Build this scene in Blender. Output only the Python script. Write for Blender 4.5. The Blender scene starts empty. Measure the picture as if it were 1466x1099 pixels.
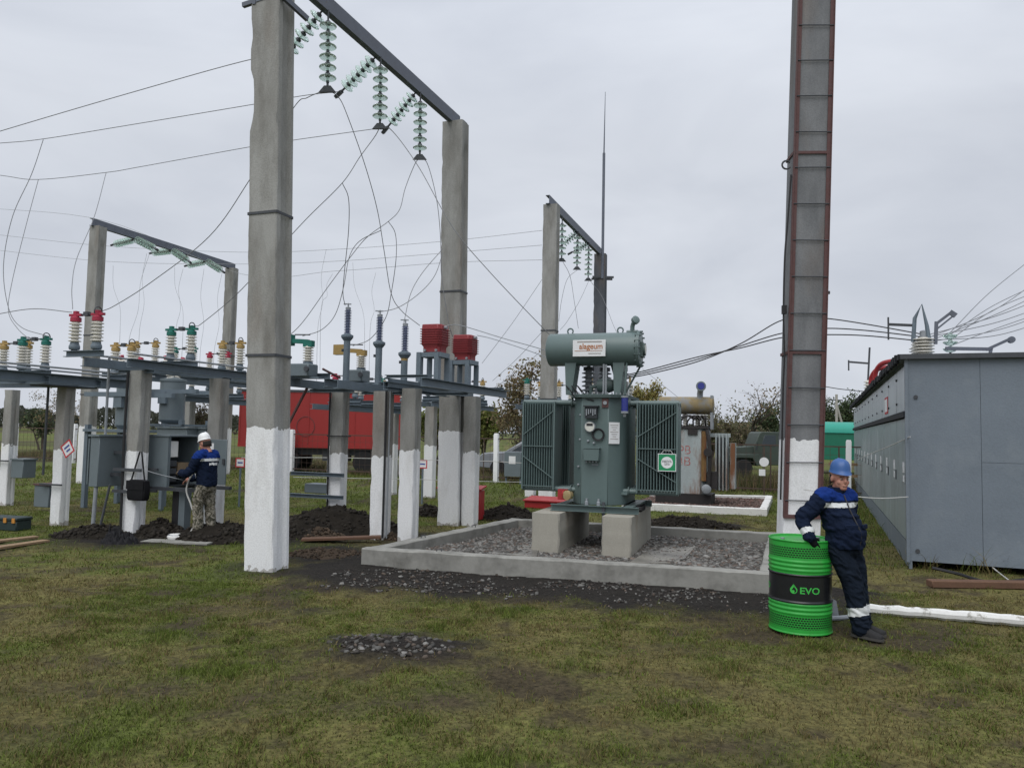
import bpy, bmesh, math, random
import numpy as np
from mathutils import Vector, Matrix, Quaternion
random.seed(7); rng = np.random.default_rng(11)
sc = bpy.context.scene
col = sc.collection
rad = math.radians
# ------------------------------------------------------------------ camera
F = 1110.0; PW, PH = 1466.0, 1099.0; CH = 1.85
PITCH, ROLL = rad(3.61), rad(1.15)
cd = bpy.data.cameras.new('camera'); cam = bpy.data.objects.new('camera', cd); col.objects.link(cam)
cd.sensor_width = 36.0; cd.lens = 36.0 * F / PW; cd.clip_start = 0.05; cd.clip_end = 3000
RM = Matrix.Rotation(rad(90) + PITCH, 3, 'X') @ Matrix.Rotation(ROLL, 3, 'Z')
cam.matrix_world = Matrix.Translation((0, 0, CH)) @ RM.to_4x4()
sc.camera = cam
CP = Vector((0, 0, CH))
def ray(px, py): return RM @ Vector(((px - PW / 2) / F, -(py - PH / 2) / F, -1))
def P(px, py, Y):            # point on the pixel's ray at depth Y
    d = ray(px, py); return CP + d * (Y / d.y)
def G(px, py, z=0.0):        # where the pixel's ray meets the ground
    d = ray(px, py); return CP + d * ((z - CH) / d.z)
# ------------------------------------------------------------------ sky, sun, exposure
SUN_EL, SUN_AZ = rad(56), rad(205)      # azimuth clockwise from +Y: behind the camera, to its left
w = bpy.data.worlds.new('World'); sc.world = w; w.use_nodes = True
nt = w.node_tree; nt.nodes.clear()
def N(t, ty, **k):
    n = t.nodes.new(ty)
    for a, b in k.items(): setattr(n, a, b)
    return n
out = N(nt, 'ShaderNodeOutputWorld'); bg = N(nt, 'ShaderNodeBackground')
sky = N(nt, 'ShaderNodeTexSky', sky_type='NISHITA', sun_disc=False, sun_elevation=SUN_EL, sun_rotation=SUN_AZ, air_density=1.0, dust_density=4.0)
sk = N(nt, 'ShaderNodeVectorMath', operation='SCALE'); sk.inputs['Scale'].default_value = 0.08
hs = N(nt, 'ShaderNodeHueSaturation'); hs.inputs['Saturation'].default_value = 0.35
tc = N(nt, 'ShaderNodeTexCoord')
mp = N(nt, 'ShaderNodeMapping'); mp.inputs['Scale'].default_value = (1.0, 1.0, 2.6)
n1 = N(nt, 'ShaderNodeTexNoise'); n1.inputs['Scale'].default_value = 2.6; n1.inputs['Detail'].default_value = 5; n1.inputs['Roughness'].default_value = .5; n1.inputs['Distortion'].default_value = .4
cr = N(nt, 'ShaderNodeValToRGB')
cr.color_ramp.elements[0].position = .34; cr.color_ramp.elements[0].color = (.61, .65, .73, 1)
cr.color_ramp.elements[1].position = .68; cr.color_ramp.elements[1].color = (.765, .805, .88, 1)
mx = N(nt, 'ShaderNodeMix', data_type='RGBA'); mx.inputs['Factor'].default_value = .12
# overcast skies brighten towards the zenith
sx = N(nt, 'ShaderNodeSeparateXYZ'); mr = N(nt, 'ShaderNodeMapRange')
mr.inputs['From Min'].default_value = 0.35; mr.inputs['From Max'].default_value = 1.0; mr.inputs['To Min'].default_value = 1.0; mr.inputs['To Max'].default_value = 1.7
ml = N(nt, 'ShaderNodeVectorMath', operation='SCALE')
L = nt.links.new
L(tc.outputs['Generated'], mp.inputs['Vector']); L(mp.outputs[0], n1.inputs['Vector']); L(n1.outputs['Fac'], cr.inputs['Fac'])
L(sky.outputs['Color'], hs.inputs['Color']); L(hs.outputs['Color'], sk.inputs[0])
L(cr.outputs['Color'], mx.inputs['A']); L(sk.outputs[0], mx.inputs['B'])
L(tc.outputs['Generated'], sx.inputs[0]); L(sx.outputs['Z'], mr.inputs['Value'])
L(mx.outputs['Result'], ml.inputs[0]); L(mr.outputs[0], ml.inputs['Scale'])
L(ml.outputs[0], bg.inputs['Color']); bg.inputs['Strength'].default_value = 1.0
L(bg.outputs[0], out.inputs['Surface'])
sd = bpy.data.lights.new('sun', 'SUN'); sd.energy = 1.7; sd.angle = rad(50); sd.color = (1, .97, .93)
sun = bpy.data.objects.new('sun', sd); col.objects.link(sun)
sdir = Vector((math.sin(SUN_AZ) * math.cos(SUN_EL), math.cos(SUN_AZ) * math.cos(SUN_EL), math.sin(SUN_EL)))
sun.rotation_euler = sdir.to_track_quat('Z', 'Y').to_euler()
sc.view_settings.view_transform = 'Standard'; sc.view_settings.look = 'None'
sc.view_settings.exposure = 0.0; sc.view_settings.gamma = 1.0; sc.view_settings.use_curve_mapping = False
sc.cycles.max_bounces = 8; sc.cycles.transmission_bounces = 8; sc.cycles.transparent_max_bounces = 16
# ------------------------------------------------------------------ materials
M = {}
def mat(name, c, rough=.6, var=.12, scale=6.0, bump=.08, metal=0.0, spec=.4, c2=None, thr=(.55, .7), s2=3.0, stretch=1.0, fine=40.0):
    """base colour with large and fine variation, optional second colour in patches (stain, rust, wear)"""
    m = bpy.data.materials.new(name); m.use_nodes = True; t = m.node_tree; b = t.nodes['Principled BSDF']; l = t.links.new
    co = N(t, 'ShaderNodeTexCoord'); ma = N(t, 'ShaderNodeMapping'); ma.inputs['Scale'].default_value = (1, 1, stretch)
    l(co.outputs['Object'], ma.inputs[0])
    a = N(t, 'ShaderNodeTexNoise'); a.inputs['Scale'].default_value = scale; a.inputs['Detail'].default_value = 6; a.inputs['Roughness'].default_value = .65
    f = N(t, 'ShaderNodeTexNoise'); f.inputs['Scale'].default_value = fine; f.inputs['Detail'].default_value = 3
    l(ma.outputs[0], a.inputs[0]); l(co.outputs['Object'], f.inputs[0])
    r = N(t, 'ShaderNodeValToRGB')
    r.color_ramp.elements[0].position = .3; r.color_ramp.elements[0].color = tuple(x * (1 - var) for x in c) + (1,)
    r.color_ramp.elements[1].position = .7; r.color_ramp.elements[1].color = tuple(min(1, x * (1 + var)) for x in c) + (1,)
    mm = N(t, 'ShaderNodeMix', data_type='FLOAT'); mm.inputs['Factor'].default_value = .35
    l(a.outputs['Fac'], mm.inputs['A']); l(f.outputs['Fac'], mm.inputs['B']); l(mm.outputs['Result'], r.inputs['Fac'])
    cur = r.outputs['Color']
    if c2 is not None:
        p = N(t, 'ShaderNodeTexNoise'); p.inputs['Scale'].default_value = s2; p.inputs['Detail'].default_value = 8; p.inputs['Roughness'].default_value = .7
        l(ma.outputs[0], p.inputs[0])
        q = N(t, 'ShaderNodeMapRange'); q.inputs['From Min'].default_value = thr[0]; q.inputs['From Max'].default_value = thr[1]
        l(p.outputs['Fac'], q.inputs['Value'])
        x = N(t, 'ShaderNodeMix', data_type='RGBA'); x.inputs['B'].default_value = tuple(c2) + (1,)
        l(q.outputs[0], x.inputs['Factor']); l(cur, x.inputs['A']); cur = x.outputs['Result']
    l(cur, b.inputs['Base Color'])
    b.inputs['Metallic'].default_value = metal; b.inputs['Specular IOR Level'].default_value = spec
    rr = N(t, 'ShaderNodeMapRange'); rr.inputs['To Min'].default_value = max(0, rough - .1); rr.inputs['To Max'].default_value = min(1, rough + .12)
    l(a.outputs['Fac'], rr.inputs['Value']); l(rr.outputs[0], b.inputs['Roughness'])
    if bump:
        bp = N(t, 'ShaderNodeBump'); bp.inputs['Strength'].default_value = bump; bp.inputs['Distance'].default_value = .02
        l(mm.outputs['Result'], bp.inputs['Height']); l(bp.outputs[0], b.inputs['Normal'])
    M[name] = m; return m
mat('steel', (.13, .165, .195), .5, .18, 5, .05, c2=(.09, .075, .06), thr=(.68, .8), s2=5)
mat('dark_steel', (.055, .06, .068), .6, .25, 6, .1)
mat('gantry_steel', (.115, .128, .16), .6, .2, 4, .08, c2=(.10, .07, .055), thr=(.62, .8), s2=4)
mat('galv', (.25, .27, .29), .45, .15, 8, .05)
mat('transformer_paint', (.105, .15, .147), .42, .08, 3, .02, spec=.5)
mat('transformer_dark', (.075, .108, .105), .5, .08, 3, .02)
mat('cabinet_paint', (.135, .165, .18), .5, .1, 3, .03, c2=(.075, .09, .09), thr=(.62, .85), s2=4)
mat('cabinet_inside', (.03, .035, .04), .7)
mat('container_paint', (.155, .185, .22), .5, .12, 1.1, .30, c2=(.195, .225, .255), thr=(.5, .75), s2=1.6)
mat('container_side', (.31, .36, .38), .32, .16, 1.6, .22, c2=(.19, .22, .24), thr=(.5, .8), s2=2.2, stretch=.25)  # side's reflected light and vertical gloss put into the colour, lighter than the end wall
mat('felt', (.02, .022, .026), .9, .3, 10, .4)
mat('concrete', (.34, .33, .30), .85, .16, 3, .25, c2=(.19, .18, .155), thr=(.52, .78), s2=2.2, stretch=.35)
mat('concrete_kerb', (.265, .262, .24), .85, .14, 3, .3, c2=(.13, .128, .115), thr=(.46, .7), s2=2.5)
mat('concrete_block', (.33, .315, .27), .85, .14, 3, .25, c2=(.22, .16, .11), thr=(.56, .8), s2=1.8, stretch=.3)
mat('wet_slab', (.21, .20, .175), .4, .2, 2, .15, c2=(.11, .105, .095), thr=(.45, .6), s2=1.2)
mat('white_paint', (.74, .75, .76), .7, .06, 4, .12, c2=(.5, .49, .46), thr=(.66, .8), s2=3)
mat('whitewash', (.66, .66, .64), .85, .1, 5, .3, c2=(.25, .24, .21), thr=(.56, .64), s2=5)
mat('red_epoxy', (.25, .036, .042), .5, .12, 6, .06)
mat('red_paint', (.33, .025, .028), .45, .12, 2, .05, c2=(.28, .03, .03), thr=(.55, .8), s2=2)
mat('trailer_red', (.29, .026, .024), .4, .1, 1.2, .04, c2=(.27, .03, .028), thr=(.5, .8), s2=.8, stretch=.3)
mat('rust_red', (.105, .052, .05), .75, .25, 6, .2, c2=(.09, .06, .06), thr=(.5, .7), s2=6)
mat('porcelain', (.62, .60, .54), .25, .08, 8, .0, spec=.5)
mat('cap_red', (.33, .025, .055), .55); mat('cap_green', (.012, .135, .105), .55); mat('cap_yellow', (.34, .23, .08), .55)
mat('arrester_blue', (.15, .18, .28), .45, .08)
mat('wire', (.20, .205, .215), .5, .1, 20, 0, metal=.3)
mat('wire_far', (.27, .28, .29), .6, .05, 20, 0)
mat('cable_black', (.018, .018, .02), .6, .1, 20, 0)
mat('rope_white', (.5, .5, .48), .9)
mat('soil', (.019, .0165, .0135), .95, .4, 7, .8, spec=.08, fine=60)
mat('soil_brown', (.055, .041, .03), .95, .3, 6, .8, spec=.08, fine=60)
mat('stone', (.20, .195, .19), .8, .35, 9, .3, c2=(.10, .085, .075), thr=(.5, .6), s2=4)
mat('stone_pale', (.33, .325, .315), .8, .35, 9, .3, c2=(.17, .14, .12), thr=(.55, .62), s2=4)
mat('wood', (.25, .17, .10), .8, .25, 4, .3, stretch=1)
mat('wood_red', (.12, .065, .04), .8, .25, 4, .3)
mat('green_drum', (.026, .33, .045), .36, .14, 3, .03, spec=.5, c2=(.06, .19, .05), thr=(.56, .76), s2=5)
mat('drum_black', (.012, .013, .015), .3, .1, 6, .02, spec=.5)
mat('logo_green', (.05, .45, .07), .5)
mat('navy', (.009, .015, .034), .9, .3, 9, .4, spec=.08, fine=90)
mat('navy_trouser', (.010, .015, .025), .9, .3, 9, .4, spec=.08, fine=90)
mat('royal', (.008, .028, .15), .9, .2, 9, .3, spec=.1)
mat('reflective', (.58, .6, .6), .45, .08, 20, .1)
mat('helmet_blue', (.022, .085, .26), .42, .06, 4, .02, spec=.5)
mat('helmet_white', (.75, .76, .76), .35, .04)
mat('skin', (.40, .20, .145), .55, .1, 20, .1, c2=(.42, .13, .10), thr=(.5, .75), s2=14)
mat('glove', (.010, .011, .014), .9, .3, 30, .3, spec=.1)
mat('glove_tan', (.26, .19, .12), .9, .2, 30, .3)
mat('shoe', (.014, .014, .015), .75, .3, 20, .3); mat('sole', (.06, .057, .053), .85)
mat('hair', (.02, .016, .013), .9)
mat('bag_black', (.008, .008, .010), .6, .3, 12, .4, spec=.2)
mat('plastic_white', (.72, .72, .70), .4); mat('paper', (.72, .73, .74), .8, .04)
mat('sign_red', (.5, .04, .05), .6); mat('sign_green', (.015, .25, .10), .5); mat('ink', (.03, .03, .035), .7); mat('ink_blue', (.05, .08, .3), .7)
mat('ink_orange', (.42, .16, .06), .6); mat('ink_grey', (.3, .27, .25), .7)
mat('brass', (.5, .38, .2), .35, .1, metal=.6); mat('silica_blue', (.03, .04, .22), .2)
mat('gauge_face', (.6, .6, .55), .4)
mat('old_tank', (.34, .385, .39), .7, .25, 3, .2, c2=(.17, .075, .035), thr=(.48, .62), s2=1.6, stretch=.25)
mat('old_yellow', (.22, .17, .085), .75, .3, 4, .2, c2=(.20, .20, .19), thr=(.45, .58), s2=2.6)
mat('grime', (.025, .022, .022), .6, .3, 5, .3)
mat('fence_brown', (.075, .05, .04), .8, .2, 6, .1)
mat('car_grey', (.20, .215, .235), .3, .05, 2, 0, spec=.6); mat('car_white', (.66, .67, .68), .3)
mat('car_glass', (.05, .06, .07), .08, .05, 2, 0, spec=.8)
mat('tyre', (.015, .015, .016), .85); mat('rim', (.3, .3, .31), .4)
mat('jeep_green', (.045, .06, .05), .5, .15, 2, .05)
mat('teal', (.02, .27, .20), .5, .08); mat('dark_teal', (.012, .14, .085), .5, .1)
mat('bark', (.075, .062, .05), .9, .3, 8, .4)
mat('toolbox', (.02, .035, .035), .6); mat('orange', (.5, .22, .04), .6)
# --- painted column: white below paint_h (object property), bare concrete above, with drips at the edge
def painted_column():
    m = bpy.data.materials.new('painted_concrete'); m.use_nodes = True; t = m.node_tree; b = t.nodes['Principled BSDF']; l = t.links.new
    co = N(t, 'ShaderNodeTexCoord'); ma = N(t, 'ShaderNodeMapping'); ma.inputs['Scale'].default_value = (1, 1, .3)
    oi = N(t, 'ShaderNodeObjectInfo'); ad = N(t, 'ShaderNodeVectorMath', operation='ADD'); sc1 = N(t, 'ShaderNodeMath', operation='MULTIPLY'); sc1.inputs[1].default_value = 40
    l(oi.outputs['Random'], sc1.inputs[0]); l(co.outputs['Object'], ad.inputs[0]); l(sc1.outputs[0], ad.inputs[1]); l(ad.outputs[0], ma.inputs[0])
    a = N(t, 'ShaderNodeTexNoise'); a.inputs['Scale'].default_value = 3; a.inputs['Detail'].default_value = 8; a.inputs['Roughness'].default_value = .65
    l(ma.outputs[0], a.inputs[0])
    r = N(t, 'ShaderNodeValToRGB'); e = r.color_ramp.elements
    e[0].position = .3; e[0].color = (.185, .18, .165, 1); e[1].position = .62; e[1].color = (.325, .325, .31, 1)
    l(a.outputs['Fac'], r.inputs['Fac'])
    f = N(t, 'ShaderNodeTexNoise'); f.inputs['Scale'].default_value = 55; f.inputs['Detail'].default_value = 4; l(ad.outputs[0], f.inputs[0])
    # rusty-brown stain patches
    s = N(t, 'ShaderNodeTexNoise'); s.inputs['Scale'].default_value = 1.3; s.inputs['Detail'].default_value = 6; l(ma.outputs[0], s.inputs[0])
    sr = N(t, 'ShaderNodeMapRange'); sr.inputs['From Min'].default_value = .56; sr.inputs['From Max'].default_value = .76; sr.inputs['To Max'].default_value = .55; l(s.outputs['Fac'], sr.inputs['Value'])
    x0 = N(t, 'ShaderNodeMix', data_type='RGBA'); x0.inputs['B'].default_value = (.21, .16, .12, 1); l(sr.outputs[0], x0.inputs['Factor']); l(r.outputs['Color'], x0.inputs['A'])
    # paint line
    at = N(t, 'ShaderNodeAttribute', attribute_type='OBJECT', attribute_name='paint_h')
    sp = N(t, 'ShaderNodeSeparateXYZ'); l(co.outputs['Object'], sp.inputs[0])
    dn = N(t, 'ShaderNodeTexNoise'); dn.inputs['Scale'].default_value = 9; dn.inputs['Detail'].default_value = 2; l(ad.outputs[0], dn.inputs[0])
    d1 = N(t, 'ShaderNodeMath', operation='MULTIPLY_ADD'); d1.inputs[1].default_value = .22; d1.inputs[2].default_value = -.11; l(dn.outputs['Fac'], d1.inputs[0])
    d2 = N(t, 'ShaderNodeMath', operation='ADD'); l(sp.outputs['Z'], d2.inputs[0]); l(d1.outputs[0], d2.inputs[1])
    lt = N(t, 'ShaderNodeMath', operation='LESS_THAN'); l(d2.outputs[0], lt.inputs[0]); l(at.outputs['Fac'], lt.inputs[1])
    pw = N(t, 'ShaderNodeValToRGB'); pe = pw.color_ramp.elements
    pe[0].position = .25; pe[0].color = (.60, .60, .59, 1); pe[1].position = .5; pe[1].color = (.76, .77, .78, 1); l(a.outputs['Fac'], pw.inputs['Fac'])
    # splashed dirt close to the soil
    gd = N(t, 'ShaderNodeMath', operation='MULTIPLY_ADD'); gd.inputs[1].default_value = .35; gd.inputs[2].default_value = -.14; l(dn.outputs['Fac'], gd.inputs[0])
    g2 = N(t, 'ShaderNodeMath', operation='LESS_THAN'); l(sp.outputs['Z'], g2.inputs[0]); l(gd.outputs[0], g2.inputs[1])
    g3 = N(t, 'ShaderNodeMath', operation='MULTIPLY'); g3.inputs[1].default_value = .55; l(g2.outputs[0], g3.inputs[0])
    px = N(t, 'ShaderNodeMix', data_type='RGBA'); px.inputs['B'].default_value = (.16, .13, .09, 1); l(g3.outputs[0], px.inputs['Factor']); l(pw.outputs['Color'], px.inputs['A'])
    x = N(t, 'ShaderNodeMix', data_type='RGBA'); l(lt.outputs[0], x.inputs['Factor']); l(x0.outputs['Result'], x.inputs['A']); l(px.outputs['Result'], x.inputs['B'])
    pf = N(t, 'ShaderNodeMapRange'); pf.inputs['From Min'].default_value = .35; pf.inputs['From Max'].default_value = .6; pf.inputs['To Min'].default_value = .90; pf.inputs['To Max'].default_value = 1.03; l(f.outputs['Fac'], pf.inputs['Value']); pv = N(t, 'ShaderNodeVectorMath', operation='SCALE'); l(x.outputs['Result'], pv.inputs[0]); l(pf.outputs[0], pv.inputs['Scale'])
    l(pv.outputs[0], b.inputs['Base Color']); b.inputs['Roughness'].default_value = .85; b.inputs['Specular IOR Level'].default_value = .25
    bm_ = N(t, 'ShaderNodeMath', operation='MULTIPLY_ADD'); bm_.inputs[1].default_value = .5; l(f.outputs['Fac'], bm_.inputs[0]); l(a.outputs['Fac'], bm_.inputs[2])
    bp = N(t, 'ShaderNodeBump'); bp.inputs['Strength'].default_value = .3; bp.inputs['Distance'].default_value = .02; l(bm_.outputs[0], bp.inputs['Height']); l(bp.outputs[0], b.inputs['Normal'])
    M['column'] = m
painted_column()
md = M['column'].copy(); md.name = 'dark_column'; M['column_dark'] = md
for n_ in md.node_tree.nodes:
    if n_.type == 'VALTORGB' and n_.color_ramp.elements[0].color[0] < .3: n_.color_ramp.elements[0].color = (.06, .066, .076, 1); n_.color_ramp.elements[1].color = (.105, .113, .128, 1)
md = M['column'].copy(); md.name = 'grey_column'; M['column_mid'] = md
for n_ in md.node_tree.nodes:
    if n_.type == 'VALTORGB' and n_.color_ramp.elements[0].color[0] < .3: n_.color_ramp.elements[0].color = (.125, .13, .138, 1); n_.color_ramp.elements[1].color = (.20, .206, .214, 1)
def attr_mat(name, rough=.9, var=.35, scale=30, bump=.0, transl=0.0, bscale=None):
    m = bpy.data.materials.new(name); m.use_nodes = True; t = m.node_tree; b = t.nodes['Principled BSDF']; l = t.links.new
    a = N(t, 'ShaderNodeAttribute', attribute_name='col'); co = N(t, 'ShaderNodeTexCoord')
    n = N(t, 'ShaderNodeTexNoise'); n.inputs['Scale'].default_value = scale; n.inputs['Detail'].default_value = 5; n.inputs['Roughness'].default_value = .7; l(co.outputs['Object'], n.inputs[0])
    r = N(t, 'ShaderNodeMapRange'); r.inputs['From Min'].default_value = .3; r.inputs['From Max'].default_value = .7; r.inputs['To Min'].default_value = 1 - var; r.inputs['To Max'].default_value = 1 + var; l(n.outputs['Fac'], r.inputs['Value'])
    s = N(t, 'ShaderNodeVectorMath', operation='SCALE'); l(a.outputs['Color'], s.inputs[0]); l(r.outputs[0], s.inputs['Scale'])
    l(s.outputs[0], b.inputs['Base Color']); b.inputs['Roughness'].default_value = rough; b.inputs['Specular IOR Level'].default_value = .2
    if bump:
        bp = N(t, 'ShaderNodeBump'); bp.inputs['Strength'].default_value = bump; bp.inputs['Distance'].default_value = .03; l(n.outputs['Fac'], bp.inputs['Height']); l(bp.outputs[0], b.inputs['Normal'])
    if transl:
        o = t.nodes['Material Output']; tr = N(t, 'ShaderNodeBsdfTranslucent'); ms = N(t, 'ShaderNodeMixShader'); ms.inputs[0].default_value = transl
        l(s.outputs[0], tr.inputs['Color']); l(b.outputs[0], ms.inputs[1]); l(tr.outputs[0], ms.inputs[2]); l(ms.outputs[0], o.inputs['Surface'])
    M[name] = m
attr_mat('ground', .95, .65, 22, 1.0); attr_mat('rock', .85, .3, 14, .3); attr_mat('blade', .8, .15, 3, 0, .3); attr_mat('leaf', .7, .2, 3, 0, .35)
m = bpy.data.materials.new('glass_insulator'); m.use_nodes = True; b = m.node_tree.nodes['Principled BSDF']
b.inputs['Base Color'].default_value = (.74, .87, .81, 1); b.inputs['Roughness'].default_value = .12; b.inputs['Transmission Weight'].default_value = .75; b.inputs['IOR'].default_value = 1.3; M['glass'] = m
m = mat('camo', (.12, .11, .085), .9, .1, 6, .3); t = m.node_tree
vo = N(t, 'ShaderNodeTexNoise'); vo.inputs['Scale'].default_value = 13; vo.inputs['Detail'].default_value = 2; vo.inputs['Distortion'].default_value = 1.0
co = N(t, 'ShaderNodeTexCoord'); t.links.new(co.outputs['Object'], vo.inputs[0]); r = N(t, 'ShaderNodeValToRGB'); r.color_ramp.interpolation = 'CONSTANT'
e = r.color_ramp.elements; e[0].position = 0; e[0].color = (.05, .05, .035, 1); e[1].position = .42; e[1].color = (.15, .135, .10, 1)
q = e.new(.52); q.color = (.27, .25, .21, 1); q = e.new(.6); q.color = (.085, .08, .06, 1)
t.links.new(vo.outputs['Fac'], r.inputs['Fac']); t.links.new(r.outputs['Color'], t.nodes['Principled BSDF'].inputs['Base Color'])
# printed tyre-tread band on the drum: black marks on green, laid out by angle and height
m = mat('tread_band', (.026, .33, .045), .3, .05, 4, .02); t = m.node_tree; l = t.links.new
co = N(t, 'ShaderNodeTexCoord'); sp = N(t, 'ShaderNodeSeparateXYZ'); l(co.outputs['Object'], sp.inputs[0])
an = N(t, 'ShaderNodeMath', operation='ARCTAN2'); l(sp.outputs['Y'], an.inputs[0]); l(sp.outputs['X'], an.inputs[1])
cb = N(t, 'ShaderNodeCombineXYZ'); l(an.outputs[0], cb.inputs['X']); l(sp.outputs['Z'], cb.inputs['Y'])
mpn = N(t, 'ShaderNodeMapping'); mpn.inputs['Scale'].default_value = (.29, 1, 1); l(cb.outputs[0], mpn.inputs[0])
br = N(t, 'ShaderNodeTexBrick'); br.inputs['Scale'].default_value = 1; br.inputs['Brick Width'].default_value = .026; br.inputs['Row Height'].default_value = .021; br.inputs['Mortar Size'].default_value = .0034; br.inputs['Mortar Smooth'].default_value = 0
br.inputs['Color1'].default_value = (.012, .013, .014, 1); br.inputs['Color2'].default_value = (.012, .013, .014, 1); br.inputs['Mortar'].default_value = (.026, .33, .045, 1)
l(mpn.outputs[0], br.inputs['Vector']); l(br.outputs['Color'], t.nodes['Principled BSDF'].inputs['Base Color'])
# ------------------------------------------------------------------ mesh helpers
class MB:
    def __init__(s): s.v = []; s.f = []; s.mi = []; s.cur = 0
    def add(s, vs, fs):
        o = len(s.v); s.v.extend([tuple(a) for a in vs]); s.f.extend([tuple(i + o for i in q) for q in fs]); s.mi.extend([s.cur] * len(fs)); return s
    def bx(s, x0, x1, y0, y1, z0, z1):
        return s.add([(x0,y0,z0),(x1,y0,z0),(x1,y1,z0),(x0,y1,z0),(x0,y0,z1),(x1,y0,z1),(x1,y1,z1),(x0,y1,z1)],
                     [(0,3,2,1),(4,5,6,7),(0,1,5,4),(1,2,6,5),(2,3,7,6),(3,0,4,7)])
    def obox(s, c, ax, ay, az):       # oriented box: centre and three half-axis vectors
        c, ax, ay, az = Vector(c), Vector(ax), Vector(ay), Vector(az)
        vs = [c + ax*i + ay*j + az*k for k in (-1,1) for i, j in ((-1,-1),(1,-1),(1,1),(-1,1))]
        return s.add(vs, [(0,3,2,1),(4,5,6,7),(0,1,5,4),(1,2,6,5),(2,3,7,6),(3,0,4,7)])
    def bar(s, a, b, w_, h, up=(0,0,1)):
        a, b = Vector(a), Vector(b); d = (b - a); L_ = d.length; d = d / L_; up = Vector(up)
        if abs(d.dot(up)) > .98: up = Vector((0, 1, 0))
        x = d.cross(up).normalized(); z = x.cross(d)
        return s.obox((a + b) / 2, d * L_/2, x * w_/2, z * h/2)
    def tube(s, pts, r, n=8, cap=True):
        pts = [Vector(p) for p in pts]; k = len(pts); rs = list(r) if hasattr(r, '__len__') else [r] * k
        t = (pts[1] - pts[0]).normalized(); x = t.orthogonal().normalized(); vs = []
        for i, p in enumerate(pts):
            t2 = (pts[min(i+1, k-1)] - pts[max(i-1, 0)])
            t2 = t2.normalized() if t2.length > 1e-9 else t
            x = (x - t2 * x.dot(t2)); x = x.normalized() if x.length > 1e-6 else t2.orthogonal().normalized()
            y = t2.cross(x); t = t2
            for j in range(n):
                a = 2*math.pi*j/n; vs.append(p + (x*math.cos(a) + y*math.sin(a)) * rs[i])
        fs = [(i*n+j, i*n+(j+1)%n, (i+1)*n+(j+1)%n, (i+1)*n+j) for i in range(k-1) for j in range(n)]
        if cap: fs += [tuple(reversed(range(n))), tuple(range((k-1)*n, k*n))]
        return s.add(vs, fs)
    def lathe(s, prof, c=(0,0,0), axis=(0,0,1), n=16, cap=True):
        q = Vector((0,0,1)).rotation_difference(Vector(axis).normalized()); c = Vector(c); vs = []
        for r, z in prof:
            for j in range(n):
                a = 2*math.pi*j/n; vs.append(c + q @ Vector((r*math.cos(a), r*math.sin(a), z)))
        k = len(prof); fs = [(i*n+j, i*n+(j+1)%n, (i+1)*n+(j+1)%n, (i+1)*n+j) for i in range(k-1) for j in range(n)]
        if cap: fs += [tuple(reversed(range(n))), tuple(range((k-1)*n, k*n))]
        return s.add(vs, fs)
    def prism(s, poly, a, b):        # poly: list of 3D points, extruded by vector b-a
        d = Vector(b) - Vector(a); n = len(poly); p0 = [Vector(p) for p in poly]; p1 = [p + d for p in p0]
        return s.add(p0 + p1, [tuple(reversed(range(n))), tuple(range(n, 2*n))] + [(i, (i+1)%n, n+(i+1)%n, n+i) for i in range(n)])
    def ball(s, c, r, n=10, k=7, q=None):
        r = r if hasattr(r, '__len__') else (r, r, r); c = Vector(c); vs = []; q = q or Quaternion()
        vs.append(c + q @ Vector((0,0,-r[2])))
        for i in range(1, k):
            ph = -math.pi/2 + math.pi*i/k
            for j in range(n):
                a = 2*math.pi*j/n; vs.append(c + q @ Vector((r[0]*math.cos(ph)*math.cos(a), r[1]*math.cos(ph)*math.sin(a), r[2]*math.sin(ph))))
        vs.append(c + q @ Vector((0,0,r[2]))); fs = [(0, 1+(j+1)%n, 1+j) for j in range(n)]
        for i in range(k-2):
            fs += [(1+i*n+j, 1+i*n+(j+1)%n, 1+(i+1)*n+(j+1)%n, 1+(i+1)*n+j) for j in range(n)]
        e = len(vs)-1; o = 1+(k-2)*n; fs += [(o+j, o+(j+1)%n, e) for j in range(n)]
        return s.add(vs, fs)
    def loft(s, rings):
        n = len(rings[0]); vs = [p for r in rings for p in r]; k = len(rings)
        return s.add(vs, [(i*n+j, i*n+(j+1)%n, (i+1)*n+(j+1)%n, (i+1)*n+j) for i in range(k-1) for j in range(n)] + [tuple(reversed(range(n))), tuple(range((k-1)*n, k*n))])
    def mesh(s, name, mats, smooth=True, ang=35):
        me = bpy.data.meshes.new(name); me.from_pydata(s.v, [], s.f)
        for m_ in (mats if isinstance(mats, (list, tuple)) else [mats]): me.materials.append(M[m_])
        if any(s.mi): me.polygons.foreach_set('material_index', s.mi)
        if smooth:
            me.polygons.foreach_set('use_smooth', [True]*len(s.f)); me.set_sharp_from_angle(angle=rad(ang))
        me.update(); return me
    def build(s, name, mats, parent=None, loc=None, smooth=True, bevel=0, ang=35):
        return obj(name, s.mesh(name, mats, smooth, ang), parent, loc, bevel)
def obj(name, me, parent=None, loc=None, bevel=0):
    o = bpy.data.objects.new(name, me); col.objects.link(o)
    if parent: o.parent = parent
    if loc is not None: o.location = loc
    if bevel:
        b_ = o.modifiers.new('bevel', 'BEVEL'); b_.width = bevel; b_.segments = 1; b_.limit_method = 'ANGLE'; b_.angle_limit = rad(40)
    return o
def tag(o, label=None, cat=None, group=None, kind=None):
    if label: o['label'] = label
    if cat: o['category'] = cat
    if group: o['group'] = group
    if kind: o['kind'] = kind
    return o
def thing(name, label, cat, loc=(0,0,0), rz=0.0, group=None):
    o = bpy.data.objects.new(name, None); col.objects.link(o); o.location = loc; o.rotation_euler = (0,0,rz); o.empty_display_size = .1
    return tag(o, label, cat, group)
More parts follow.
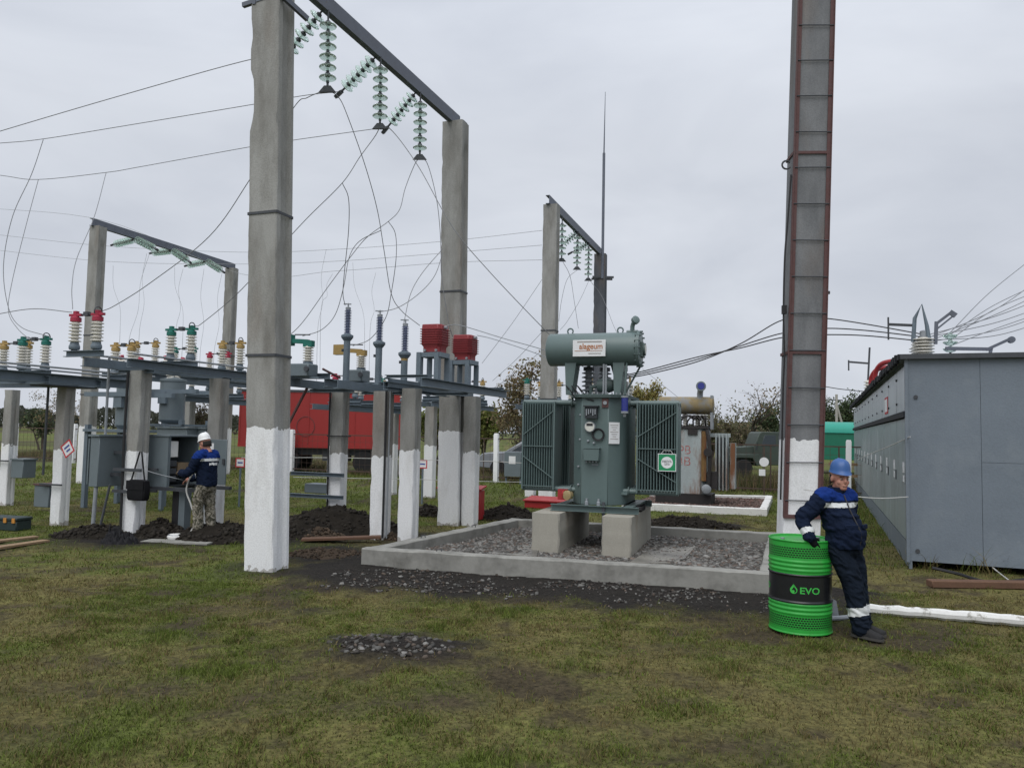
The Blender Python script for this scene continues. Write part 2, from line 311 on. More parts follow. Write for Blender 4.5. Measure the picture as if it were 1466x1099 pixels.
TH = rad(20.5)                     # the yard's own axes: local x = across, local y = into the yard
U = Vector((math.sin(TH), math.cos(TH), 0)); V = Vector((math.cos(TH), -math.sin(TH), 0))
def loc_of(root, p):               # world point -> root's local frame
    d = Vector(p) - root.location; a = -root.rotation_euler.z; c, s_ = math.cos(a), math.sin(a)
    return Vector((d.x*c - d.y*s_, d.x*s_ + d.y*c, d.z))
def catmull(pts, k=8):
    pts = [Vector(p) for p in pts]; 
    if len(pts) == 2: return [pts[0].lerp(pts[1], i/k) for i in range(k+1)]
    q = [2*pts[0]-pts[1]] + pts + [2*pts[-1]-pts[-2]]; o = []
    for i in range(1, len(q)-2):
        a, b_, c, d = q[i-1:i+3]
        for j in range(k):
            t = j/k; o.append(.5*((2*b_) + (c-a)*t + (2*a-5*b_+4*c-d)*t*t + (3*b_-a-3*c+d)*t**3))
    return o + [pts[-1]]
_h = lambda ix, iy, s: np.modf(np.abs(np.sin(ix*127.1 + iy*311.7 + s*74.7) * 43758.5453))[0]
def vnoise(x, y, s=0):
    ix, iy = np.floor(x), np.floor(y); fx, fy = x-ix, y-iy; fx = fx*fx*(3-2*fx); fy = fy*fy*(3-2*fy)
    return (_h(ix,iy,s)*(1-fx)+_h(ix+1,iy,s)*fx)*(1-fy) + (_h(ix,iy+1,s)*(1-fx)+_h(ix+1,iy+1,s)*fx)*fy
def fbm(x, y, s=0, o=4):
    t = 0; a = .5; n = 0
    for i in range(o): t = t + a*vnoise(x*2**i, y*2**i, s+i*13); n += a; a *= .55
    return t/n
def np_mesh(name, v, quads, mats, cols=None, tri=False, smooth=False):
    me = bpy.data.meshes.new(name); k = 3 if tri else 4; nf = len(quads)
    me.vertices.add(len(v)); me.vertices.foreach_set('co', np.asarray(v, np.float32).ravel())
    me.loops.add(nf*k); me.loops.foreach_set('vertex_index', np.asarray(quads, np.int32).ravel())
    me.polygons.add(nf); me.polygons.foreach_set('loop_start', np.arange(0, nf*k, k, dtype=np.int32))
    try: me.polygons.foreach_set('loop_total', np.full(nf, k, np.int32))
    except Exception: pass
    me.materials.append(M[mats])
    if smooth: me.polygons.foreach_set('use_smooth', np.ones(nf, bool))
    me.update(calc_edges=True); me.validate()
    if cols is not None:
        a = me.color_attributes.new('col', 'FLOAT_COLOR', 'POINT'); c = np.ones((len(v), 4), np.float32); c[:, :3] = cols; a.data.foreach_set('color', c.ravel())
    return me
def text_mesh(body, size, mat_name, name='lettering', ext=.0, bold=False, width=None):
    cu = bpy.data.curves.new(name, 'FONT'); cu.body = body; cu.size = size; cu.align_x = 'CENTER'; cu.align_y = 'CENTER'; cu.extrude = ext; cu.resolution_u = 4
    if bold: cu.offset = size*.018
    o = bpy.data.objects.new(name, cu); col.objects.link(o); dg = bpy.context.evaluated_depsgraph_get(); me = bpy.data.meshes.new_from_object(o.evaluated_get(dg))
    bpy.data.objects.remove(o); bpy.data.curves.remove(cu)
    if width:
        xs = [v.co.x for v in me.vertices]; k = width/(max(xs)-min(xs))
        for v in me.vertices: v.co.x *= k
    me.materials.clear(); me.materials.append(M[mat_name]); me.name = name
    return me
# ------------------------------------------------------------------ pit corners (concrete oil pit around the transformer)
KH = .25
FL, FR = G(517, 811), G(1112, 852); BL, BR = G(733, 741, KH), G(1119, 762, KH)
for q in (FL, FR, BL, BR): q.z = 0
def in_poly(x, y, poly, grow=0.0):
    r = np.zeros(np.shape(x), bool); n = len(poly); c = sum((Vector(p) for p in poly), Vector()) / n
    pl = [c + (Vector(p) - c) * (1 + grow) for p in poly]; j = n - 1
    for i in range(n):
        xi, yi, xj, yj = pl[i].x, pl[i].y, pl[j].x, pl[j].y
        k = ((yi > y) != (yj > y)) & (x < (xj-xi)*(y-yi)/(yj-yi+1e-12)+xi); r ^= k; j = i
    return r
PIT = [FL, FR, BR, BL]
def seg_dist(x, y, a, b):
    dx, dy = b.x-a.x, b.y-a.y; t = np.clip(((x-a.x)*dx+(y-a.y)*dy)/(dx*dx+dy*dy), 0, 1); return np.hypot(x-a.x-t*dx, y-a.y-t*dy)
def blob(x, y, px, py, rx, ry):        # soft patch of ground centred where the pixel meets the ground
    c = G(px, py); return np.clip(1.25 - np.hypot((x-c.x)/rx, (y-c.y)/ry), 0, 1)
def cover(x, y):                       # what the ground bears: 0..1 grass green, dry straw, brown earth, black soil
    a = fbm(x*.55, y*.55, 1); b_ = fbm(x*1.7, y*1.7, 5); c = fbm(x*4.5, y*4.5, 9)
    green = np.clip((a*.5+b_*.3+c*.2-.40)*5.0, 0, 1)
    green = np.maximum(green, np.clip((y-15.5)/4, 0, 1)*np.clip((b_-.25)*4, 0, 1))
    bare = np.clip((fbm(x*.8+7, y*.8, 21)*.55+fbm(x*2.6, y*2.6, 31)*.45-.53)*8, 0, 1)
    for p in ((760, 985, .9, .35), (1040, 1075, .8, .5), (420, 1000, 1.5, .35), (60, 985, .9, .3), (700, 950, 1.2, .2), (300, 868, 1.6, .3), (40, 1050, .5, .3), (960, 925, .8, .25), (1010, 930, .5, .2), (640, 1000, .5, .3), (240, 985, 1.0, .3)):
        bare = np.maximum(bare, blob(x, y, *p)*np.clip(c*2.0-.35, 0, 1))
    bare = np.maximum(bare, np.clip((vnoise(x*3.1, y*5.2, 61)*.5+vnoise(x*8, y*11, 62)*.5-.62)*6, 0, 1)*.85)
    soil = np.clip(1.0-seg_dist(x, y, FL*.95+FR*.05, FR)/(1.95-.10*np.clip(x-FL.x, 0, 5))+(b_-.5)*.8, 0, 1)*2.6
    soil = np.maximum(soil, np.clip(1.3-np.hypot((x-G(150, 775).x)/1.5, (y-G(150, 775).y)/.7)+(b_-.5), 0, 1)*1.2)
    soil = np.maximum(soil, np.clip(1.3-np.hypot((x-G(420, 765).x)/2.6, (y-G(420, 765).y)/1.4)+(b_-.5), 0, 1)*1.3)
    soil = np.maximum(soil, np.clip(1.2-np.hypot((x-G(470, 790).x)/.9, (y-G(470, 790).y)/.7)+(b_-.5), 0, 1)*1.1)
    soil = np.maximum(soil, np.clip(1.2-np.hypot((x-G(565, 925).x)/.85, (y-G(565, 925).y)/.50)+(c-.5)*1.4, 0, 1)*1.3)
    soil = np.maximum(soil, np.clip(1.1-np.hypot((x-G(435, 873).x)/.28, (y-G(435, 873).y)/.2)+(c-.5), 0, 1)*.9)
    soil = np.maximum(soil, np.clip(1.1-np.hypot((x-G(720, 735).x)/1.6, (y-G(720, 735).y)/.6)+(b_-.5), 0, 1))
    soil = np.maximum(soil, np.clip(1.1-seg_dist(x, y, G(940, 746), G(1050, 752))/.5+(b_-.5), 0, 1)*1.2)
    return green, bare, np.clip(soil, 0, 1), c
CG, CD, CB, CS = (np.array(k) for k in ((.084, .106, .022), (.126, .112, .040), (.047, .035, .022), (.018, .0155, .013)))
def ground_col(x, y):
    g, b_, s, c = cover(x, y)
    k = CD[None]*(1-g[:, None]) + CG[None]*g[:, None]; k = k*(.75+.5*c[:, None])
    k = k*(1-.9*b_[:, None]) + CB[None]*.9*b_[:, None]*(.6+.8*c[:, None])
    return k*(1-s[:, None]) + CS[None]*s[:, None]
def ground_z(x, y):
    g, b_, s, c = cover(x, y); near = np.clip((34-y)/10, 0, 1)
    return near*((fbm(x*1.1, y*1.1, 41)-.5)*.05 + (c-.5)*.025*(1-s*.3) + s*.035 - .012*b_) - .012
def axis(lo, a, b_, hi, st, grow=1.22):
    m_ = list(np.arange(a, b_, st)); l_, s_ = [], st; p = a
    while p > lo: s_ *= grow; p -= s_; l_.append(p)
    r_, s_ = [], st; p = m_[-1]
    while p < hi: s_ *= grow; p += s_; r_.append(p)
    return np.array(l_[::-1] + m_ + r_)
gx, gy = axis(-900, -9, 10.5, 900, .075), axis(-40, 3.2, 17, 1500, .075)
X, Y = np.meshgrid(gx, gy); x, y = X.ravel(), Y.ravel(); nx, ny = len(gx), len(gy)
z = ground_z(x, y); z = np.where(in_poly(x, y, PIT, -.02), -.05, z)
i = np.arange(nx*ny).reshape(ny, nx); quads = np.stack([i[:-1, :-1], i[:-1, 1:], i[1:, 1:], i[1:, :-1]], -1).reshape(-1, 4)
tag(obj('ground', np_mesh('ground', np.stack([x, y, z], 1), quads, 'ground', ground_col(x, y), smooth=True)), 'patchy yard ground of short grass and brown earth', None, None, 'structure')
# ------------------------------------------------------------------ grass blades
def blades(name, n, y0, y1, hmin, hmax, wd, label, mask=None, spread=.70, xr=None, dry=None, thin=1.0):
    # even over the ground that the wedge covers
    yy = np.sqrt(rng.uniform(y0**2, y1**2, n)); xx = rng.uniform(-spread, spread, n)*yy if xr is None else rng.uniform(xr[0], xr[1], n)
    g, b_, s, c = cover(xx, yy); keep = rng.uniform(0, 1, n) < np.clip((.30+.7*g)*(1-.85*b_)*(1-s)*thin*(.25+1.5*np.clip(vnoise(xx*9, yy*9, 17)*.6+vnoise(xx*21, yy*21, 18)*.5-.1, 0, 1)), 0.0, 1)
    keep &= ~in_poly(xx, yy, PIT, .01)
    if mask is not None: keep &= mask(xx, yy)
    xx, yy, g, c = xx[keep], yy[keep], g[keep], c[keep]; n = len(xx); zz = ground_z(xx, yy)
    a = rng.uniform(0, 2*np.pi, n); h = rng.uniform(hmin, hmax, n)*(.45+1.1*np.clip(vnoise(xx*6, yy*6, 91)*1.6-.5, 0, 1)); w_ = wd*rng.uniform(.7, 1.4, n); ln = rng.uniform(.2, 1.5, n)*h*(8 if name == 'straw' else 1); la = rng.uniform(0, 2*np.pi, n)
    p = np.stack([xx, yy, zz], 1); d = np.stack([np.cos(a)*w_, np.sin(a)*w_, 0*a], 1); tip = p + np.stack([np.cos(la)*ln, np.sin(la)*ln, h], 1); mid = p + np.stack([np.cos(la)*ln*.3, np.sin(la)*ln*.3, h*.6], 1)
    v = np.stack([p-d, p+d, mid+d*.7, tip, mid-d*.7], 1).reshape(-1, 3); o = np.arange(n)[:, None]*5
    q = np.concatenate([o+np.array([[0, 1, 2]]), o+np.array([[0, 2, 4]]), o+np.array([[4, 2, 3]])], 0)
    isg = rng.uniform(0, 1, n) < (g*.9+.12 if dry is None else 1-dry)
    cg = np.array((.112, .146, .028))*rng.uniform(.4, 1.4, (n, 1))*np.array((1, 1, 1)); cdr = np.array((.185, .150, .062))*rng.uniform(.35, 1.25, (n, 1))
    cc = np.where(isg[:, None], cg, cdr); cc = np.repeat(cc, 5, 0)
    return tag(obj(name, np_mesh(name, v, q, 'blade', cc, tri=True)), label, 'grass', None, 'stuff')
blades('grass', 330000, 3.9, 9.5, .012, .045, .0028, 'short patchy green and straw-coloured grass of the yard')
blades('grass', 230000, 9.5, 22, .02, .055, .005, 'short green lawn between the painted posts', spread=.75)
blades('straw', 9000, 4.2, 11, .004, .010, .0022, 'loose pale straw stalks lying on the yard', dry=1.0)
blades('clover', 90000, 4.2, 10, .006, .022, .0075, 'low broad-leaved weeds spotting the yard grass', mask=lambda x, y: vnoise(x*1.3, y*1.3, 55)*.6+vnoise(x*4, y*4, 56)*.4 > .56, dry=.05, thin=.8)
blades('grass', 70000, 22, 34, .04, .10, .011, 'green grass strip along the wire fence', spread=.78)
PAL = {'stone': [(.10, .098, .092), (.15, .145, .135), (.07, .066, .06), (.19, .185, .175), (.12, .095, .08)], 'stone_pale': [(.09, .088, .082), (.06, .055, .05), (.16, .155, .145), (.045, .04, .036), (.08, .064, .052)], 'stone_red': [(.13, .08, .068), (.10, .07, .06), (.16, .12, .105)], 'soil': [(.020, .017, .014), (.028, .024, .019)], 'soil_brown': [(.05, .037, .026), (.07, .05, .034)]}
def rocks(name, pts, sizes, mname, label, cat='gravel', flat=.7):
    base = []
    for k in range(7):
        bm = bmesh.new(); bmesh.ops.create_icosphere(bm, subdivisions=1, radius=1)
        a = np.array([v.co[:] for v in bm.verts]); f = np.array([[q.index for q in t_.verts] for t_ in bm.faces]); bm.free()
        r2 = np.random.default_rng(100+k); a = a*(1+r2.uniform(-.38, .38, (len(a), 1)))*r2.uniform(.5, 1.25, (1, 3)); base.append(a)
    n = len(pts); q = rng.normal(size=(n, 4)); q /= np.linalg.norm(q, axis=1)[:, None]; w_, x_, y_, z_ = q.T
    R = np.stack([1-2*(y_*y_+z_*z_), 2*(x_*y_-z_*w_), 2*(x_*z_+y_*w_), 2*(x_*y_+z_*w_), 1-2*(x_*x_+z_*z_), 2*(y_*z_-x_*w_), 2*(x_*z_-y_*w_), 2*(y_*z_+x_*w_), 1-2*(x_*x_+y_*y_)], 1).reshape(n, 3, 3)
    B = np.array(base)[rng.integers(0, 7, n)]; W_ = np.einsum('nij,nkj->nki', R, B)*np.asarray(sizes)[:, None, None]; W_[:, :, 2] *= flat; W_ += np.asarray(pts)[:, None, :]
    k = B.shape[1]; fs = (np.arange(n)[:, None, None]*k + f[None]).reshape(-1, 3)
    pal = np.array(PAL[mname]); cc = pal[rng.integers(0, len(pal), n)]*rng.uniform(.6, 1.3, (n, 1))
    return tag(obj(name, np_mesh(name, W_.reshape(-1, 3), fs, 'rock', np.repeat(cc, k, 0), tri=True)), label, cat, None, 'stuff')
# gravel in the pit
n = 15000; a_, b_ = rng.uniform(0, 1, (2, n)); pa = np.array([(FL.lerp(FR, i_).lerp(BL.lerp(BR, i_), j_))[:2] for i_, j_ in zip(a_*.92+.04, b_*.92+.04)])
zg = .05+.06*fbm(pa[:, 0]*1.2, pa[:, 1]*1.2, 3)
rocks('pit_gravel', np.c_[pa, zg], rng.uniform(.02, .055, n), 'stone', 'grey crushed stone filling the concrete pit under the transformer')
bmz = MB(); bmz.add([p.lerp((FL+FR+BL+BR)/4, .03)+Vector((0, 0, .055)) for p in PIT], [(0, 1, 2, 3)])
tag(bmz.build('pit_floor', 'soil_brown'), 'dark earth floor of the transformer pit', None, None, 'structure')
# stones on the black soil along the kerb and the small pile in the lawn
n = 1900; t_ = rng.uniform(.0, 1, n); dd = rng.uniform(.02, 1.5, n)*(1-.3*t_); kd = (FR-FL).normalized(); kn = Vector((kd.y, -kd.x, 0))
pp = np.array([(FL.lerp(FR, i_)+kn*j_)[:2] for i_, j_ in zip(t_, dd)])
clump = vnoise(pp[:, 0]*2.2, pp[:, 1]*2.2, 77); pp = pp[clump > .38]; n = len(pp)
rocks('kerb_rubble', np.c_[pp, ground_z(*pp.T)+.006], rng.uniform(.006, .03, n)*rng.choice([.5, .7, 1.1], n), 'stone_pale', 'pale stone chips scattered on black soil along the pit kerb')
c = G(565, 926); n = 250; an_ = rng.uniform(0, 6.283, n); rr = np.c_[np.cos(an_), np.sin(an_)]*np.sqrt(rng.uniform(0, 1, n))[:, None]*np.array([.58, .36])*rng.uniform(.8, 1.15, (n, 1)); pp = np.array([[c.x, c.y]])+rr
rocks('stone_pile', np.c_[pp, ground_z(*pp.T)+.002], rng.uniform(.008, .034, n), 'stone_pale', 'low heap of loose stones pressed into the lawn')
n = 90; pp = np.stack([rng.uniform(.5, 3.0, n), rng.uniform(8.2, 9.4, n)], 1)
rocks('kerb_rubble', np.c_[pp, ground_z(*pp.T)+.004], rng.uniform(.006, .016, n), 'stone', 'tiny grey chips on the grass before the soil strip')
# ------------------------------------------------------------------ soil heaps
def heap(c, rx, ry, h, label, mname='soil', rot=0.0, seed=0):
    n = 90; t = np.linspace(-1, 1, n); A, B = np.meshgrid(t, t); r = np.hypot(A, B)
    nz = fbm(A*2.2+seed, B*2.2, seed); n2 = fbm(A*9+seed, B*9, seed+3)
    zz = np.clip(1-r*(1.05+.35*(nz-.5)), 0, 1)**.8*h*(.55+.9*nz) + ((n2-.5)*.22+(fbm(A*24+seed, B*24, seed+9)-.5)*.14)*h*(r < .95)
    zz = np.where(r > .98, -.06, zz-.02); ca, sa = math.cos(rot), math.sin(rot)
    x_ = c[0]+A*rx*ca-B*ry*sa; y_ = c[1]+A*rx*sa+B*ry*ca; i_ = np.arange(n*n).reshape(n, n)
    q = np.stack([i_[:-1, :-1], i_[:-1, 1:], i_[1:, 1:], i_[1:, :-1]], -1).reshape(-1, 4)
    o = tag(obj('soil_heap', np_mesh('soil_heap', np.stack([x_.ravel(), y_.ravel(), zz.ravel()], 1), q, mname, smooth=False)), label, 'soil', None, 'stuff')
    k = 420; rr = rng.uniform(0, 1, (k, 2))*2-1; ok = np.hypot(rr[:, 0], rr[:, 1]) < .95; rr = rr[ok]; k = len(rr)
    zi = zz[np.clip(((rr[:, 1]+1)/2*(n-1)).astype(int), 0, n-1), np.clip(((rr[:, 0]+1)/2*(n-1)).astype(int), 0, n-1)]
    rocks('soil_clod', np.c_[c[0]+rr[:, 0]*rx*ca-rr[:, 1]*ry*sa, c[1]+rr[:, 0]*rx*sa+rr[:, 1]*ry*ca, zi+.01], rng.uniform(.008, .05, k)**1.0*min(1, h/.4+.3), mname, 'dark clods on ' + label, 'soil', 1.0)
heap(G(480, 760), 1.45, .9, .50, 'black soil heap behind the post with two brackets', 'soil', 0, 1)
heap(G(420, 768), .9, .7, .42, 'black soil heap beside the tall chipped column', 'soil', 0, 6)
heap(G(455, 772), .55, .4, .22, 'brown soil lump at the foot of the bracketed post', 'soil_brown', 0, 2)
heap(G(320, 770), 1.0, .7, .32, 'black soil spread behind the kneeling-height cable duct', 'soil', 0, 3)
heap(G(230, 767), .5, .4, .3, 'small black soil heap between post and open cabinet', 'soil', 0, 4)
heap(G(135, 768), .75, .42, .22, 'black soil heap round the pipe leg of the closed cabinet', 'soil', 0, 5)
heap(G(728, 742), .95, .5, .28, 'black soil ridge beyond the back left pit corner', 'soil', -.2, 7)
heap(G(613, 737), .5, .45, .28, 'black soil heap beside the red sand box', 'soil', 0, 8)
heap(G(985, 752), 1.1, .4, .22, 'black soil ridge beyond the back pit kerb', 'soil', -.3, 9)
heap(G(560, 772), .35, .25, .14, 'brown soil at the foot of the arrester posts', 'soil_brown', 0, 10)
heap(G(470, 795), .8, .5, .12, 'flat brown earth beside the pit corner', 'soil_brown', 0, 11)
# ------------------------------------------------------------------ pit kerb
pk = thing('concrete_pit', 'low grey concrete kerb framing the gravel pit under the transformer', 'kerb', FL)
def kerb_bar(a, b_, wd, h, inward, name='kerb_wall', mname='concrete_kerb', parent=pk, ext0=0, ext1=0, z0=-.1):
    a, b_ = Vector(a)-parent.location, Vector(b_)-parent.location; d = (b_-a).normalized(); a = a-d*ext0; b_ = b_+d*ext1; nrm = Vector((-d.y, d.x, 0))*inward; m_ = MB(); k = max(2, int((b_-a).length/.18)); rings = []
    for j in range(k+1):
        p = a.lerp(b_, j/k); e1, e2, e3 = (random.uniform(-.006, .006) for _ in range(3))
        rings.append([p+Vector((0, 0, z0)), p+nrm*wd+Vector((0, 0, z0)), p+nrm*(wd+e1)+Vector((0, 0, h+e2-.012)), p+nrm*(wd-.015)+Vector((0, 0, h+e2)), p+nrm*.015+Vector((0, 0, h+e3)), p+nrm*e1+Vector((0, 0, h+e3-.014))])
    return m_.loft(rings).build(name, mname, parent, ang=30)
kerb_bar(FL, FR, .20, KH, 1); kerb_bar(BL, BR, .20, KH-.004, -1)
dl = (BL-FL).normalized(); kerb_bar(FL, BL, .22, KH-.002, -1, ext0=-.195, ext1=-.19); kerb_bar(FR, BR, .20, KH-.003, 1, ext0=-.19, ext1=-.19)
for t_ in (.28, .62):      # bent lifting loops left in the concrete
    p = FL.lerp(BL, t_)-pk.location+Vector((.1, 0, KH-.02)); MB().tube([p, p+Vector((0, 0, .05)), p+Vector((.05, .03, .06)), p+Vector((.06, .04, 0))], .008, 5).build('lifting_loop', 'dark_steel', pk)
p = FL.lerp(FR, .2)-pk.location+Vector((0, .1, KH-.02)); MB().tube([p, p+Vector((0, 0, .05)), p+Vector((.06, 0, .055)), p+Vector((.07, 0, 0))], .007, 5).build('lifting_loop', 'dark_steel', pk)
# wet slabs beside the blocks
for a_, b2, c2, d2, lb in ((G(935, 783, .1), G(995, 783, .1), G(975, 806, .1), G(900, 806, .1), 'wet concrete slab in the pit right of the blocks'), (G(722, 780, .1), G(775, 775, .1), G(768, 797, .1), G(700, 792, .1), 'damp concrete slab in the pit left of the blocks')):
    m_ = MB(); m_.prism([q+Vector((0, 0, .008)) for q in (d2, c2, b2, a_)], (0, 0, 0), (0, 0, -.1)); tag(m_.build('pit_slab', 'wet_slab', smooth=False), lb, 'slab')
# ------------------------------------------------------------------ concrete columns
def column_mesh(wd, dp, h, rec=.05, solid=.5, chips=(), lean=(0, 0), step=.14, seed=0):
    r = random.Random(seed); m_ = MB(); k = int(h/step); rings = []; e = .012
    for j in range(k+1):
        zz = h*j/k; rc = rec if zz < h-solid else 0.0
        x1, y1 = wd/2, dp/2; jx = [r.uniform(-.006, .006) for _ in range(8)]
        for (s_, za, zb, dep) in chips:
            if za < zz < zb:
                q = dep*math.sin(math.pi*(zz-za)/(zb-za))**.4
                if s_ < 0: jx[0] += q; jx[7] += q
                else: jx[1] -= q; jx[2] -= q
        if r.random() < .2: q2 = r.uniform(.005, .022); jx[2] -= q2; jx[1] -= q2
        if r.random() < .12: q2 = r.uniform(.005, .02); jx[0] += q2; jx[7] += q2
        ox, oy = lean[0]*zz, lean[1]*zz
        pts = [(-x1+e+jx[0], -y1), (x1-e+jx[1], -y1), (x1+jx[2], -y1+e), (x1+jx[3], -y1+.085), (x1-rc, -y1+.115), (x1-rc, y1-.08), (x1, y1-.05), (x1, y1), (-x1, y1), (-x1, y1-.05), (-x1+rc, y1-.08), (-x1+rc, -y1+.115), (-x1+jx[6], -y1+.085), (-x1+jx[7], -y1+e)]
        rings.append([Vector((a+ox, b_+oy, zz)) for a, b_ in pts])
    rings[0] = [p-Vector((0, 0, .15)) for p in rings[0]]
    return m_.loft(rings).mesh('column', 'column', True, 28)
def column(parent, wd, dp, h, paint, loc=(0, 0, 0), name='column', dark=False, **k):
    o = obj(name, column_mesh(wd, dp, h, **k), parent, loc); o['paint_h'] = float(paint)
    if dark: o.material_slots[0].link = 'OBJECT'; o.material_slots[0].material = M['column_mid' if dark == 'mid' else 'column_dark']
    return o
def band(parent, wd, dp, z, loc=(0, 0, 0), mname='dark_steel', h=.035, lean=(0, 0)):
    x, y = wd/2+.006, dp/2+.006; ox, oy = loc[0]+lean[0]*z, loc[1]+lean[1]*z; m_ = MB()
    for a, b_ in (((-x, -y), (x, -y)), ((x, -y), (x, y)), ((x, y), (-x, y)), ((-x, y), (-x, -y))):
        m_.bar((ox+a[0], oy+a[1], loc[2]+z), (ox+b_[0], oy+b_[1], loc[2]+z), .012, h)
    return m_.build('strap', mname, parent)
def channel(m_, a, b_, h, fl, t=.012, side=1, up=(0, 0, 1)):   # rolled channel: web and two flanges
    a, b_ = Vector(a), Vector(b_); d = (b_-a).normalized(); up = Vector(up); s_ = d.cross(up).normalized()*side; u2 = s_.cross(d).normalized()*side
    m_.bar(a, b_, t, h, up); 
    for k in (-1, 1): m_.bar(a+s_*(fl/2+t/2)+up*k*(h/2-t/2), b_+s_*(fl/2+t/2)+up*k*(h/2-t/2), fl, t, up)
    return m_
def gantry(label, b1, b2, t1, t2, h1, h2, wd, dp, p1, p2, group, chips1=(), rod=None, dark2=False):
    """two columns and a channel beam. b: base points, t: top points (so that a leaning column leans)"""
    ang = -math.atan2(b2.x-b1.x, b2.y-b1.y); g = thing('portal_gantry', label, 'gantry', b1, ang, group); l2 = loc_of(g, b2); tops = []
    for (bs, tp, h, pn, ch, sd) in ((Vector((0, 0, 0)), loc_of(g, t1), h1, p1, chips1, 3), (l2, loc_of(g, t2), h2, p2, (), 9)):
        ln = ((tp.x-bs.x)/h, (tp.y-bs.y)/h); o = column(g, wd, dp, h, pn, bs, lean=ln, chips=ch, seed=sd, dark=dark2 and sd == 9); tops.append(Vector((tp.x, tp.y, h)))
        for zz in (h*.57, h*.34): band(g, wd, dp, zz, bs, lean=ln)
    d = (tops[1]-tops[0]).normalized(); m_ = MB(); channel(m_, tops[0]-d*.25+Vector((0, 0, .11)), tops[1]+d*.2+Vector((0, 0, .11)), .24, .10, .014, -1); m_.build('beam', 'gantry_steel', g)
    for q in tops: MB().bx(q.x-wd/2, q.x+wd/2, q.y-.1, q.y+.1, q.z-.012, q.z+.012).build('cap_plate', 'gantry_steel', g)
    g['_t'] = 0; del g['_t']
    return g, tops
GR = 'concrete portal gantries of the yard'
def top_for(b_, px, py): return P(px, py, b_.y)
b1 = G(368, 819)+U*.18; b2 = G(641, 751)+U*.15; b1.z = b2.z = 0
H1 = 7.95
def lean_top(b_, px, py, h):       # where the column's axis stands at height h, leaning as the pixel shows it
    q = P(px, py, b_.y); k = h/max(q.z, .1); return Vector((b_.x+(q.x-b_.x)*k, b_.y, h))
t1 = lean_top(b1, 390, 30, H1); t2 = lean_top(b2, 652, 177, H1)
h2 = P(652, 177, b2.y).z
t1.z = t2.z = 0
g1, tops1 = gantry('tall concrete gantry whose chipped near column stands left of the pit', b1, b2, Vector((t1.x, t1.y, 0)), Vector((t2.x, t2.y, 0)), h2, h2, .45, .34, 1.86, 1.86, GR, chips1=((-1, 5.9, 6.65, .06), (-1, 7.0, 7.3, .02)))
HB = h2
m_ = MB(); q = loc_of(g1, P(396, 8, b1.y)); m_.bar((q.x-.42, q.y-.17, q.z-.02), (q.x+.2, q.y-.17, q.z+.05), .05, .06); m_.bar((q.x+.2, q.y-.2, q.z+.02), (q.x+.33, q.y+.25, q.z-.12), .05, .07); m_.bar((q.x-.22, q.y-.2, q.z-.02), (q.x-.2, q.y+.3, q.z-.0), .05, .06); m_.build('clamp_bracket', 'gantry_steel', g1)
MB().bar((-.36, -.17, 1.02+1.45), (.05, -.17, 1.02+1.45), .01, .01)
# second (behind the transformer) and third (left rear) gantries
def gantry_far(label, pxa, pya, pxb, pyb, h, pa, pb, dxa=0, dxb=0):
    Da = (h-CH)*F/((620+.02*(pxa-733))-pya); Db = (h-CH)*F/((620+.02*(pxb-733))-pyb)
    A, B = P(pxa, pya, Da), P(pxb, pyb, Db); a0, b0 = A.copy(), B.copy(); a0.z = b0.z = 0; a0.x += dxa; b0.x += dxb
    A.z = B.z = 0
    return gantry(label, a0, b0, A, B, h, h, .40, .32, pa, pb, GR, dark2='lightning' in label)
g2, tops2 = gantry_far('concrete gantry behind the green transformer carrying the lightning rod', 790, 290, 860, 362, HB, 1.8, 1.8)
g3, tops3 = gantry_far('concrete gantry at the left rear of the yard with slack glass strings', 141, 322, 332, 383, HB, 1.8, 1.8)
# lightning rod bolted to the gantry behind the transformer
rb = g2.matrix_basis @ tops2[1] if False else Vector((0, 0, 0))
def gw(g, p):      # gantry-local to world
    a = g.rotation_euler.z; c, s_ = math.cos(a), math.sin(a); return Vector((g.location.x+p.x*c-p.y*s_, g.location.y+p.x*s_+p.y*c, g.location.z+p.z))
q = gw(g2, tops2[1]); tp = P(866, 135, q.y); kn_ = P(864, 222, q.y)
lr = thing('lightning_rod', 'thin lightning rod standing on the gantry column behind the transformer', 'lightning rod', (q.x, q.y, q.z-.9))
MB().tube([(.05, -.18, 0), (.05, -.18, kn_.z-q.z+.9)], .05, 10).build('lower_tube', 'gantry_steel', lr)
MB().tube([(.05, -.18, kn_.z-q.z+.88), (.07, -.18, tp.z-q.z+.9)], [.026, .008], 8).build('upper_tube', 'gantry_steel', lr)
m_ = MB(); m_.bx(-.3, .45, -.2, -.16, .02, .09); m_.bx(-.3, .45, .17, .2, .02, .09); m_.build('clamp', 'dark_steel', lr)
# ------------------------------------------------------------------ ladder pole
pb = G(1141, 818); pb.z = 0; ptop = P(1163, 0, pb.y); hp = 9.2; ln = ((ptop.x-pb.x)/ptop.z, 0)
pole = thing('ladder_pole', 'tall concrete lamp pole with a rusty red ladder, white painted foot behind the green drum', 'pole', pb, -rad(4))
column(pole, .50, .34, hp, 1.83, rec=.0, lean=ln, seed=21, name='shaft', dark='mid')
rl = []
for s_ in (-1, 1):
    m_ = MB()
    for wd_, dd_, ox in ((.055, .012, 0), (.012, .05, s_*.03)):
        m_.bar((s_*.225+ox+ln[0]*.78, -.185-(.03 if ox else 0)*0, .78), (s_*.225+ox+ln[0]*hp, -.185, hp), wd_, dd_, (0, 1, 0))
    m_.build('ladder_rail', 'rust_red', pole)
for k in range(17):
    zz = 1.0+k*.52; MB().tube([(-.25+ln[0]*zz, -.196, zz), (.25+ln[0]*zz, -.196, zz+random.uniform(-.008, .008))], .008, 6).build('rung', 'dark_steel', pole)
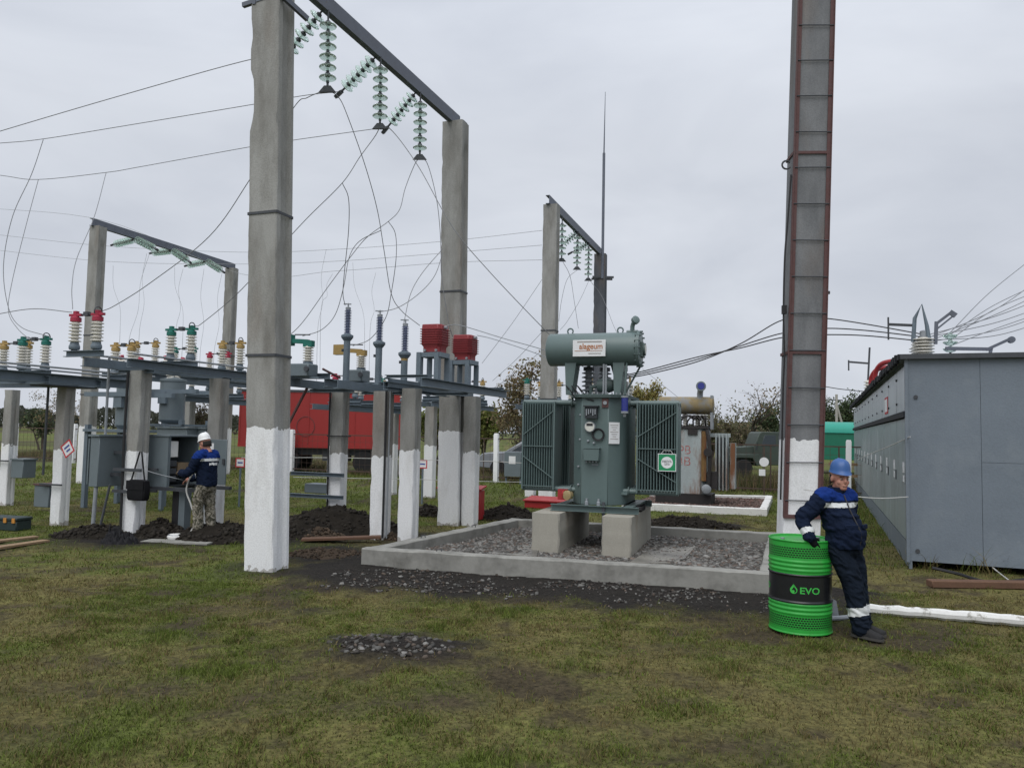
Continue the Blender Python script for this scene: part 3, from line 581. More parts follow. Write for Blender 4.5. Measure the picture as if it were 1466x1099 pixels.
MB().bar((-.26+ln[0]*.78, -.187, .78), (.26+ln[0]*.78, -.187, .78), .04, .05).build('ladder_foot', 'rust_red', pole)
for zz in (3.05, 5.9): band(pole, .51, .36, zz, (0, 0, 0), 'rust_red', .04, ln)
for zz in (3.5,): MB().bar((.2+ln[0]*zz, 0, 3.93), (.36+ln[0]*zz, 0, 3.93), .04, .04).build('bolt', 'dark_steel', pole)
rg = [Vector((-.27+ln[0]*5.6, -.1, 5.75))+Vector((-.06-.06*math.cos(a), 0, .06*math.sin(a))) for a in np.linspace(-2.6, 2.6, 12)]
MB().tube(rg, .014, 6).build('hook', 'dark_steel', pole)
MB().tube(catmull([(-.27+ln[0]*zz+dx, -.12, zz) for zz, dx in ((5.6, 0), (4.9, -.03), (4.4, -.055), (3.6, -.05), (3.0, -.02), (2.6, -.025), (1.9, -.02), (1.0, -.015))]), .012, 6).build('cable', 'cable_black', pole)
MB().bx(-.34+ln[0]*3.6, -.28+ln[0]*3.6, -.15, -.09, 3.6, 3.72).build('cable_clip', 'cable_black', pole)
# ------------------------------------------------------------------ transformer on two concrete blocks
TT = rad(18); t0 = G(760, 797); t0.z = 0.05
def yard(root_loc, lx, ly, th=TT): return Vector((root_loc.x+lx*math.cos(th)+ly*math.sin(th), root_loc.y-lx*math.sin(th)+ly*math.cos(th), root_loc.z))
def rough_box(m_, x0, x1, y0, y1, z0, z1, n=8, j=.006, seed=0):
    r = random.Random(seed); rings = []
    for k in range(n+1):
        zz = z0+(z1-z0)*k/n; pts = []; c = .02 if k < n else .03
        for a, b_ in ((x0+c, y0), (x1-c, y0), (x1, y0+c), (x1, y1-c), (x1-c, y1), (x0+c, y1), (x0, y1-c), (x0, y0+c)): pts.append(Vector((a+r.uniform(-j, j), b_+r.uniform(-j, j), zz)))
        rings.append(pts)
    return m_.loft(rings)
for xa, xb, lb, sd in ((0, .43, 'pale concrete block under the left skid of the green transformer', 1), (1.07, 1.50, 'pale concrete block under the right skid of the green transformer', 2)):
    q = yard(t0, (xa+xb)/2, 0); o = thing('concrete_block', lb, 'block', q, -TT, 'blocks carrying the green transformer'); m_ = MB(); rough_box(m_, -(xb-xa)/2, (xb-xa)/2, 0, 2.1, 0, .61, seed=sd); m_.build('block_body', 'concrete_block', o, ang=30)
tr = thing('power_transformer', 'grey-green oil transformer with round conservator tank and two finned radiators', 'transformer', t0, -TT)
z0 = .62; zt = z0+.10
m_ = MB(); channel(m_, (.18, .46, z0+.05), (1.54, .46, z0+.05), .10, .06, .01, 1); m_.build('base_channel', 'transformer_paint', tr)
m_ = MB(); channel(m_, (.18, 1.9, z0+.05), (1.54, 1.9, z0+.05), .10, .06, .01, 1); m_.build('base_channel', 'transformer_paint', tr)
for x_ in (.25, 1.3): m_ = MB(); m_.bx(x_, x_+.14, .48, 1.88, z0+.004, zt-.004); m_.build('skid', 'transformer_paint', tr)
cx = .87; yb = .52; ZT = 2.42
def octo(hw, y0_, y1_, ch, cy): return [(cx-hw, y0_+cy), (cx-hw+ch, y0_), (cx+hw-ch-.06, y0_), (cx+hw-.06, y0_+cy*.8), (cx+hw, y0_+cy+.1), (cx+hw, y1_-cy), (cx+hw-ch, y1_), (cx-hw+ch, y1_), (cx-hw, y1_-cy)]
m_ = MB(); m_.prism([Vector((a, b_, zt)) for a, b_ in octo(.40, yb, 2.0, .16, .20)], (0, 0, 0), (0, 0, ZT-zt)); tank = m_.build('tank', 'transformer_paint', tr, bevel=.008)
m_ = MB(); m_.prism([Vector((a, b_, ZT-.045)) for a, b_ in octo(.455, yb-.055, 2.055, .17, .21)], (0, 0, 0), (0, 0, .02)); m_.prism([Vector((a, b_, ZT-.02)) for a, b_ in octo(.45, yb-.05, 2.05, .17, .21)], (0, 0, 0), (0, 0, .025)); cov = m_.build('cover', 'transformer_dark', tr)
pp_ = octo(.43, yb-.03, 2.03, .165, .205); bl = MB().lathe([(.014, 0), (.014, .018), (.008, .02), (.008, .035)], n=6).mesh('bolt', 'galv')
for k in range(4):
    a, b_ = Vector(pp_[k]), Vector(pp_[k+1]); nb = max(2, int((b_-a).length/.075))
    for j in range(nb): q = a.lerp(b_, (j+.5)/nb); obj('bolt', bl, cov, (q.x, q.y, ZT+.004))
m_ = MB(); m_.bx(cx-.46, cx+.45, yb+.2, 1.8, zt+.16, zt+.2); m_.build('stiffener', 'transformer_paint', tr)
# conservator and its brackets
CZ = 3.15; CY = .80; x0, x1 = .03, 1.47
prof = [(.02, -.05), (.12, -.045), (.20, -.028), (.245, -.008), (.262, .012), (.262, x1-x0)]
m_ = MB(); m_.lathe(prof, (x0, CY, CZ), (1, 0, 0), 40); cons = m_.build('conservator', 'transformer_paint', tr, ang=45)
m_ = MB(); m_.lathe([(.285, 0), (.285, .022)], (x1-.02, CY, CZ), (1, 0, 0), 40); m_.lathe([(.285, .024), (.285, .045), (.27, .05)], (x1-.02, CY, CZ), (1, 0, 0), 40); m_.build('end_flange', 'transformer_paint', cons)
for k in range(16):
    a = 2*math.pi*k/16; MB().lathe([(.014, -.02), (.014, .075)], (x1-.02, CY+.274*math.cos(a), CZ+.274*math.sin(a)), (1, 0, 0), 6).build('flange_bolt', 'transformer_dark', cons)
m_ = MB(); m_.bx(x1+.03, x1+.07, CY-.11, CY+.11, CZ-.13, CZ+.1); m_.lathe([(.1, 0), (.1, .03)], (x1+.07, CY, CZ-.01), (1, 0, 0), 20); m_.build('oil_level_gauge', 'transformer_dark', cons)
MB().lathe([(.075, 0), (.075, .004)], (x1+.101, CY, CZ-.01), (1, 0, 0), 20).build('gauge_glass', 'gauge_face', cons)
for x_ in (.36, 1.17):
    m_ = MB(); m_.tube([(x_+.045*math.cos(a), CY, CZ+.30+.045*math.sin(a)) for a in np.linspace(-.8, math.pi+.8, 12)], .013, 6); m_.build('lifting_eye', 'transformer_paint', cons)
m_ = MB(); m_.tube([(1.36, CY, CZ+.25), (1.36, CY, CZ+.36), (1.38, CY-.02, CZ+.41)], .035, 10); m_.lathe([(.065, 0), (.065, .05), (.04, .06)], (1.40, CY-.03, CZ+.44), (.5, -.6, .3), 14); m_.tube([(1.27, CY, CZ+.27), (1.45, CY, CZ+.27)], .03, 8); m_.build('filler_cap', 'transformer_paint', cons)
for k, x_ in enumerate((.37, 1.14)):
    m_ = MB(); zb, zu = ZT+.0, CZ-.17
    for dy in (-.14, .14):
        m_.prism([Vector((x_-.035, CY+dy, zb)), Vector((x_+.045, CY+dy, zb)), Vector((x_+.12, CY+dy, zu)), Vector((x_-.06, CY+dy, zu))], (0, 0, 0), (0, .012, 0))
    m_.prism([Vector((x_+.045, CY-.14, zb)), Vector((x_+.057, CY-.14, zb)), Vector((x_+.132, CY-.14, zu)), Vector((x_+.12, CY-.14, zu))], (0, 0, 0), (0, .29, 0)); m_.bx(x_-.06, x_+.13, CY-.16, CY+.16, zu-.015, zu+.03)
    m_.build('conservator_bracket', 'transformer_paint', tr)
m_ = MB(); m_.bar((1.22, CY+.1, ZT), (1.5, CY+.15, CZ-.2), .07, .03); m_.build('brace', 'transformer_dark', tr)
# plate on the conservator
pl = MB().bx(.47, .99, CY-.275, CY-.268, CZ-.135, CZ+.125).build('name_plate', 'paper', cons, bevel=.002)
def on_front(me, parent, x_, y_, z_, name): o = obj(name, me, parent, (x_, y_, z_)); o.rotation_euler = (rad(90), 0, 0); return o
on_front(text_mesh('alageum', .125, 'ink_orange', bold=True, width=.37), pl, .76, CY-.279, CZ+.02, 'lettering')
MB().bx(.54, .93, CY-.2785, CY-.276, CZ+.088, CZ+.102).build('printed_line', 'ink_grey', pl)
MB().bx(.72, .92, CY-.2785, CY-.276, CZ-.094, CZ-.084).build('printed_line', 'ink_grey', pl)
MB().bx(.50, .94, CY-.2785, CY-.276, CZ-.05, CZ-.044).build('printed_line', 'ink_orange', pl)
# bushings, relay and pipes between cover and conservator
def sheds(h, r0, r1, n): 
    p = [(r0, 0)]
    for k in range(n):
        a = h*(k+.15)/n; p += [(r0, a), (r1, a+h/n*.18), (r1*.97, a+h/n*.34), (r0, a+h/n*.62)]
    return p + [(r0, h)]
bsh = MB().lathe(sheds(.42, .055, .115, 6), n=18).mesh('bushing', 'galv'); bsl = MB().lathe(sheds(.24, .035, .06, 4), n=14).mesh('low_voltage_bushing', 'porcelain')
for x_, y_ in ((.60, 1.12), (.84, 1.25), (1.12, 1.3)):
    q = obj('high_voltage_bushing', bsh, tr, (x_, y_, ZT)); MB().lathe([(.09, 0), (.09, .06), (.03, .07), (.03, .16)], n=12).build('terminal', 'dark_steel', q, (0, 0, .42))
for x_, y_ in ((.55, 1.6), (.78, 1.6), (1.0, 1.6), (1.2, 1.6)):
    q = obj('low_voltage_bushing', bsl, tr, (x_, y_, ZT)); MB().lathe([(.02, 0), (.02, .12)], n=8).build('terminal', 'brass', q, (0, 0, .24))
m_ = MB(); m_.lathe([(.02, 0), (.10, .01), (.115, .08), (.115, .2), (.09, .26), (.04, .27)], (.80, .86, ZT+.16), (1, 0, 0), 18); m_.tube([(.7, .86, ZT), (.7, .86, ZT+.13), (.8, .86, ZT+.16)], .035, 10); m_.tube([(1.06, .86, ZT+.16), (1.1, .86, ZT+.3), (1.05, .82, CZ-.24)], .035, 10); m_.build('gas_relay', 'transformer_dark', tr)
m_ = MB(); m_.tube([(.95, .62, ZT+.02), (.95, .62, CZ-.25)], .018, 8); m_.tube([(.99, .6, ZT-.12), (.99, .6, CZ-.26)], .014, 8); m_.build('oil_pipe', 'galv', tr)
for k in range(3):
    a = .42+.09*k; MB().tube(catmull([(a, .7, ZT+.02), (a-.07, .62, ZT+.14), (a+.02, .55, ZT+.06), (a+.09, .56, ZT-.03), (.82, .5, ZT-.1)]), .009, 6).build('control_cable', 'cable_black', tr)
m_ = MB(); m_.bx(.95, 1.05, .5, .52, ZT-.2, ZT-.06); m_.build('valve_block', 'rust_red', tr); MB().lathe([(.03, 0), (.03, .02)], (1.0, .5, ZT-.13), (0, -1, 0), 12).build('valve_knob', 'galv', tr)
m_ = MB(); m_.bx(1.1, 1.24, 1.15, 1.3, ZT, ZT+.24); m_.build('terminal_cover', 'plastic_white', tr)
# breather with blue silica gel
bt = MB().tube([(1.30, .70, CZ-.2), (1.305, .58, CZ-.35), (1.30, .52, ZT+.0)], .017, 8).build('breather_pipe', 'transformer_dark', tr)
MB().lathe([(.05, 0), (.058, .005), (.058, .03)], (1.30, .52, ZT-.05), n=16).build('breather_top', 'galv', bt); m_ = MB(); m_.lathe([(.05, 0), (.058, .005), (.058, .03), (.03, .05)], (1.30, .52, ZT-.29), n=16); m_.lathe([(.02, -.05), (.03, 0)], (1.30, .52, ZT-.29), n=12); m_.build('breather_cap', 'galv', bt)
MB().lathe([(.052, 0), (.052, .21)], (1.30, .52, ZT-.26), n=16).build('silica_gel', 'silica_blue', bt)
# instruments on the tank front
yf = yb-.002
m_ = MB(); m_.bx(.70, .89, yf-.10, yf, 2.05, 2.22); m_.bx(.68, .91, yf-.12, yf, 2.225, 2.245); m_.build('terminal_strip', 'cabinet_inside', tr)
for k in range(5): MB().bx(.72+.034*k, .735+.034*k, yf-.115, yf-.1, 2.09+.02*(k % 3), 2.19).build('terminal_screw', 'galv', tr)
gz = 1.92; m_ = MB(); m_.lathe([(.085, 0), (.085, .05), (.078, .055)], (.77, yf, gz), (0, -1, 0), 24); gg = m_.build('thermometer', 'galv', tr); MB().lathe([(.072, 0), (.072, .003)], (.77, yf-.056, gz), (0, -1, 0), 24).build('dial', 'gauge_face', gg); MB().bx(.72, .82, yf-.062, yf-.0595, gz+.012, gz+.05).build('dial_print', 'ink', gg)
for k in range(3): MB().tube([(.90+(.075+.012*k)*math.cos(a), yf-.02-.008*k, 1.80+(.075+.01*k)*math.sin(a)) for a in np.linspace(0, 2*math.pi, 20)], .006, 5).build('capillary_coil', 'cable_black', gg)
bxo = MB().bx(.69, .93, yf-.12, yf, 1.40, 1.58).build('junction_box', 'transformer_paint', tr, bevel=.006); MB().bx(.68, .94, yf-.125, yf, 1.585, 1.60).build('box_lid', 'transformer_paint', bxo)
for k in range(4): MB().lathe([(.014, 0), (.014, -.03)], (.73+.05*k, yf-.06, 1.40), n=8).build('cable_gland', 'galv', bxo)
MB().bx(.80, .90, yf-.004, yf, 1.33, 1.35).build('type_plate', 'galv', tr)
pa_ = MB(); d1 = Vector((.18, .16, 0)).normalized(); pc = Vector((1.11, yb+.075, 1.83)); pa_.obox(pc+Vector((d1.y, -d1.x, 0))*.035, d1*.095, Vector((d1.y, -d1.x, 0))*.002, (0, 0, .165)); note = pa_.build('paper_notice', 'paper', tr)
for k in range(7): q = pc+Vector((d1.y, -d1.x, 0))*.0385+Vector((0, 0, .12-.035*k)); MB().obox(q, d1*(.07-.02*(k % 3)), Vector((d1.y, -d1.x, 0))*.0006, (0, 0, .004)).build('printed_line', 'ink_grey', note)
for x_, z_ in ((.60, 2.1), (.60, 1.72), (.58, 1.3), (.58, 1.02), (.74, 1.70), (.83, 1.67)): MB().lathe([(.018, 0), (.018, .03), (.008, .04)], (x_, yf+(.06 if x_ < .65 else 0), z_), (0, -1, 0), 8).build('stud', 'galv', tr)
m_ = MB(); m_.lathe([(.05, 0), (.05, .06), (.075, .065), (.075, .10), (.05, .105)], (.47, .5, .86), (-.35, -1, 0), 16); m_.tube([(.47, .5, .86), (.42, .75, .86)], .045, 12); m_.build('drain_valve', 'brass', tr)
m_ = MB(); m_.bx(.27, .41, .50, .62, .78, .94); m_.lathe([(.07, 0), (.07, .02)], (.38, .49, .87), (1, -.4, 0), 14); m_.build('drain_flange', 'red_paint', tr)
for x_, y_ in ((.73, .5), (.92, .48)): MB().lathe([(.03, 0), (.03, .05), (.018, .06), (.018, .1)], (x_, y_, zt), n=8).build('earth_bolt', 'galv', tr)
MB().bx(.985, 1.03, .42, .46, 0.02, .78).build('earth_strip', 'dark_steel', tr)
# radiators: horizontal headers, upright fins
RZ0, RZ1 = .90, 2.33
fin = MB(); fin.loft([[Vector((sx*a, y_, RZ0+.0)) for a, y_ in ((.004, 0), (.011, .02), (.011, .46), (.004, .48), (-.004, .48), (-.011, .46), (-.011, .02), (-.004, 0))] and [Vector((a, y_, zz)) for a, y_ in ((.004, 0), (.011, .02), (.011, .46), (.004, .48), (-.004, .48), (-.011, .46), (-.011, .02), (-.004, 0))] for zz in (RZ0+.06, RZ0+.1, RZ1-.1, RZ1-.06)]) if False else None
fin = MB(); fin.loft([[Vector((a, y_, zz)) for a, y_ in ((.004, 0), (.011, .02), (.011, .46), (.004, .48), (-.004, .48), (-.011, .46), (-.011, .02), (-.004, 0))] for zz in (RZ0+.05, RZ0+.09, RZ1-.09, RZ1-.05)])
fin_me = fin.mesh('fin', 'transformer_paint')
def radiator(xa, xb, y0_, dirn, n):
    r = bpy.data.objects.new('radiator', None); col.objects.link(r); r.parent = tr
    for k in range(n): obj('fin', fin_me, r, (xa+(xb-xa)*(k+.5)/n, y0_, 0))
    for zz in (RZ0+.03, RZ1-.03):
        xe = (cx-.36) if dirn < 0 else (cx+.36); a, b_ = (xa-.03, xe) if dirn < 0 else (xe, xb+.03)
        for yy in ((y0_+.10, y0_+.38)): MB().tube([(a, yy, zz), (b_, yy, zz)], .042, 14).build('header_pipe', 'transformer_paint', r)
        MB().lathe([(.075, 0), (.075, .02)], ((cx-.45) if dirn < 0 else (cx+.45), y0_+.10, zz), (1, 0, 0), 14).build('pipe_flange', 'transformer_dark', r)
    for xe in (xa-.012, xb+.012): MB().bx(xe-.012, xe+.012, y0_-.012, y0_+.492, RZ0+.02, RZ1-.02).build('end_frame', 'transformer_paint', r)
    if y0_ < 1:
        yy = y0_-.01
        MB().bar((xa, yy, 1.78), (xb, yy, 2.16), .012, .018, (0, 1, 0)).build('tie_rod', 'transformer_paint', r); MB().bar((xa, yy-.004, 1.60), (xb, yy-.004, 1.60), .012, .018, (0, 1, 0)).build('tie_rod', 'transformer_paint', r)
        MB().bar((xa, yy-.002, 1.44), (xb, yy-.002, 1.10), .012, .018, (0, 1, 0)).build('tie_rod', 'transformer_paint', r); MB().bar((xa, yy, RZ0+.07), (xb, yy, RZ0+.07), .012, .018, (0, 1, 0)).build('tie_rod', 'transformer_paint', r)
    return r
radiator(-.34, .15, .62, -1, 12); radiator(1.48, 2.06, .70, 1, 13); radiator(-.26, .22, 1.38, -1, 12); radiator(1.46, 1.98, 1.45, 1, 12)
bc = thing('cable_bundle', 'small black cable bundle lying on the right concrete block', 'cable', yard(Vector((t0.x, t0.y, t0.z+.615)), 1.42, .95), -TT)
for k in range(5): MB().tube(catmull([(-.14+.02*k, 0, .02+.01*k), (-.05, .12, .05), (.12, .06, .06+.012*k), (.1, -.08, .03+.01*k), (-.1, -.05, .05+.01*k)]), .014, 6).build('loop', 'cable_black', bc)
MB().bx(-.12, .12, -.09, .09, 0, .10).build('bag', 'bag_black', bc, bevel=.03)
# green board hanging on the right radiator
q = yard(t0, 1.93, .655); gs = thing('work_sign', 'green square sign with white disc hung on the right radiator', 'sign', (q.x, q.y, 1.32), -TT)
MB().bx(-.135, .135, -.006, .0, 0, .26).build('board', 'sign_green', gs)
for a in ((-.137, -.127, -.008, .001, -.003, .263), (.127, .137, -.008, .001, -.003, .263), (-.127, .127, -.008, .001, -.003, .007), (-.127, .127, -.008, .001, .253, .263)): MB().bx(*a).build('border', 'paper', gs)
MB().lathe([(.088, 0), (.088, .003)], (0, -.006, .13), (0, -1, 0), 28).build('disc', 'paper', gs)
on_front(text_mesh('РАБОТАТЬ', .045, 'ink', width=.135, bold=True), gs, 0, -.011, .145, 'lettering'); on_front(text_mesh('ЗДЕСЬ', .04, 'ink', width=.08), gs, 0, -.011, .105, 'lettering')
MB().tube([(-.09, -.002, .26), (-.05, .01, .31), (.05, .01, .31), (.09, -.002, .26)], .005, 5).build('hanger', 'rope_white', gs)
# ------------------------------------------------------------------ green oil drum
dg = thing('oil_drum', 'bright green steel oil drum with a black middle band', 'drum', (2.865, 7.71, 0), -.356)
R0 = .29
def drum_part(name, z0_, z1_, mname, ribs=(), n=64, r=R0):
    p = [(r, z0_)]; k = max(2, int((z1_-z0_)/.006)); 
    for j in range(k+1):
        zz = z0_+(z1_-z0_)*j/k; rr_ = r
        for c, wd_, h_ in ribs:
            if abs(zz-c) < wd_: rr_ += h_*.5*(1+math.cos(math.pi*(zz-c)/wd_))
        p.append((rr_, zz))
    return MB().lathe(p, n=n, cap=False).build(name, mname, dg, ang=60)
drum_part('lower_wall', .0, .055, 'green_drum', ((.008, .012, .007),)); drum_part('tread_print', .055, .17, 'tread_band'); drum_part('lower_ribs', .17, .29, 'green_drum', ((.195, .02, .007), (.235, .02, .007), (.275, .018, .006)))
bb = drum_part('label_band', .29, .565, 'drum_black', ((.30, .014, .010), (.555, .014, .010))); drum_part('upper_ribs', .565, .72, 'green_drum', ((.60, .02, .007), (.64, .02, .007), (.68, .02, .007))); drum_part('tread_print', .72, .815, 'tread_band'); drum_part('upper_wall', .815, .88, 'green_drum', ((.872, .012, .008),))
lid = MB().lathe([(.0001, .862), (.10, .864), (.27, .866), (.279, .868), (.281, .88), (.292, .884), (.297, .876)], n=64, cap=False).build('lid', 'green_drum', dg); MB().lathe([(.035, .866), (.035, .882), (.0, .883)], (.15, .1, 0), n=14).build('bung', 'galv', lid); MB().lathe([(.02, .866), (.02, .880), (.0, .881)], (-.16, -.08, 0), n=12).build('bung', 'galv', lid)
def wrap(me, a0, zc, r=R0+.0022):
    bm = bmesh.new(); bm.from_mesh(me); bmesh.ops.subdivide_edges(bm, edges=[e for e in bm.edges if e.calc_length() > .03], cuts=2)
    bmesh.ops.triangulate(bm, faces=bm.faces)
    for v in bm.verts: a = a0+v.co.x/r; zz = v.co.y+zc; v.co = Vector((r*math.sin(a), -r*math.cos(a), zz))
    bm.to_mesh(me); bm.free(); return me
def drop_mesh():
    me = bpy.data.meshes.new('drop'); bm = bmesh.new(); 
    def ring(sc_, oy=0.0): return [(sc_*.034*math.sin(t)*(1 if math.cos(t) < .2 else max(.02, 1-(math.cos(t)-.2)*1.1)), sc_*(.034*(-math.cos(t)*-1) if False else .034*math.cos(t)*(1 if math.cos(t) < 0 else 1.75))+oy) for t in np.linspace(0, 2*math.pi, 28, endpoint=False)]
    o_ = [bm.verts.new((a, b_, 0)) for a, b_ in ring(1)]; i_ = [bm.verts.new((a+.004, b_, 0)) for a, b_ in ring(.62, -.004)]
    for k in range(2, 27): bm.faces.new((o_[k], o_[(k+1) % 28], i_[(k+1) % 28], i_[k]))
    c_ = [bm.verts.new((.013*math.sin(t)-.004, .013*math.cos(t)-.012, 0)) for t in np.linspace(0, 2*math.pi, 12, endpoint=False)]; bm.faces.new(c_)
    bm.to_mesh(me); bm.free(); me.materials.append(M['logo_green']); return me
for off in (0, -1.86):
    obj('logo_drop', wrap(drop_mesh(), -.20+off, .418), bb); obj('lettering', wrap(text_mesh('EVO', .085, 'logo_green', bold=True, width=.185), .31+off, .415), bb)
# ------------------------------------------------------------------ old transformer in its own white-kerbed pit
oz = thing('old_kerb', 'low whitewashed kerb round the old rusty transformer', 'kerb', G(1098, 738))
oa, ob_, oc, od = G(890, 728), G(1098, 738), G(1106, 717), G(930, 713)
kerb_bar(oa, ob_, .18, .16, 1, 'kerb_wall', 'whitewash', oz); kerb_bar(ob_, oc, .18, .158, 1, 'kerb_wall', 'whitewash', oz, ext0=-.18); kerb_bar(od, oc, .18, .156, -1, 'kerb_wall', 'whitewash', oz, ext1=-.18)
m_ = MB(); m_.add([oa+Vector((0, 0, .06)), ob_+Vector((0, 0, .06)), oc+Vector((0, 0, .06)), od+Vector((0, 0, .06))], [(0, 1, 2, 3)]); tag(m_.build('gravel_bed', 'soil_brown'), 'reddish gravel bed inside the whitewashed kerb', None, None, 'structure')
n = 2600; a_, b_ = rng.uniform(.03, .97, (2, n)); pg = np.array([(oa.lerp(ob_, i_).lerp(od.lerp(oc, i_), j_))[:2] for i_, j_ in zip(a_, b_)]); 0
rocks('old_gravel', np.c_[pg, .07+0*a_], rng.uniform(.025, .05, n), 'stone_red', 'reddish gravel round the old rusty transformer')
mat('faded_red', (.36, .12, .11), .8, .3, 9, .1, c2=(.36, .37, .37), thr=(.5, .6), s2=9)
mat('rust_brown', (.17, .10, .035), .8, .35, 5, .3, c2=(.12, .04, .018), thr=(.45, .6), s2=4, stretch=.3)
oq = P(988, 708, 20.6); oq.z = 0; ot = thing('old_transformer', 'old rusty grey transformer with yellow conservator and red painted marks', 'transformer', oq, -TH)
MB().bx(-.9, .55, -.1, .9, .06, .34).build('plinth', 'grime', ot)
m_ = MB(); m_.prism([Vector(p+(.34,)) for p in ((-.75, .1), (-.55, -.12), (.28, -.12), (.42, .05), (.42, 1.0), (-.75, 1.0))], (0, 0, 0), (0, 0, 1.72)); otk = m_.build('tank', 'old_tank', ot, bevel=.02)
MB().bx(-.8, .47, -.17, 1.05, 2.06, 2.13).build('cover', 'grime', ot)
m_ = MB(); m_.lathe([(.05, -.04), (.2, -.02), (.235, 0), (.235, 1.4), (.2, 1.42), (.05, 1.44)], (-.85, .25, 2.68), (1, 0, 0), 28); oc_ = m_.build('conservator', 'old_yellow', ot, ang=50)
m_ = MB(); m_.bx(.5, .56, .1, .13, 2.05, 2.95); m_.bx(.5, .56, .37, .4, 2.05, 2.95); m_.build('support', 'galv', ot)
for x_ in (-.5, -.2, .1, .3): MB().lathe(sheds(.34, .05, .09, 5), (x_, .45+.2*(x_ > 0), 2.13), n=14).build('bushing', 'porcelain', ot)
m_ = MB(); m_.tube(catmull([(.22, .22, 2.85), (.22, .2, 3.0), (.25, .1, 3.12), (.28, -.05, 3.17)]), .08, 12); m_.build('vent_pipe', 'galv', ot); MB().lathe([(.12, 0), (.13, .03), (.13, .08)], (.28, -.09, 3.17), (.1, -1, .1), 18).build('vent_flange', 'cabinet_paint', ot); MB().lathe([(.09, 0), (.09, .01)], (.29, -.17, 3.18), (.1, -1, .1), 18).build('vent_disc', 'silica_blue', ot)
for k in range(4): m_ = MB(); m_.bx(.62+.09*k, .655+.09*k, .2, .75, .45, 1.95); m_.build('radiator_panel', 'old_tank', ot)
MB().bx(.42, 1.0, .3, .36, 1.85, 1.95).build('header_pipe', 'old_tank', ot)
m_ = MB(); m_.tube(catmull([(.42, -.1, 2.1), (.5, -.16, 1.7), (.52, -.18, 1.2), (.5, -.15, .6)]), .05, 8); m_.lathe([(.11, 0), (.11, .12)], (.48, -.14, 1.45), (0, -1, 0), 14); m_.build('oil_pipe', 'grime', ot); m_ = MB(); m_.lathe([(.12, 0), (.12, .18), (.08, .2)], (.42, -.14, .5), (.2, -1, 0), 16); m_.build('pump', 'galv', ot); MB().bx(.45, .7, -.12, .1, .5, .95).build('motor', 'grime', ot)
for k in range(6): MB().tube(catmull([(-.4+.16*k, -.05, 2.1), (-.35+.15*k, -.2, 2.25+.05*(k % 2)), (-.1+.1*k, -.15, 2.4), (.1+.06*k, .0, 2.3)]), .022, 6).build('hose', 'grime', ot)
MB().bx(.30, .425, -.135, -.02, .7, 2.0).build('rust_panel', 'rust_brown', ot); MB().bx(-.05, .2, -.16, -.12, 1.9, 2.06).build('junction_box', 'grime', ot); MB().bx(1.0, 1.12, .25, .7, .5, 1.7).build('radiator_end', 'old_tank', ot)
for k, (t_, zz) in enumerate((('СРВ', 1.18), ('7ЗВ', .88))): on_front(text_mesh(t_, .30, 'faded_red', width=.52), otk, -.24, -.124, zz+.3, 'painted_mark')
# ------------------------------------------------------------------ switchgear: supports, disconnectors, arresters, current transformers
def support(label, root, posts, beams, cross=(), wd=.28, dp=.23, group='concrete supports of the outdoor switchgear', name='equipment_support'):
    """posts: (world base, height, paint); beams: (x, y0, y1, z, h) along the yard axis; cross: (x0, x1, y, z, h)"""
    s_ = thing(name, label, 'support', root, -TH, group)
    for k, (b_, h, pn) in enumerate(posts):
        l_ = loc_of(s_, b_); column(s_, wd, dp, h, pn, (l_.x, l_.y, 0), name='post', rec=.025, solid=.2, seed=int(abs(b_.x*100))+k)
    for x_, y0_, y1_, z_, h in beams: channel(MB(), (0, 0, 0), (0, 1, 0), .1, .05); m_ = MB(); channel(m_, (x_, y0_, z_+h/2), (x_, y1_, z_+h/2), h, .075, .012, -1 if x_ < 0 else 1); m_.build('beam', 'steel', s_)
    for x0_, x1_, y_, z_, h in cross: m_ = MB(); channel(m_, (x0_, y_, z_+h/2), (x1_, y_, z_+h/2), h, .06, .01, 1); m_.build('cross_beam', 'steel', s_)
    return s_
ins_me = MB().lathe([(.062, 0)] + sheds(.34, .055, .10, 6)[1:-1] + [(.06, .34)], n=18).mesh('insulator', 'porcelain')
ins_fl = MB().lathe([(.075, -.12), (.085, -.10), (.085, -.06), (.07, -.03), (.066, 0)], n=16).mesh('bearing', 'steel')
cap_me = {}
for c_ in ('red', 'green', 'yellow'):
    m_ = MB(); m_.lathe([(.066, .34), (.085, .345), (.085, .41), (.06, .425)], n=16); m_.bx(-.035, .035, -.03, .03, .42, .52); m_.bx(-.13, .13, -.028, .028, .435, .475); cap_me[c_] = m_.mesh('contact_cap', 'cap_'+c_)
ring_me = MB().tube([(0, .075*math.cos(a), .50+.075*math.sin(a)) for a in np.linspace(-.6, math.pi+.6, 12)], .01, 5).mesh('flexible_link', 'dark_steel')
def disconnector(label, base, colour, sep, group, scale=1.0, arm=True, rz=None, base_len=None):
    d = thing('disconnector', label, 'disconnector', base, -TH if rz is None else rz, group); d.scale = (scale,)*3
    bl_ = base_len or sep+.34
    m_ = MB(); channel(m_, (-bl_/2, 0, .05), (bl_/2, 0, .05), .10, .06, .01, 1); m_.build('base_channel', 'steel', d)
    for s_ in (-1, 1):
        x_ = s_*sep/2; MB().lathe([(.05, .1), (.05, .13)], (x_, 0, 0), n=12).build('pivot', 'dark_steel', d)
        i_ = obj('post_insulator', ins_me, d, (x_, 0, .24)); obj('bearing', ins_fl, i_); obj('contact_cap', cap_me[colour], i_)
        if s_ > 0: obj('flexible_link', ring_me, i_)
    if arm:
        MB().tube([(-sep/2, 0, .70), (sep/2, 0, .70)], .014, 8).build('contact_arm', 'dark_steel', d); MB().bx(-.05, .05, -.035, .035, .67, .74).build('contact_jaw', 'dark_steel', d)
    return d
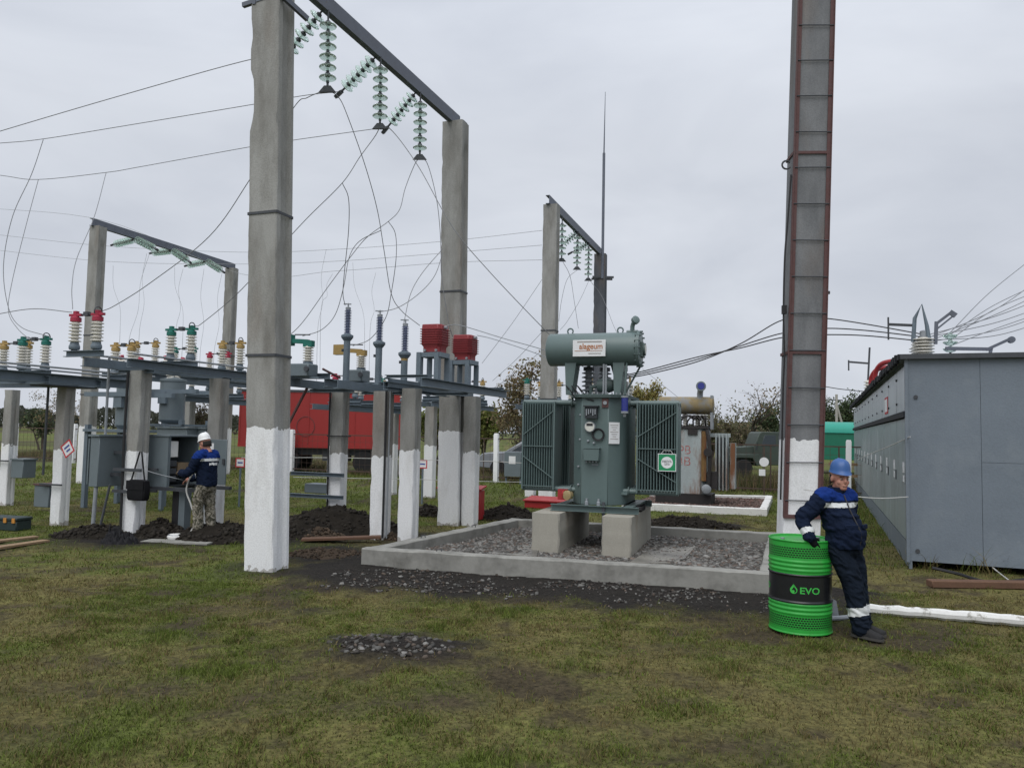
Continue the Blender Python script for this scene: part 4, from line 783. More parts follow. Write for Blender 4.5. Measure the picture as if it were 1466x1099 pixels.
# --- bay with the cabinets (posts either side of the open cabinet)
pc_, pd_ = G(190, 766), G(305, 753)
for q in (pc_, pd_): q.z = 0
sB = support('concrete support with steel beams over the control cabinets', pc_, ((pc_, 2.78, 1.42), (pd_, 2.76, 1.52)), ((-.44, -.75, 4.2, 2.80, .15), (.16, -.45, 4.2, 2.80, .15)), ((-.5, .3, 0, 2.74, .06), (-.5, .3, 1.9, 2.74, .06)))
GD = 'coloured disconnectors on the steel beams'
for (pa, pb_, pt, cl, lb, al) in ((105, 145, 444, 'red', 'disconnector with red caps at the beam end above the closed cabinet', 1), (243, 278, 466, 'green', 'disconnector with two green caps over the open cabinet', 1), (317, 347, 487, 'yellow', 'disconnector with yellow cap half hidden by the chipped gantry column', 1)):
    D = (3.72-CH)*F/((620+.02*((pa+pb_)/2-733))-pt); a, b_ = P(pa, pt, D), P(pb_, pt, D); c_ = (a+b_)/2; c_.z = 2.955; disconnector(lb, c_, cl, (b_-a).length/.95, GD)
for x_, lb in ((-.62, 'left'), (.33, 'right')): m_ = MB(); m_.tube([(x_, -.5, 3.02), (x_, 3.8, 3.02)], .018, 8); m_.build('drive_shaft', 'galv', sB)
MB().tube([(-.62, -.1, 3.0), (-.62, -.1, 1.0)], .022, 8).build('drive_rod', 'galv', sB)
MB().tube([(-.12, -.155, 2.75), (-.13, -.16, 1.6), (-.1, -.165, .1)], .022, 8).build('cable_run', 'cable_black', sB); MB().tube([(-.06, 1.74, 2.7), (-.06, 1.75, .1)], .018, 8).build('cable_run', 'cable_black', sB)
for zz in (1.08, .72): m_ = MB(); m_.bx(-.30, .30, -.20, -.165, zz, zz+.05); m_.bx(-.24, .30, .16, .195, zz, zz+.05); m_.build('post_clamp', 'dark_steel', sB)
# --- far left bay
pb2, pa2 = G(84, 750), G(8, 722)
for q in (pb2, pa2): q.z = 0
sA = support('concrete support carrying the diamond warning sign', pb2, ((pb2, 2.56, 1.36), (pa2, 2.6, 1.36)), ((-.36, -2.6, 1.3, 2.58, .17), (.17, -2.6, 1.3, 2.58, .17)), ((-3.4, .25, .55, 2.56, .14), (-3.4, .25, -.55, 2.56, .14)), wd=.25, dp=.2)
for (pa, pb_, pt, cl, lb) in ((28, 72, 481, 'green', 'disconnector with green caps over the post with the diamond sign'), (1, 46, 487, 'yellow', 'disconnector with yellow caps behind the green one over the diamond sign')):
    D = (3.52-CH)*F/((620+.02*((pa+pb_)/2-733))-pt); a, b_ = P(pa, pt, D), P(pb_, pt, D); c_ = (a+b_)/2; c_.z = 2.755; disconnector(lb, c_, cl, (b_-a).length/.95, GD)
disconnector('disconnector with yellow caps at the far end of the diamond sign beams', pb2+U*1.15+V*.12+Vector((0, 0, 2.752)), 'yellow', .42, GD)
for x_ in (-.5, .3): MB().tube([(x_, -2.4, 2.86), (x_, 1.8, 2.86)], .018, 8).build('drive_shaft', 'galv', sA)
MB().bx(-.3, .2, -.5, .5, 2.53, 2.555).build('platform_plate', 'dark_steel', sA)
MB().tube([(-.26, -.16, 2.55), (-.27, -.16, .9)], .022, 8).build('drive_rod', 'dark_steel', sA)
for k, (pst, zz) in enumerate(((pb2, .72), (pa2, .98))):
    l_ = loc_of(sA, pst); MB().bx(l_.x-.32, l_.x+.22, l_.y-.19, l_.y-.155, zz, zz+.03).build('post_clamp', 'dark_steel', sA)
    dxb = -.36 if k == 0 else .42; dq = loc_of(sA, pst); b2_ = yard(Vector((sA.location.x, sA.location.y, 0)), l_.x+dxb, l_.y+.05, TH); bt_ = thing('drive_box', ('grey drive box with rusty lid clamped to the diamond sign post', 'grey drive box clamped to the post at the far left bay')[k], 'box', (b2_.x, b2_.y, zz-.42 if k == 0 else zz-.36), -TH)
    MB().bx(-.19, .19, -.15, .17, 0, .40).build('box_body', 'cabinet_paint', bt_, bevel=.01); MB().bx(-.21, .21, -.17, .19, .402, .43).build('box_lid', 'rust_red' if k == 0 else 'cabinet_paint', bt_)
    MB().bx(.17, .34, -.02, .02, .30, .34).build('mount_arm', 'dark_steel', bt_) if k == 0 else MB().bx(-.34, -.17, -.02, .02, .30, .34).build('mount_arm', 'dark_steel', bt_)
# the small diamond sign
sq = P(97, 642, pb2.y-.30); ds = thing('warning_sign', 'white diamond sign with red border on a white post', 'sign', (sq.x, sq.y, sq.z), -TH)
def plate(parent, w_, h_, text, rot=0, border=.018, font=.05, ink='ink_blue'):
    r = Matrix.Rotation(rot, 3, 'Y')
    def bxr(x0_, x1_, z0_, z1_, y0_, y1_, nm, mt_): m_ = MB(); m_.bx(x0_, x1_, y0_, y1_, z0_, z1_); m_.v = [tuple(r @ Vector(v)) for v in m_.v]; return m_.build(nm, mt_, parent)
    bxr(-w_/2, w_/2, -h_/2, h_/2, -.004, .0, 'sign_face', 'paper')
    for a in ((-w_/2-.002, w_/2+.002, h_/2-border, h_/2+.002), (-w_/2-.002, w_/2+.002, -h_/2-.002, -h_/2+border), (-w_/2-.002, -w_/2+border, -h_/2+border, h_/2-border), (w_/2-border, w_/2+.002, -h_/2+border, h_/2-border)): bxr(*a, -.007, .001, 'sign_border', 'sign_red')
    for k, tx in enumerate(text):
        zc = (len(text)-1)*font*.6-k*font*1.2; bxr(-w_*.28+.02*k, w_*.28-.02*k, zc-font*.28, zc+font*.28, -.0062, -.0042, 'printed_line', ink)
plate(ds, .25, .25, ('В-35', '1Т'), rad(-35), .022, .06)
# --- middle bays: arresters, disconnectors with drive boxes
pe_, pf_, pg_, ph_ = G(481, 752), G(543, 772), G(583, 775), G(672, 751)
for q in (pe_, pf_, pg_, ph_): q.z = 0
ze = P(481, 558, pe_.y).z; zf = P(543, 560, pf_.y).z; zgp = P(583, 556, pg_.y).z; zh = P(672, 568, ph_.y).z
sE = support('concrete support with two cable-tray brackets and a leaning pipe brace', pe_, ((pe_, ze, 1.38),), ((-.30, -1.5, .7, ze, .15), (.30, -1.0, .9, ze, .15)), ((-.5, .5, -.3, ze-.06, .06), (-.9, .35, -.9, ze+.15, .10)))
sF = support('concrete support with a black cable under the second blue arrester', pf_, ((pf_, zf, 1.40),), ((-.34, -.9, 1.9, zf, .14), (.28, -.5, 1.9, zf, .14)), ((-.5, .45, .1, zf-.05, .05), (-.6, .4, .9, zf+.14, .08)))
sG = support('concrete support under the red current transformers', pg_, ((pg_, zgp, 1.52), (ph_, zgp-.0, 1.45)), ((-.20, -.45, 3.1, zgp, .15), (.46, -.55, 3.3, zgp, .15)), ((-.25, .52, -.42, zgp+.15, .05), (-.25, .52, 1.2, zgp-.05, .05), (-.25, .52, 3.0, zgp+.15, .05)))
m_ = MB(); m_.tube([(-.35, -.6, ze), (-1.02, -.75, 1.25)], .028, 8); m_.tube([(-1.02, -.75, 1.27), (-1.05, -.76, .35)], .024, 8); m_.build('pipe_brace', 'rust_red', sE)
for zz in (.98, .56): m_ = MB(); channel(m_, (-.95, -.18, zz), (.26, -.18, zz), .07, .05, .008, 1); m_.build('cable_bracket', 'steel', sE)
MB().bx(-.72, -.12, -.05, .3, .6, .78).build('drive_box', 'cabinet_paint', sE, bevel=.01)
MB().tube([(-.13, -.155, ze), (-.12, -.16, 1.3), (-.1, -.165, .1)], .018, 8).build('cable_run', 'cable_black', sE); band(sE, .33, .29, 1.72, (0, 0, 0), 'cable_black', .02)
MB().tube([(.14, -.155, zf), (.15, -.16, 1.3), (.15, -.16, .05)], .02, 8).build('cable_run', 'cable_black', sF); MB().tube([(.185, -.1, zf), (.19, -.1, .05)], .014, 8).build('cable_run', 'galv', sF)
def arrester(label, px, ytop, ymid, ybot, D, mark=None):
    top, mid, bot = P(px, ytop, D).z, P(px, ymid, D).z, P(px, ybot, D).z; p = P(px, ybot, D)
    a = thing('surge_arrester', label, 'arrester', p, -TH, 'blue surge arresters on grey tubes'); h1_, h2_ = mid-bot, top-bot
    MB().lathe([(.062, 0), (.062, h1_)], n=14).build('tube_stand', 'steel', a); MB().lathe([(.12, 0), (.12, .02)], n=12).build('foot_plate', 'steel', a)
    MB().lathe([(.07, h1_-.1), (.085, h1_-.08), (.115, h1_-.04), (.115, h1_), (.06, h1_+.03)], n=14).build('flange', 'steel', a)
    MB().lathe([(r, zz+h1_+.03) for r, zz in sheds(h2_-h1_-.08, .038, .068, 15)], n=14).build('insulator', 'arrester_blue', a)
    m_ = MB(); m_.lathe([(.05, h2_-.05), (.05, h2_), (.014, h2_+.01), (.014, h2_+.08)], n=10); m_.bar((-.1, 0, h2_+.07), (.06, 0, h2_+.06), .02, .02); m_.build('terminal', 'galv', a)
    if mark: MB().lathe([(.064, mark), (.064, mark+.07)], n=14).build('phase_band', 'cap_yellow', a)
    MB().lathe([(.02, 0), (.02, .05)], (-.07, -.04, h1_*.65), n=8).build('counter', 'dark_steel', a)
    return a
arrester('surge arrester standing over the bracketed post, tallest of the blue three', 495, 440, 480, 547, 14.6)
arrester('surge arrester between the bracketed post and the cable post', 541, 450, 490, 551, 14.4)
arrester('surge arrester with a yellow phase band beside the red current transformers', 578, 463, 505, 549, 14.2, .42)
def drive_disconnector(label, px, pcap, D, colour, left):
    """one pole: drive box on the base, porcelain post, coloured contact block with an arm to the left"""
    p = P(px, pcap+60, D); p.z = ze+.15 if D > 13.9 else zf+.14; d = thing('disconnector', label, 'disconnector', p, -TH, GD); zc = P(px, pcap, D).z-p.z
    MB().bx(-.32, .12, -.16, .16, .02, .26).build('drive_box', 'cabinet_paint', d, bevel=.02); MB().lathe([(.09, .26), (.09, .30)], n=14).build('pivot', 'steel', d)
    for s_ in (.1,): MB().lathe([(.05, 0), (.05, .04)], (s_, -.162, .16), (0, -1, 0), 12).build('shaft_end', 'dark_steel', d)
    MB().lathe([(r, zz+.30) for r, zz in sheds(zc-.46, .055, .10, 6)], n=18).build('post_insulator', 'porcelain', d)
    m_ = MB(); m_.bx(-.09, .10, -.05, .05, zc-.17, zc-.06); m_.bar((0, 0, zc-.08), (-.42, 0, zc-.05), .08, .08); m_.bx(-.62, -.34, -.06, .06, zc-.14, zc+.06); m_.build('contact_block', 'cap_'+colour, d)
    MB().bar((-.3, 0, zc+.06), (.02, 0, zc+.05), .03, .02).build('terminal_pad', 'dark_steel', d)
    MB().bx(-.34, .3, -.09, .09, -.01, .02).build('base_plate', 'steel', d)
drive_disconnector('disconnector pole with green contact block beside the chipped column', 440, 483, 14.1, 'green', 1)
drive_disconnector('disconnector pole with yellow contact block behind the tallest blue arrester', 516, 497, 15.3, 'yellow', 1)
q = P(462, 528, 13.9); st = MB().tube([q, P(487, 541, 14.2)], .022, 8)
o = st.build('operating_rod', ['rust_red'], None); tag(o, 'short red operating rod sloping over the bracketed post beams', 'rod')
def current_transformer(label, x0p, x1p, y0p, y1p, y2p, D):
    a, b_, c_ = P(x0p, y0p, D), P(x1p, y0p, D), P(x0p, y1p, D); wdt = (b_.x-a.x)*.92; ht = a.z-c_.z; bz = P((x0p+x1p)/2, y2p, D).z; ctr = P((x0p+x1p)/2, y2p, D)
    o = thing('current_transformer', label, 'transformer', (ctr.x, ctr.y, bz), -TH, 'red current transformers on steel stands'); sh = c_.z-bz; w2 = wdt/2*.8; dp_ = .30
    m_ = MB()
    poly = [(-w2, -dp_*.55), (w2*.7, -dp_*.55), (w2, -dp_*.35), (w2, dp_*.6), (-w2, dp_*.6)]
    zz = sh
    def ring(k, z_): return [Vector((x_*k, y_*k, z_)) for x_, y_ in poly]
    m_.loft([ring(.86, zz), ring(.86, zz+ht*.2), ring(1, zz+ht*.28), ring(1.0, zz+ht*.82), ring(.98, zz+ht)]); cb = m_.build('epoxy_body', 'red_epoxy', o, bevel=.012)
    for k in range(7): z_ = zz+ht*(.30+.085*k); m_ = MB(); m_.loft([ring(1.10, z_), ring(1.11, z_+.012)]); m_.build('rib', 'red_epoxy', cb)
    for s_ in (-1, 1): MB().lathe([(.03, 0), (.03, .05)], (w2*s_*1.0, 0, zz+ht*.9), (s_, 0, 0), 10).build('terminal', 'galv', cb)
    for x_ in (-w2*.6, w2*.6): MB().lathe([(.022, 0), (.022, .03)], (x_, -dp_*.5, zz+ht*.07), (0, -1, 0), 8).build('bolt', 'galv', cb)
    for s_ in (-1, 1):
        m_ = MB(); channel(m_, (s_*w2*.95, -dp_*.5, 0), (s_*w2*.95, -dp_*.5, sh), .11, .07, .012, 1, (0, 1, 0)); m_.build('stand_leg', 'steel', o); m_ = MB(); m_.bx(s_*w2*.95-.05, s_*w2*.95+.05, dp_*.5, dp_*.56, 0, sh-.08); m_.build('stand_leg', 'steel', o)
    m_ = MB(); m_.bx(-w2*1.15, w2*1.15, -dp_*.62, dp_*.62, sh-.08, sh-.001); m_.build('stand_top', 'steel', o)
    m_ = MB(); m_.bx(-w2*1.2, w2*1.2, -dp_*.3, -dp_*.25, 0.0, .03); m_.build('stand_foot', 'steel', o)
current_transformer('red ribbed current transformer on the stand nearest the arresters', 601, 641, 465, 505, 547, 13.4)
current_transformer('red ribbed current transformer on the lower far stand beside the gantry column', 646, 683, 480, 516, 555, 14.6)
# --- far switchgear bays seen between the near posts
def far_bay(label, px0, px1, yb_, D0, caps, hgt=2.6, posts=True):
    a = P(px0, yb_, D0); a.z = 0; L_ = 4.6
    s_ = support(label, a, ((a+U*.6, hgt, 1.45), (a+U*3.6, hgt, 1.45)), ((-.3, 0, L_, hgt, .14), (.3, 0, L_, hgt, .14)), ((-.5, .5, 1.0, hgt+.14, .08), (-.5, .5, 2.3, hgt+.14, .08), (-.5, .5, 3.6, hgt+.14, .08)), group='far concrete supports of the switchgear')
    for k, c_ in enumerate(caps):
        p = a+U*(1.0+1.3*k)+Vector((0, 0, hgt+.22)); disconnector('disconnector with %s caps on the %s' % (c_, label.replace('concrete ', '')), p, c_, .62, 'disconnectors of the far bays')
far_bay('concrete support far behind the open cabinet', 248, 346, 572, 21.5, ('red', 'green', 'yellow'), 2.55)
far_bay('concrete support far behind the bracketed post', 462, 545, 580, 19.5, ('red', 'green', 'yellow'), 2.35)
far_bay('concrete support far beyond the red sand box', 604, 700, 573, 21.5, ('green', 'red', 'yellow'), 2.55)
far_bay('concrete support far left beyond the closed cabinet', 160, 230, 528, 18.5, ('yellow', 'green', 'red'), 3.0)
far_bay('concrete support behind the left radiator of the green transformer', 752, 790, 585, 22.5, ('green', 'yellow', 'red'), 2.55)
# --- oil circuit breakers behind the cabinets
def breaker(label, px, D, zlo, tanks):
    q = P(px, 640, D); q.z = 0; b_ = thing('oil_breaker', label, 'circuit breaker', q, -TH, 'grey oil circuit breakers')
    for x_ in (-.7, .7):
        for y_ in (0, .9): MB().bx(x_-.05, x_+.05, y_-.05, y_+.05, -.05, zlo+.1).build('frame_leg', 'steel', b_)
    for x_, r_ in tanks:
        t_ = MB().lathe([(.0, zlo), (r_*.75, zlo+.02), (r_, zlo+.1), (r_, zlo+1.05), (r_+.02, zlo+1.06), (r_+.02, zlo+1.12), (.1, zlo+1.16)], (x_, .45, 0), n=22).build('tank', 'cabinet_paint', b_)
        for s_ in (-1, 1): MB().lathe([(r, zz) for r, zz in sheds(.5, .05, .09, 7)], (x_, .45+s_*.1, zlo+1.14), (0, s_*.35, 1), 14).build('bushing', 'porcelain', t_); MB().lathe([(.06, .5), (.06, .58)], (x_, .45+s_*.1, zlo+1.14), (0, s_*.35, 1), 12).build('bushing_cap', 'cap_red', t_)
        MB().bx(x_-.12, x_+.12, .45-r_-.06, .45-r_+.02, zlo+.5, zlo+.8).build('inspection_cover', 'steel', t_)
    MB().bx(-1.0, 1.0, .1, .2, zlo+.75, zlo+.85).build('rail', 'steel', b_); MB().bx(-1.0, 1.0, .7, .8, zlo+.75, zlo+.85).build('rail', 'steel', b_); MB().bx(-.75, .75, -.1, 1.0, zlo-.06, zlo-.001).build('frame_top', 'steel', b_)
breaker('grey oil circuit breaker behind the closed cabinet', 158, 17.5, 1.75, ((0, .27),)); breaker('grey oil circuit breaker behind the open cabinet', 226, 19.0, 1.9, ((-.05, .30),))
for k, (px, D, lb) in enumerate(((245, 17.0, 'wide grey relay box behind the open cabinet'), (275, 17.2, 'grey relay box beside the wide one behind the open cabinet'))):
    q = P(px, 633, D); b_ = thing('relay_box', lb, 'box', (q.x, q.y, 0), -TH); wd_ = (.42, .36)[k]; MB().bx(-wd_, wd_, 0, .5, 1.42, 1.80).build('box_body', 'cabinet_paint', b_, bevel=.01); MB().bx(-wd_-.03, wd_+.03, -.03, .53, 1.802, 1.83).build('box_lid', 'cabinet_paint', b_)
    for x_ in (-wd_*.8, wd_*.8): MB().bx(x_-.04, x_+.04, .1, .18, -.05, 1.42).build('leg', 'steel', b_)
# --- control cabinets
q = P(139, 697, 13.05); ca = thing('control_cabinet', 'closed grey control cabinet on a pipe leg, ajar door on its left', 'cabinet', (q.x, q.y, 0), -TH); zb_ = P(139, 697, 13.05).z
MB().bx(-.20, .0, 0, .72, zb_, zb_+.84).build('cabinet_body', 'cabinet_paint', ca, bevel=.008); MB().bx(-.23, .02, -.03, .75, zb_+.842, zb_+.875).build('rain_lid', 'cabinet_paint', ca)
dr = MB().bx(-.36, -.335, .1, .72, zb_+.03, zb_+.80).build('door', 'cabinet_paint', ca); MB().bx(-.345, -.335+.01, .3, .34, zb_+.35, zb_+.45).build('handle', 'dark_steel', dr); MB().bx(-.335, -.20, .66, .70, zb_+.03, zb_+.80).build('hinge_side', 'cabinet_inside', ca)
MB().tube([(-.08, .05, zb_), (-.10, .04, -.05)], .032, 10).build('leg', 'galv', ca); MB().tube([(.28, .0, zb_+.05), (.12, -.05, -.03)], .02, 8).build('brace_leg', 'dark_steel', ca); MB().bx(.0, .55, .30, .34, zb_+.55, zb_+.60).build('mount_rail', 'dark_steel', ca); MB().bx(.0, .55, .25, .29, zb_+.18, zb_+.23).build('mount_rail', 'dark_steel', ca)
q = P(209, 696, 13.5); cb_ = thing('open_cabinet', 'grey control cabinet with its door swung open before the white-helmeted worker', 'cabinet', (q.x, q.y, 0), -TH); zb_ = P(209, 696, 13.4).z; W2, D2, H2 = .45, .72, .86
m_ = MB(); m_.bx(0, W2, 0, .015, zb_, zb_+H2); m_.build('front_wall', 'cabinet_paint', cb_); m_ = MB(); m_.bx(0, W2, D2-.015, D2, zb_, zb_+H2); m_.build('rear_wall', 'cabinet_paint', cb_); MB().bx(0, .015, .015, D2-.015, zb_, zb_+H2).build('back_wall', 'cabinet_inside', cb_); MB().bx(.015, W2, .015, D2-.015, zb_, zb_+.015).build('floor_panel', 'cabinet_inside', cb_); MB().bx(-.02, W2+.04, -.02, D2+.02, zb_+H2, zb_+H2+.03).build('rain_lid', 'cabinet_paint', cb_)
MB().bx(W2-.02, W2+.002, .016, .06, zb_, zb_+H2-.002).build('door_frame', 'cabinet_paint', cb_)
MB().bx(.05, W2-.04, .08, .28, zb_+.5, zb_+.78).build('meter', 'plastic_white', cb_, bevel=.01)
for k in range(3): MB().bx(.1, W2-.06, .09, .28, zb_+.08+.13*k, zb_+.18+.13*k).build('relay', 'dark_steel', cb_, bevel=.006)
MB().bx(.1, W2-.1, .34, .6, zb_+.2, zb_+.4).build('contactor', 'glove_tan', cb_)
dr = MB().bx(W2+.05, W2+.62, D2-.0, D2+.025, zb_+.02, zb_+H2-.04).build('door', 'cabinet_paint', cb_, bevel=.005); MB().bx(W2+.56, W2+.60, D2-.03, D2, zb_+.38, zb_+.48).build('handle', 'dark_steel', dr); MB().bx(W2+.22, W2+.34, D2-.004, D2-.001, zb_+.25, zb_+.75).build('door_schedule', 'paper', dr)
m_ = MB(); m_.bx(-.05, W2+.75, -.03, .05, zb_-.06, zb_-.001); m_.bx(-.05, W2+.75, D2-.05, D2+.03, zb_-.06, zb_-.001); m_.build('frame_rail', 'dark_steel', cb_)
cdk = MB().bx(W2+.05, W2+.18, .1, .25, -.05, zb_-.06).build('cable_duct', 'cable_black', cb_); MB().bx(W2+.19, W2+.32, .1, .25, -.05, zb_-.06).build('duct_cover', 'cabinet_paint', cb_)
# bag on the post, things on the soil
q = P(196, 716, pc_.y-.25); bg_ = thing('tool_bag', 'black shoulder bag hanging by its strap on the cabinet post', 'bag', q, -TH)
m_ = MB(); rg_ = []
for zz, s_ in ((0, .86), (.03, .98), (.12, 1.04), (.25, 1.0), (.32, .94), (.34, .8)): rg_.append([Vector((x_*s_, y_*s_+.02, zz)) for x_, y_ in ((-.19, -.05), (-.16, -.075), (.16, -.075), (.19, -.05), (.19, .05), (.16, .06), (-.16, .06), (-.19, .05))])
m_.loft(rg_).build('pouch', 'bag_black', bg_); MB().bx(-.185, .185, -.068, -.055, .18, .33).build('flap', 'bag_black', bg_)
for s_ in (-1, 1): MB().bar((s_*.15, .0, .3), (s_*.02-.02, .05, .80), .03, .008, (0, 1, 0)).build('strap', 'bag_black', bg_)
heap_c = G(172, 778)
def crumpled(name, label, cat, c_, rx, ry, h, mname, seed):
    n = 44; t = np.linspace(-1, 1, n); A, B = np.meshgrid(t, t); r = np.hypot(A, B); nz = np.abs(fbm(A*3.5+seed, B*3.5+seed, seed)-.5)*2.4; zz = np.clip(1-r**2*(.8+.8*vnoise(A*2+seed, B*2, seed+4)), 0, 1)**.6*h*(.25+1.3*nz); zz = np.where(r > .97, -.02, zz); i_ = np.arange(n*n).reshape(n, n); q_ = np.stack([i_[:-1, :-1], i_[:-1, 1:], i_[1:, 1:], i_[1:, :-1]], -1).reshape(-1, 4)
    return tag(obj(name, np_mesh(name, np.stack([c_.x+A.ravel()*rx, c_.y+B.ravel()*ry, zz.ravel()], 1), q_, mname)), label, cat)
crumpled('bin_bag', 'crumpled black sack on the soil below the hanging bag', 'bag', heap_c, .3, .2, .26, 'bag_black', 5)
q = G(252, 772); lm = thing('site_lamp', 'round white plastic reel on the soil with a pale hose', 'reel', q); MB().lathe([(.13, 0), (.14, .02), (.14, .06), (.10, .09), (.0, .1)], n=24).build('housing', 'plastic_white', lm); MB().lathe([(.12, .065), (.125, .075), (.12, .085)], n=24).build('rim', 'galv', lm)
hz = [(.1, 0, .05), (.2, .05, .1), (.26, .1, .3), (.16, .15, .55), (.05, .2, .8), (.12, .25, 1.05), (.32, .3, 1.2)]
MB().tube(catmull(hz), .014, 7).build('hose', 'rope_white', lm)
m_ = MB(); c_ = G(238, 776); m_.obox(c_+Vector((.2, 0, .012)), (.55, -.05, 0), (.02, .16, 0), (0, 0, .012)); tag(m_.build('ground_sheet', 'concrete_kerb'), 'pale flat board under the white reel', 'board')
q = G(18, 758); tb = thing('toolbox', 'dark green plastic toolbox with orange latches on the grass', 'toolbox', q, -.25); MB().bx(-.42, .24, -.16, .16, 0, .17).build('box_body', 'toolbox', tb, bevel=.015); MB().bx(-.43, .25, -.17, .17, .172, .225).build('lid', 'toolbox', tb, bevel=.012)
for x_ in (-.02, .16): MB().bx(x_, x_+.06, -.182, -.16, .14, .22).build('latch', 'orange', tb)
for k, (a, b_, zz, lb) in enumerate(((G(-30, 779), G(52, 770), .02, 'weathered plank lying furthest from the camera in the plank pair'), (G(-30, 790), G(66, 776), .025, 'weathered plank lying beside the toolbox, with a split end'))):
    m_ = MB(); m_.bar(a+Vector((0, 0, zz)), b_+Vector((0, 0, zz)), .15, .035); o = tag(m_.build('plank', 'wood', bevel=.004), ('long weathered plank on the grass beyond its twin by the toolbox', 'long weathered plank on the grass with its end near the black soil')[k], 'plank')
m_ = MB(); m_.bar(G(432, 777)+Vector((0, 0, .06)), G(545, 777)+Vector((0, 0, .10)), .2, .04); tag(m_.build('plank', 'wood_red', bevel=.004), 'reddish plank on the soil before the bracketed post', 'plank')
# fire sand boxes
def sand_box(label, q, wd_, h_, dp_=.6):
    o = thing('sand_box', label, 'sand box', q, -TH, 'red fire sand boxes'); m_ = MB(); m_.bx(-wd_/2, wd_/2, 0, dp_, .0, h_); m_.build('box_body', 'red_paint', o, bevel=.01); m_ = MB(); m_.prism([Vector((-wd_/2-.03, -.04, h_+.002)), Vector((-wd_/2-.03, dp_+.03, h_+.06)), Vector((-wd_/2-.03, dp_+.03, h_+.09)), Vector((-wd_/2-.03, -.04, h_+.03))], (0, 0, 0), (wd_+.06, 0, 0)); m_.build('lid', 'red_paint', o)
sand_box('red sand box behind the foot of the far gantry column', G(645, 745)+U*.4, .98, .62, .25); sand_box('low red sand box seen under the left radiator', G(778, 728), 1.0, .17)
MB()
# ------------------------------------------------------------------ small notices on posts
for k, (px, py, D, lb) in enumerate(((344, 662, 18.5, 'small white red-edged sign left of the chipped column'), (605, 664, 20, 'small white red-edged sign behind the arrester posts'))):
    q = P(px, py, D); o = thing('small_sign', lb, 'sign', q, -TH); plate(o, .26, .22, ('СТОЙ',), 0, .025, .06); MB().bx(-.02, .02, .002, .03, -q.z-.05, .1).build('stake', 'steel', o)
# ------------------------------------------------------------------ switchgear container on the right
TC = rad(21.7); c0 = G(1303, 812); c0.z = 0; cn = thing('switchgear_container', 'long grey steel switchgear housing with a row of doors along its side', 'building', c0, -TC); LC, WC, HC = 19.4, 3.2, 3.12; ZB = .10
MB().bx(.03, WC, .03, LC, ZB+.05, HC-.03).build('core_wall', 'container_side', cn)
# end wall sheets, each a separate plate with a seam
ez = [(0, .93, ZB, 3.06), (.935, 1.75, ZB, 1.56), (.935, 1.75, 1.565, 3.06), (1.755, WC, ZB, 1.54), (1.755, WC, 1.545, 2.7), (1.755, WC, 2.705, 3.06)]
for k, (a, b_, z0_, z1_) in enumerate(ez): m_ = MB(); m_.bx(a, b_, -.006-.003*(k % 2), .03, z0_, z1_); m_.build('wall_sheet', 'container_paint', cn)
MB().bx(-.045, .0, -.03, .05, ZB-.02, HC-.04).build('corner_post', 'container_paint', cn)
nd = 12; dw = LC/nd
for k in range(nd):
    y0_, y1_ = .05+dw*k, .05+dw*(k+1)-.035
    d = MB().bx(-.02, .03, y0_, y1_, .36, 2.19).build('door', 'container_side', cn, bevel=.008); MB().bx(-.035, -.02, y0_+.12, y0_+.16, 1.2, 1.36).build('handle', 'dark_steel', d)
    MB().bx(-.026, -.02, y0_+.40, y0_+.62, 1.36, 1.52).build('notice', 'paper', d); MB().bx(-.026, -.02, y0_+.42, y0_+.60, 1.22, 1.32).build('notice', 'paper', d)
    u_ = MB().bx(-.02, .03, y0_, y1_, 2.30, 2.99).build('upper_panel', 'container_side', cn, bevel=.008)
    if k == 2: MB().bx(-.03, -.021, y0_+.1, y0_+.8, 2.36, 2.68).build('sign_border', 'sign_red', u_); MB().bx(-.033, -.0305, y0_+.15, y0_+.75, 2.4, 2.64).build('sign_face', 'paper', u_)
    for zz in (2.45, 2.85): MB().lathe([(.02, 0), (.02, .02)], (-.02, y1_-.1, zz), (-1, 0, 0), 8).build('hinge', 'dark_steel', u_)
MB().bx(-.07, .03, 0, LC, 2.20, 2.285).build('drip_rail', 'felt', cn); MB().bx(-.01, .03, 0, LC, ZB-.12, .34).build('plinth_skirt', 'container_paint', cn)
m_ = MB(); m_.bx(-.10, WC+.1, -.06, LC+.1, HC-.04, HC); m_.build('roof', 'container_paint', cn)
r_ = random.Random(4); vs = []; k_ = 160
top_ = []; m_ = MB()
for j in range(k_):
    y_ = -.07+(LC+.15)*j/k_; h_ = r_.uniform(.0, .045); m_.bx(-.135-r_.uniform(0, .03), -.1, y_, y_+(LC+.15)/k_*1.02, HC-.06-h_, HC+r_.uniform(.0, .035))
m_.build('felt_edge', 'felt', cn); MB().bx(-.11, WC+.1, -.095, -.061, HC-.06, HC+.012).build('roof_trim', 'dark_steel', cn)
for zz in (.25, 2.5): MB().lathe([(.03, 0), (.03, .015)], (.1, -.01, zz), (0, -1, 0), 10).build('bolt_head', 'dark_steel', cn)
m_ = MB(); m_.bx(.2, WC, .4, 1.2, -.1, ZB+.05); m_.build('footing', 'soil', cn)
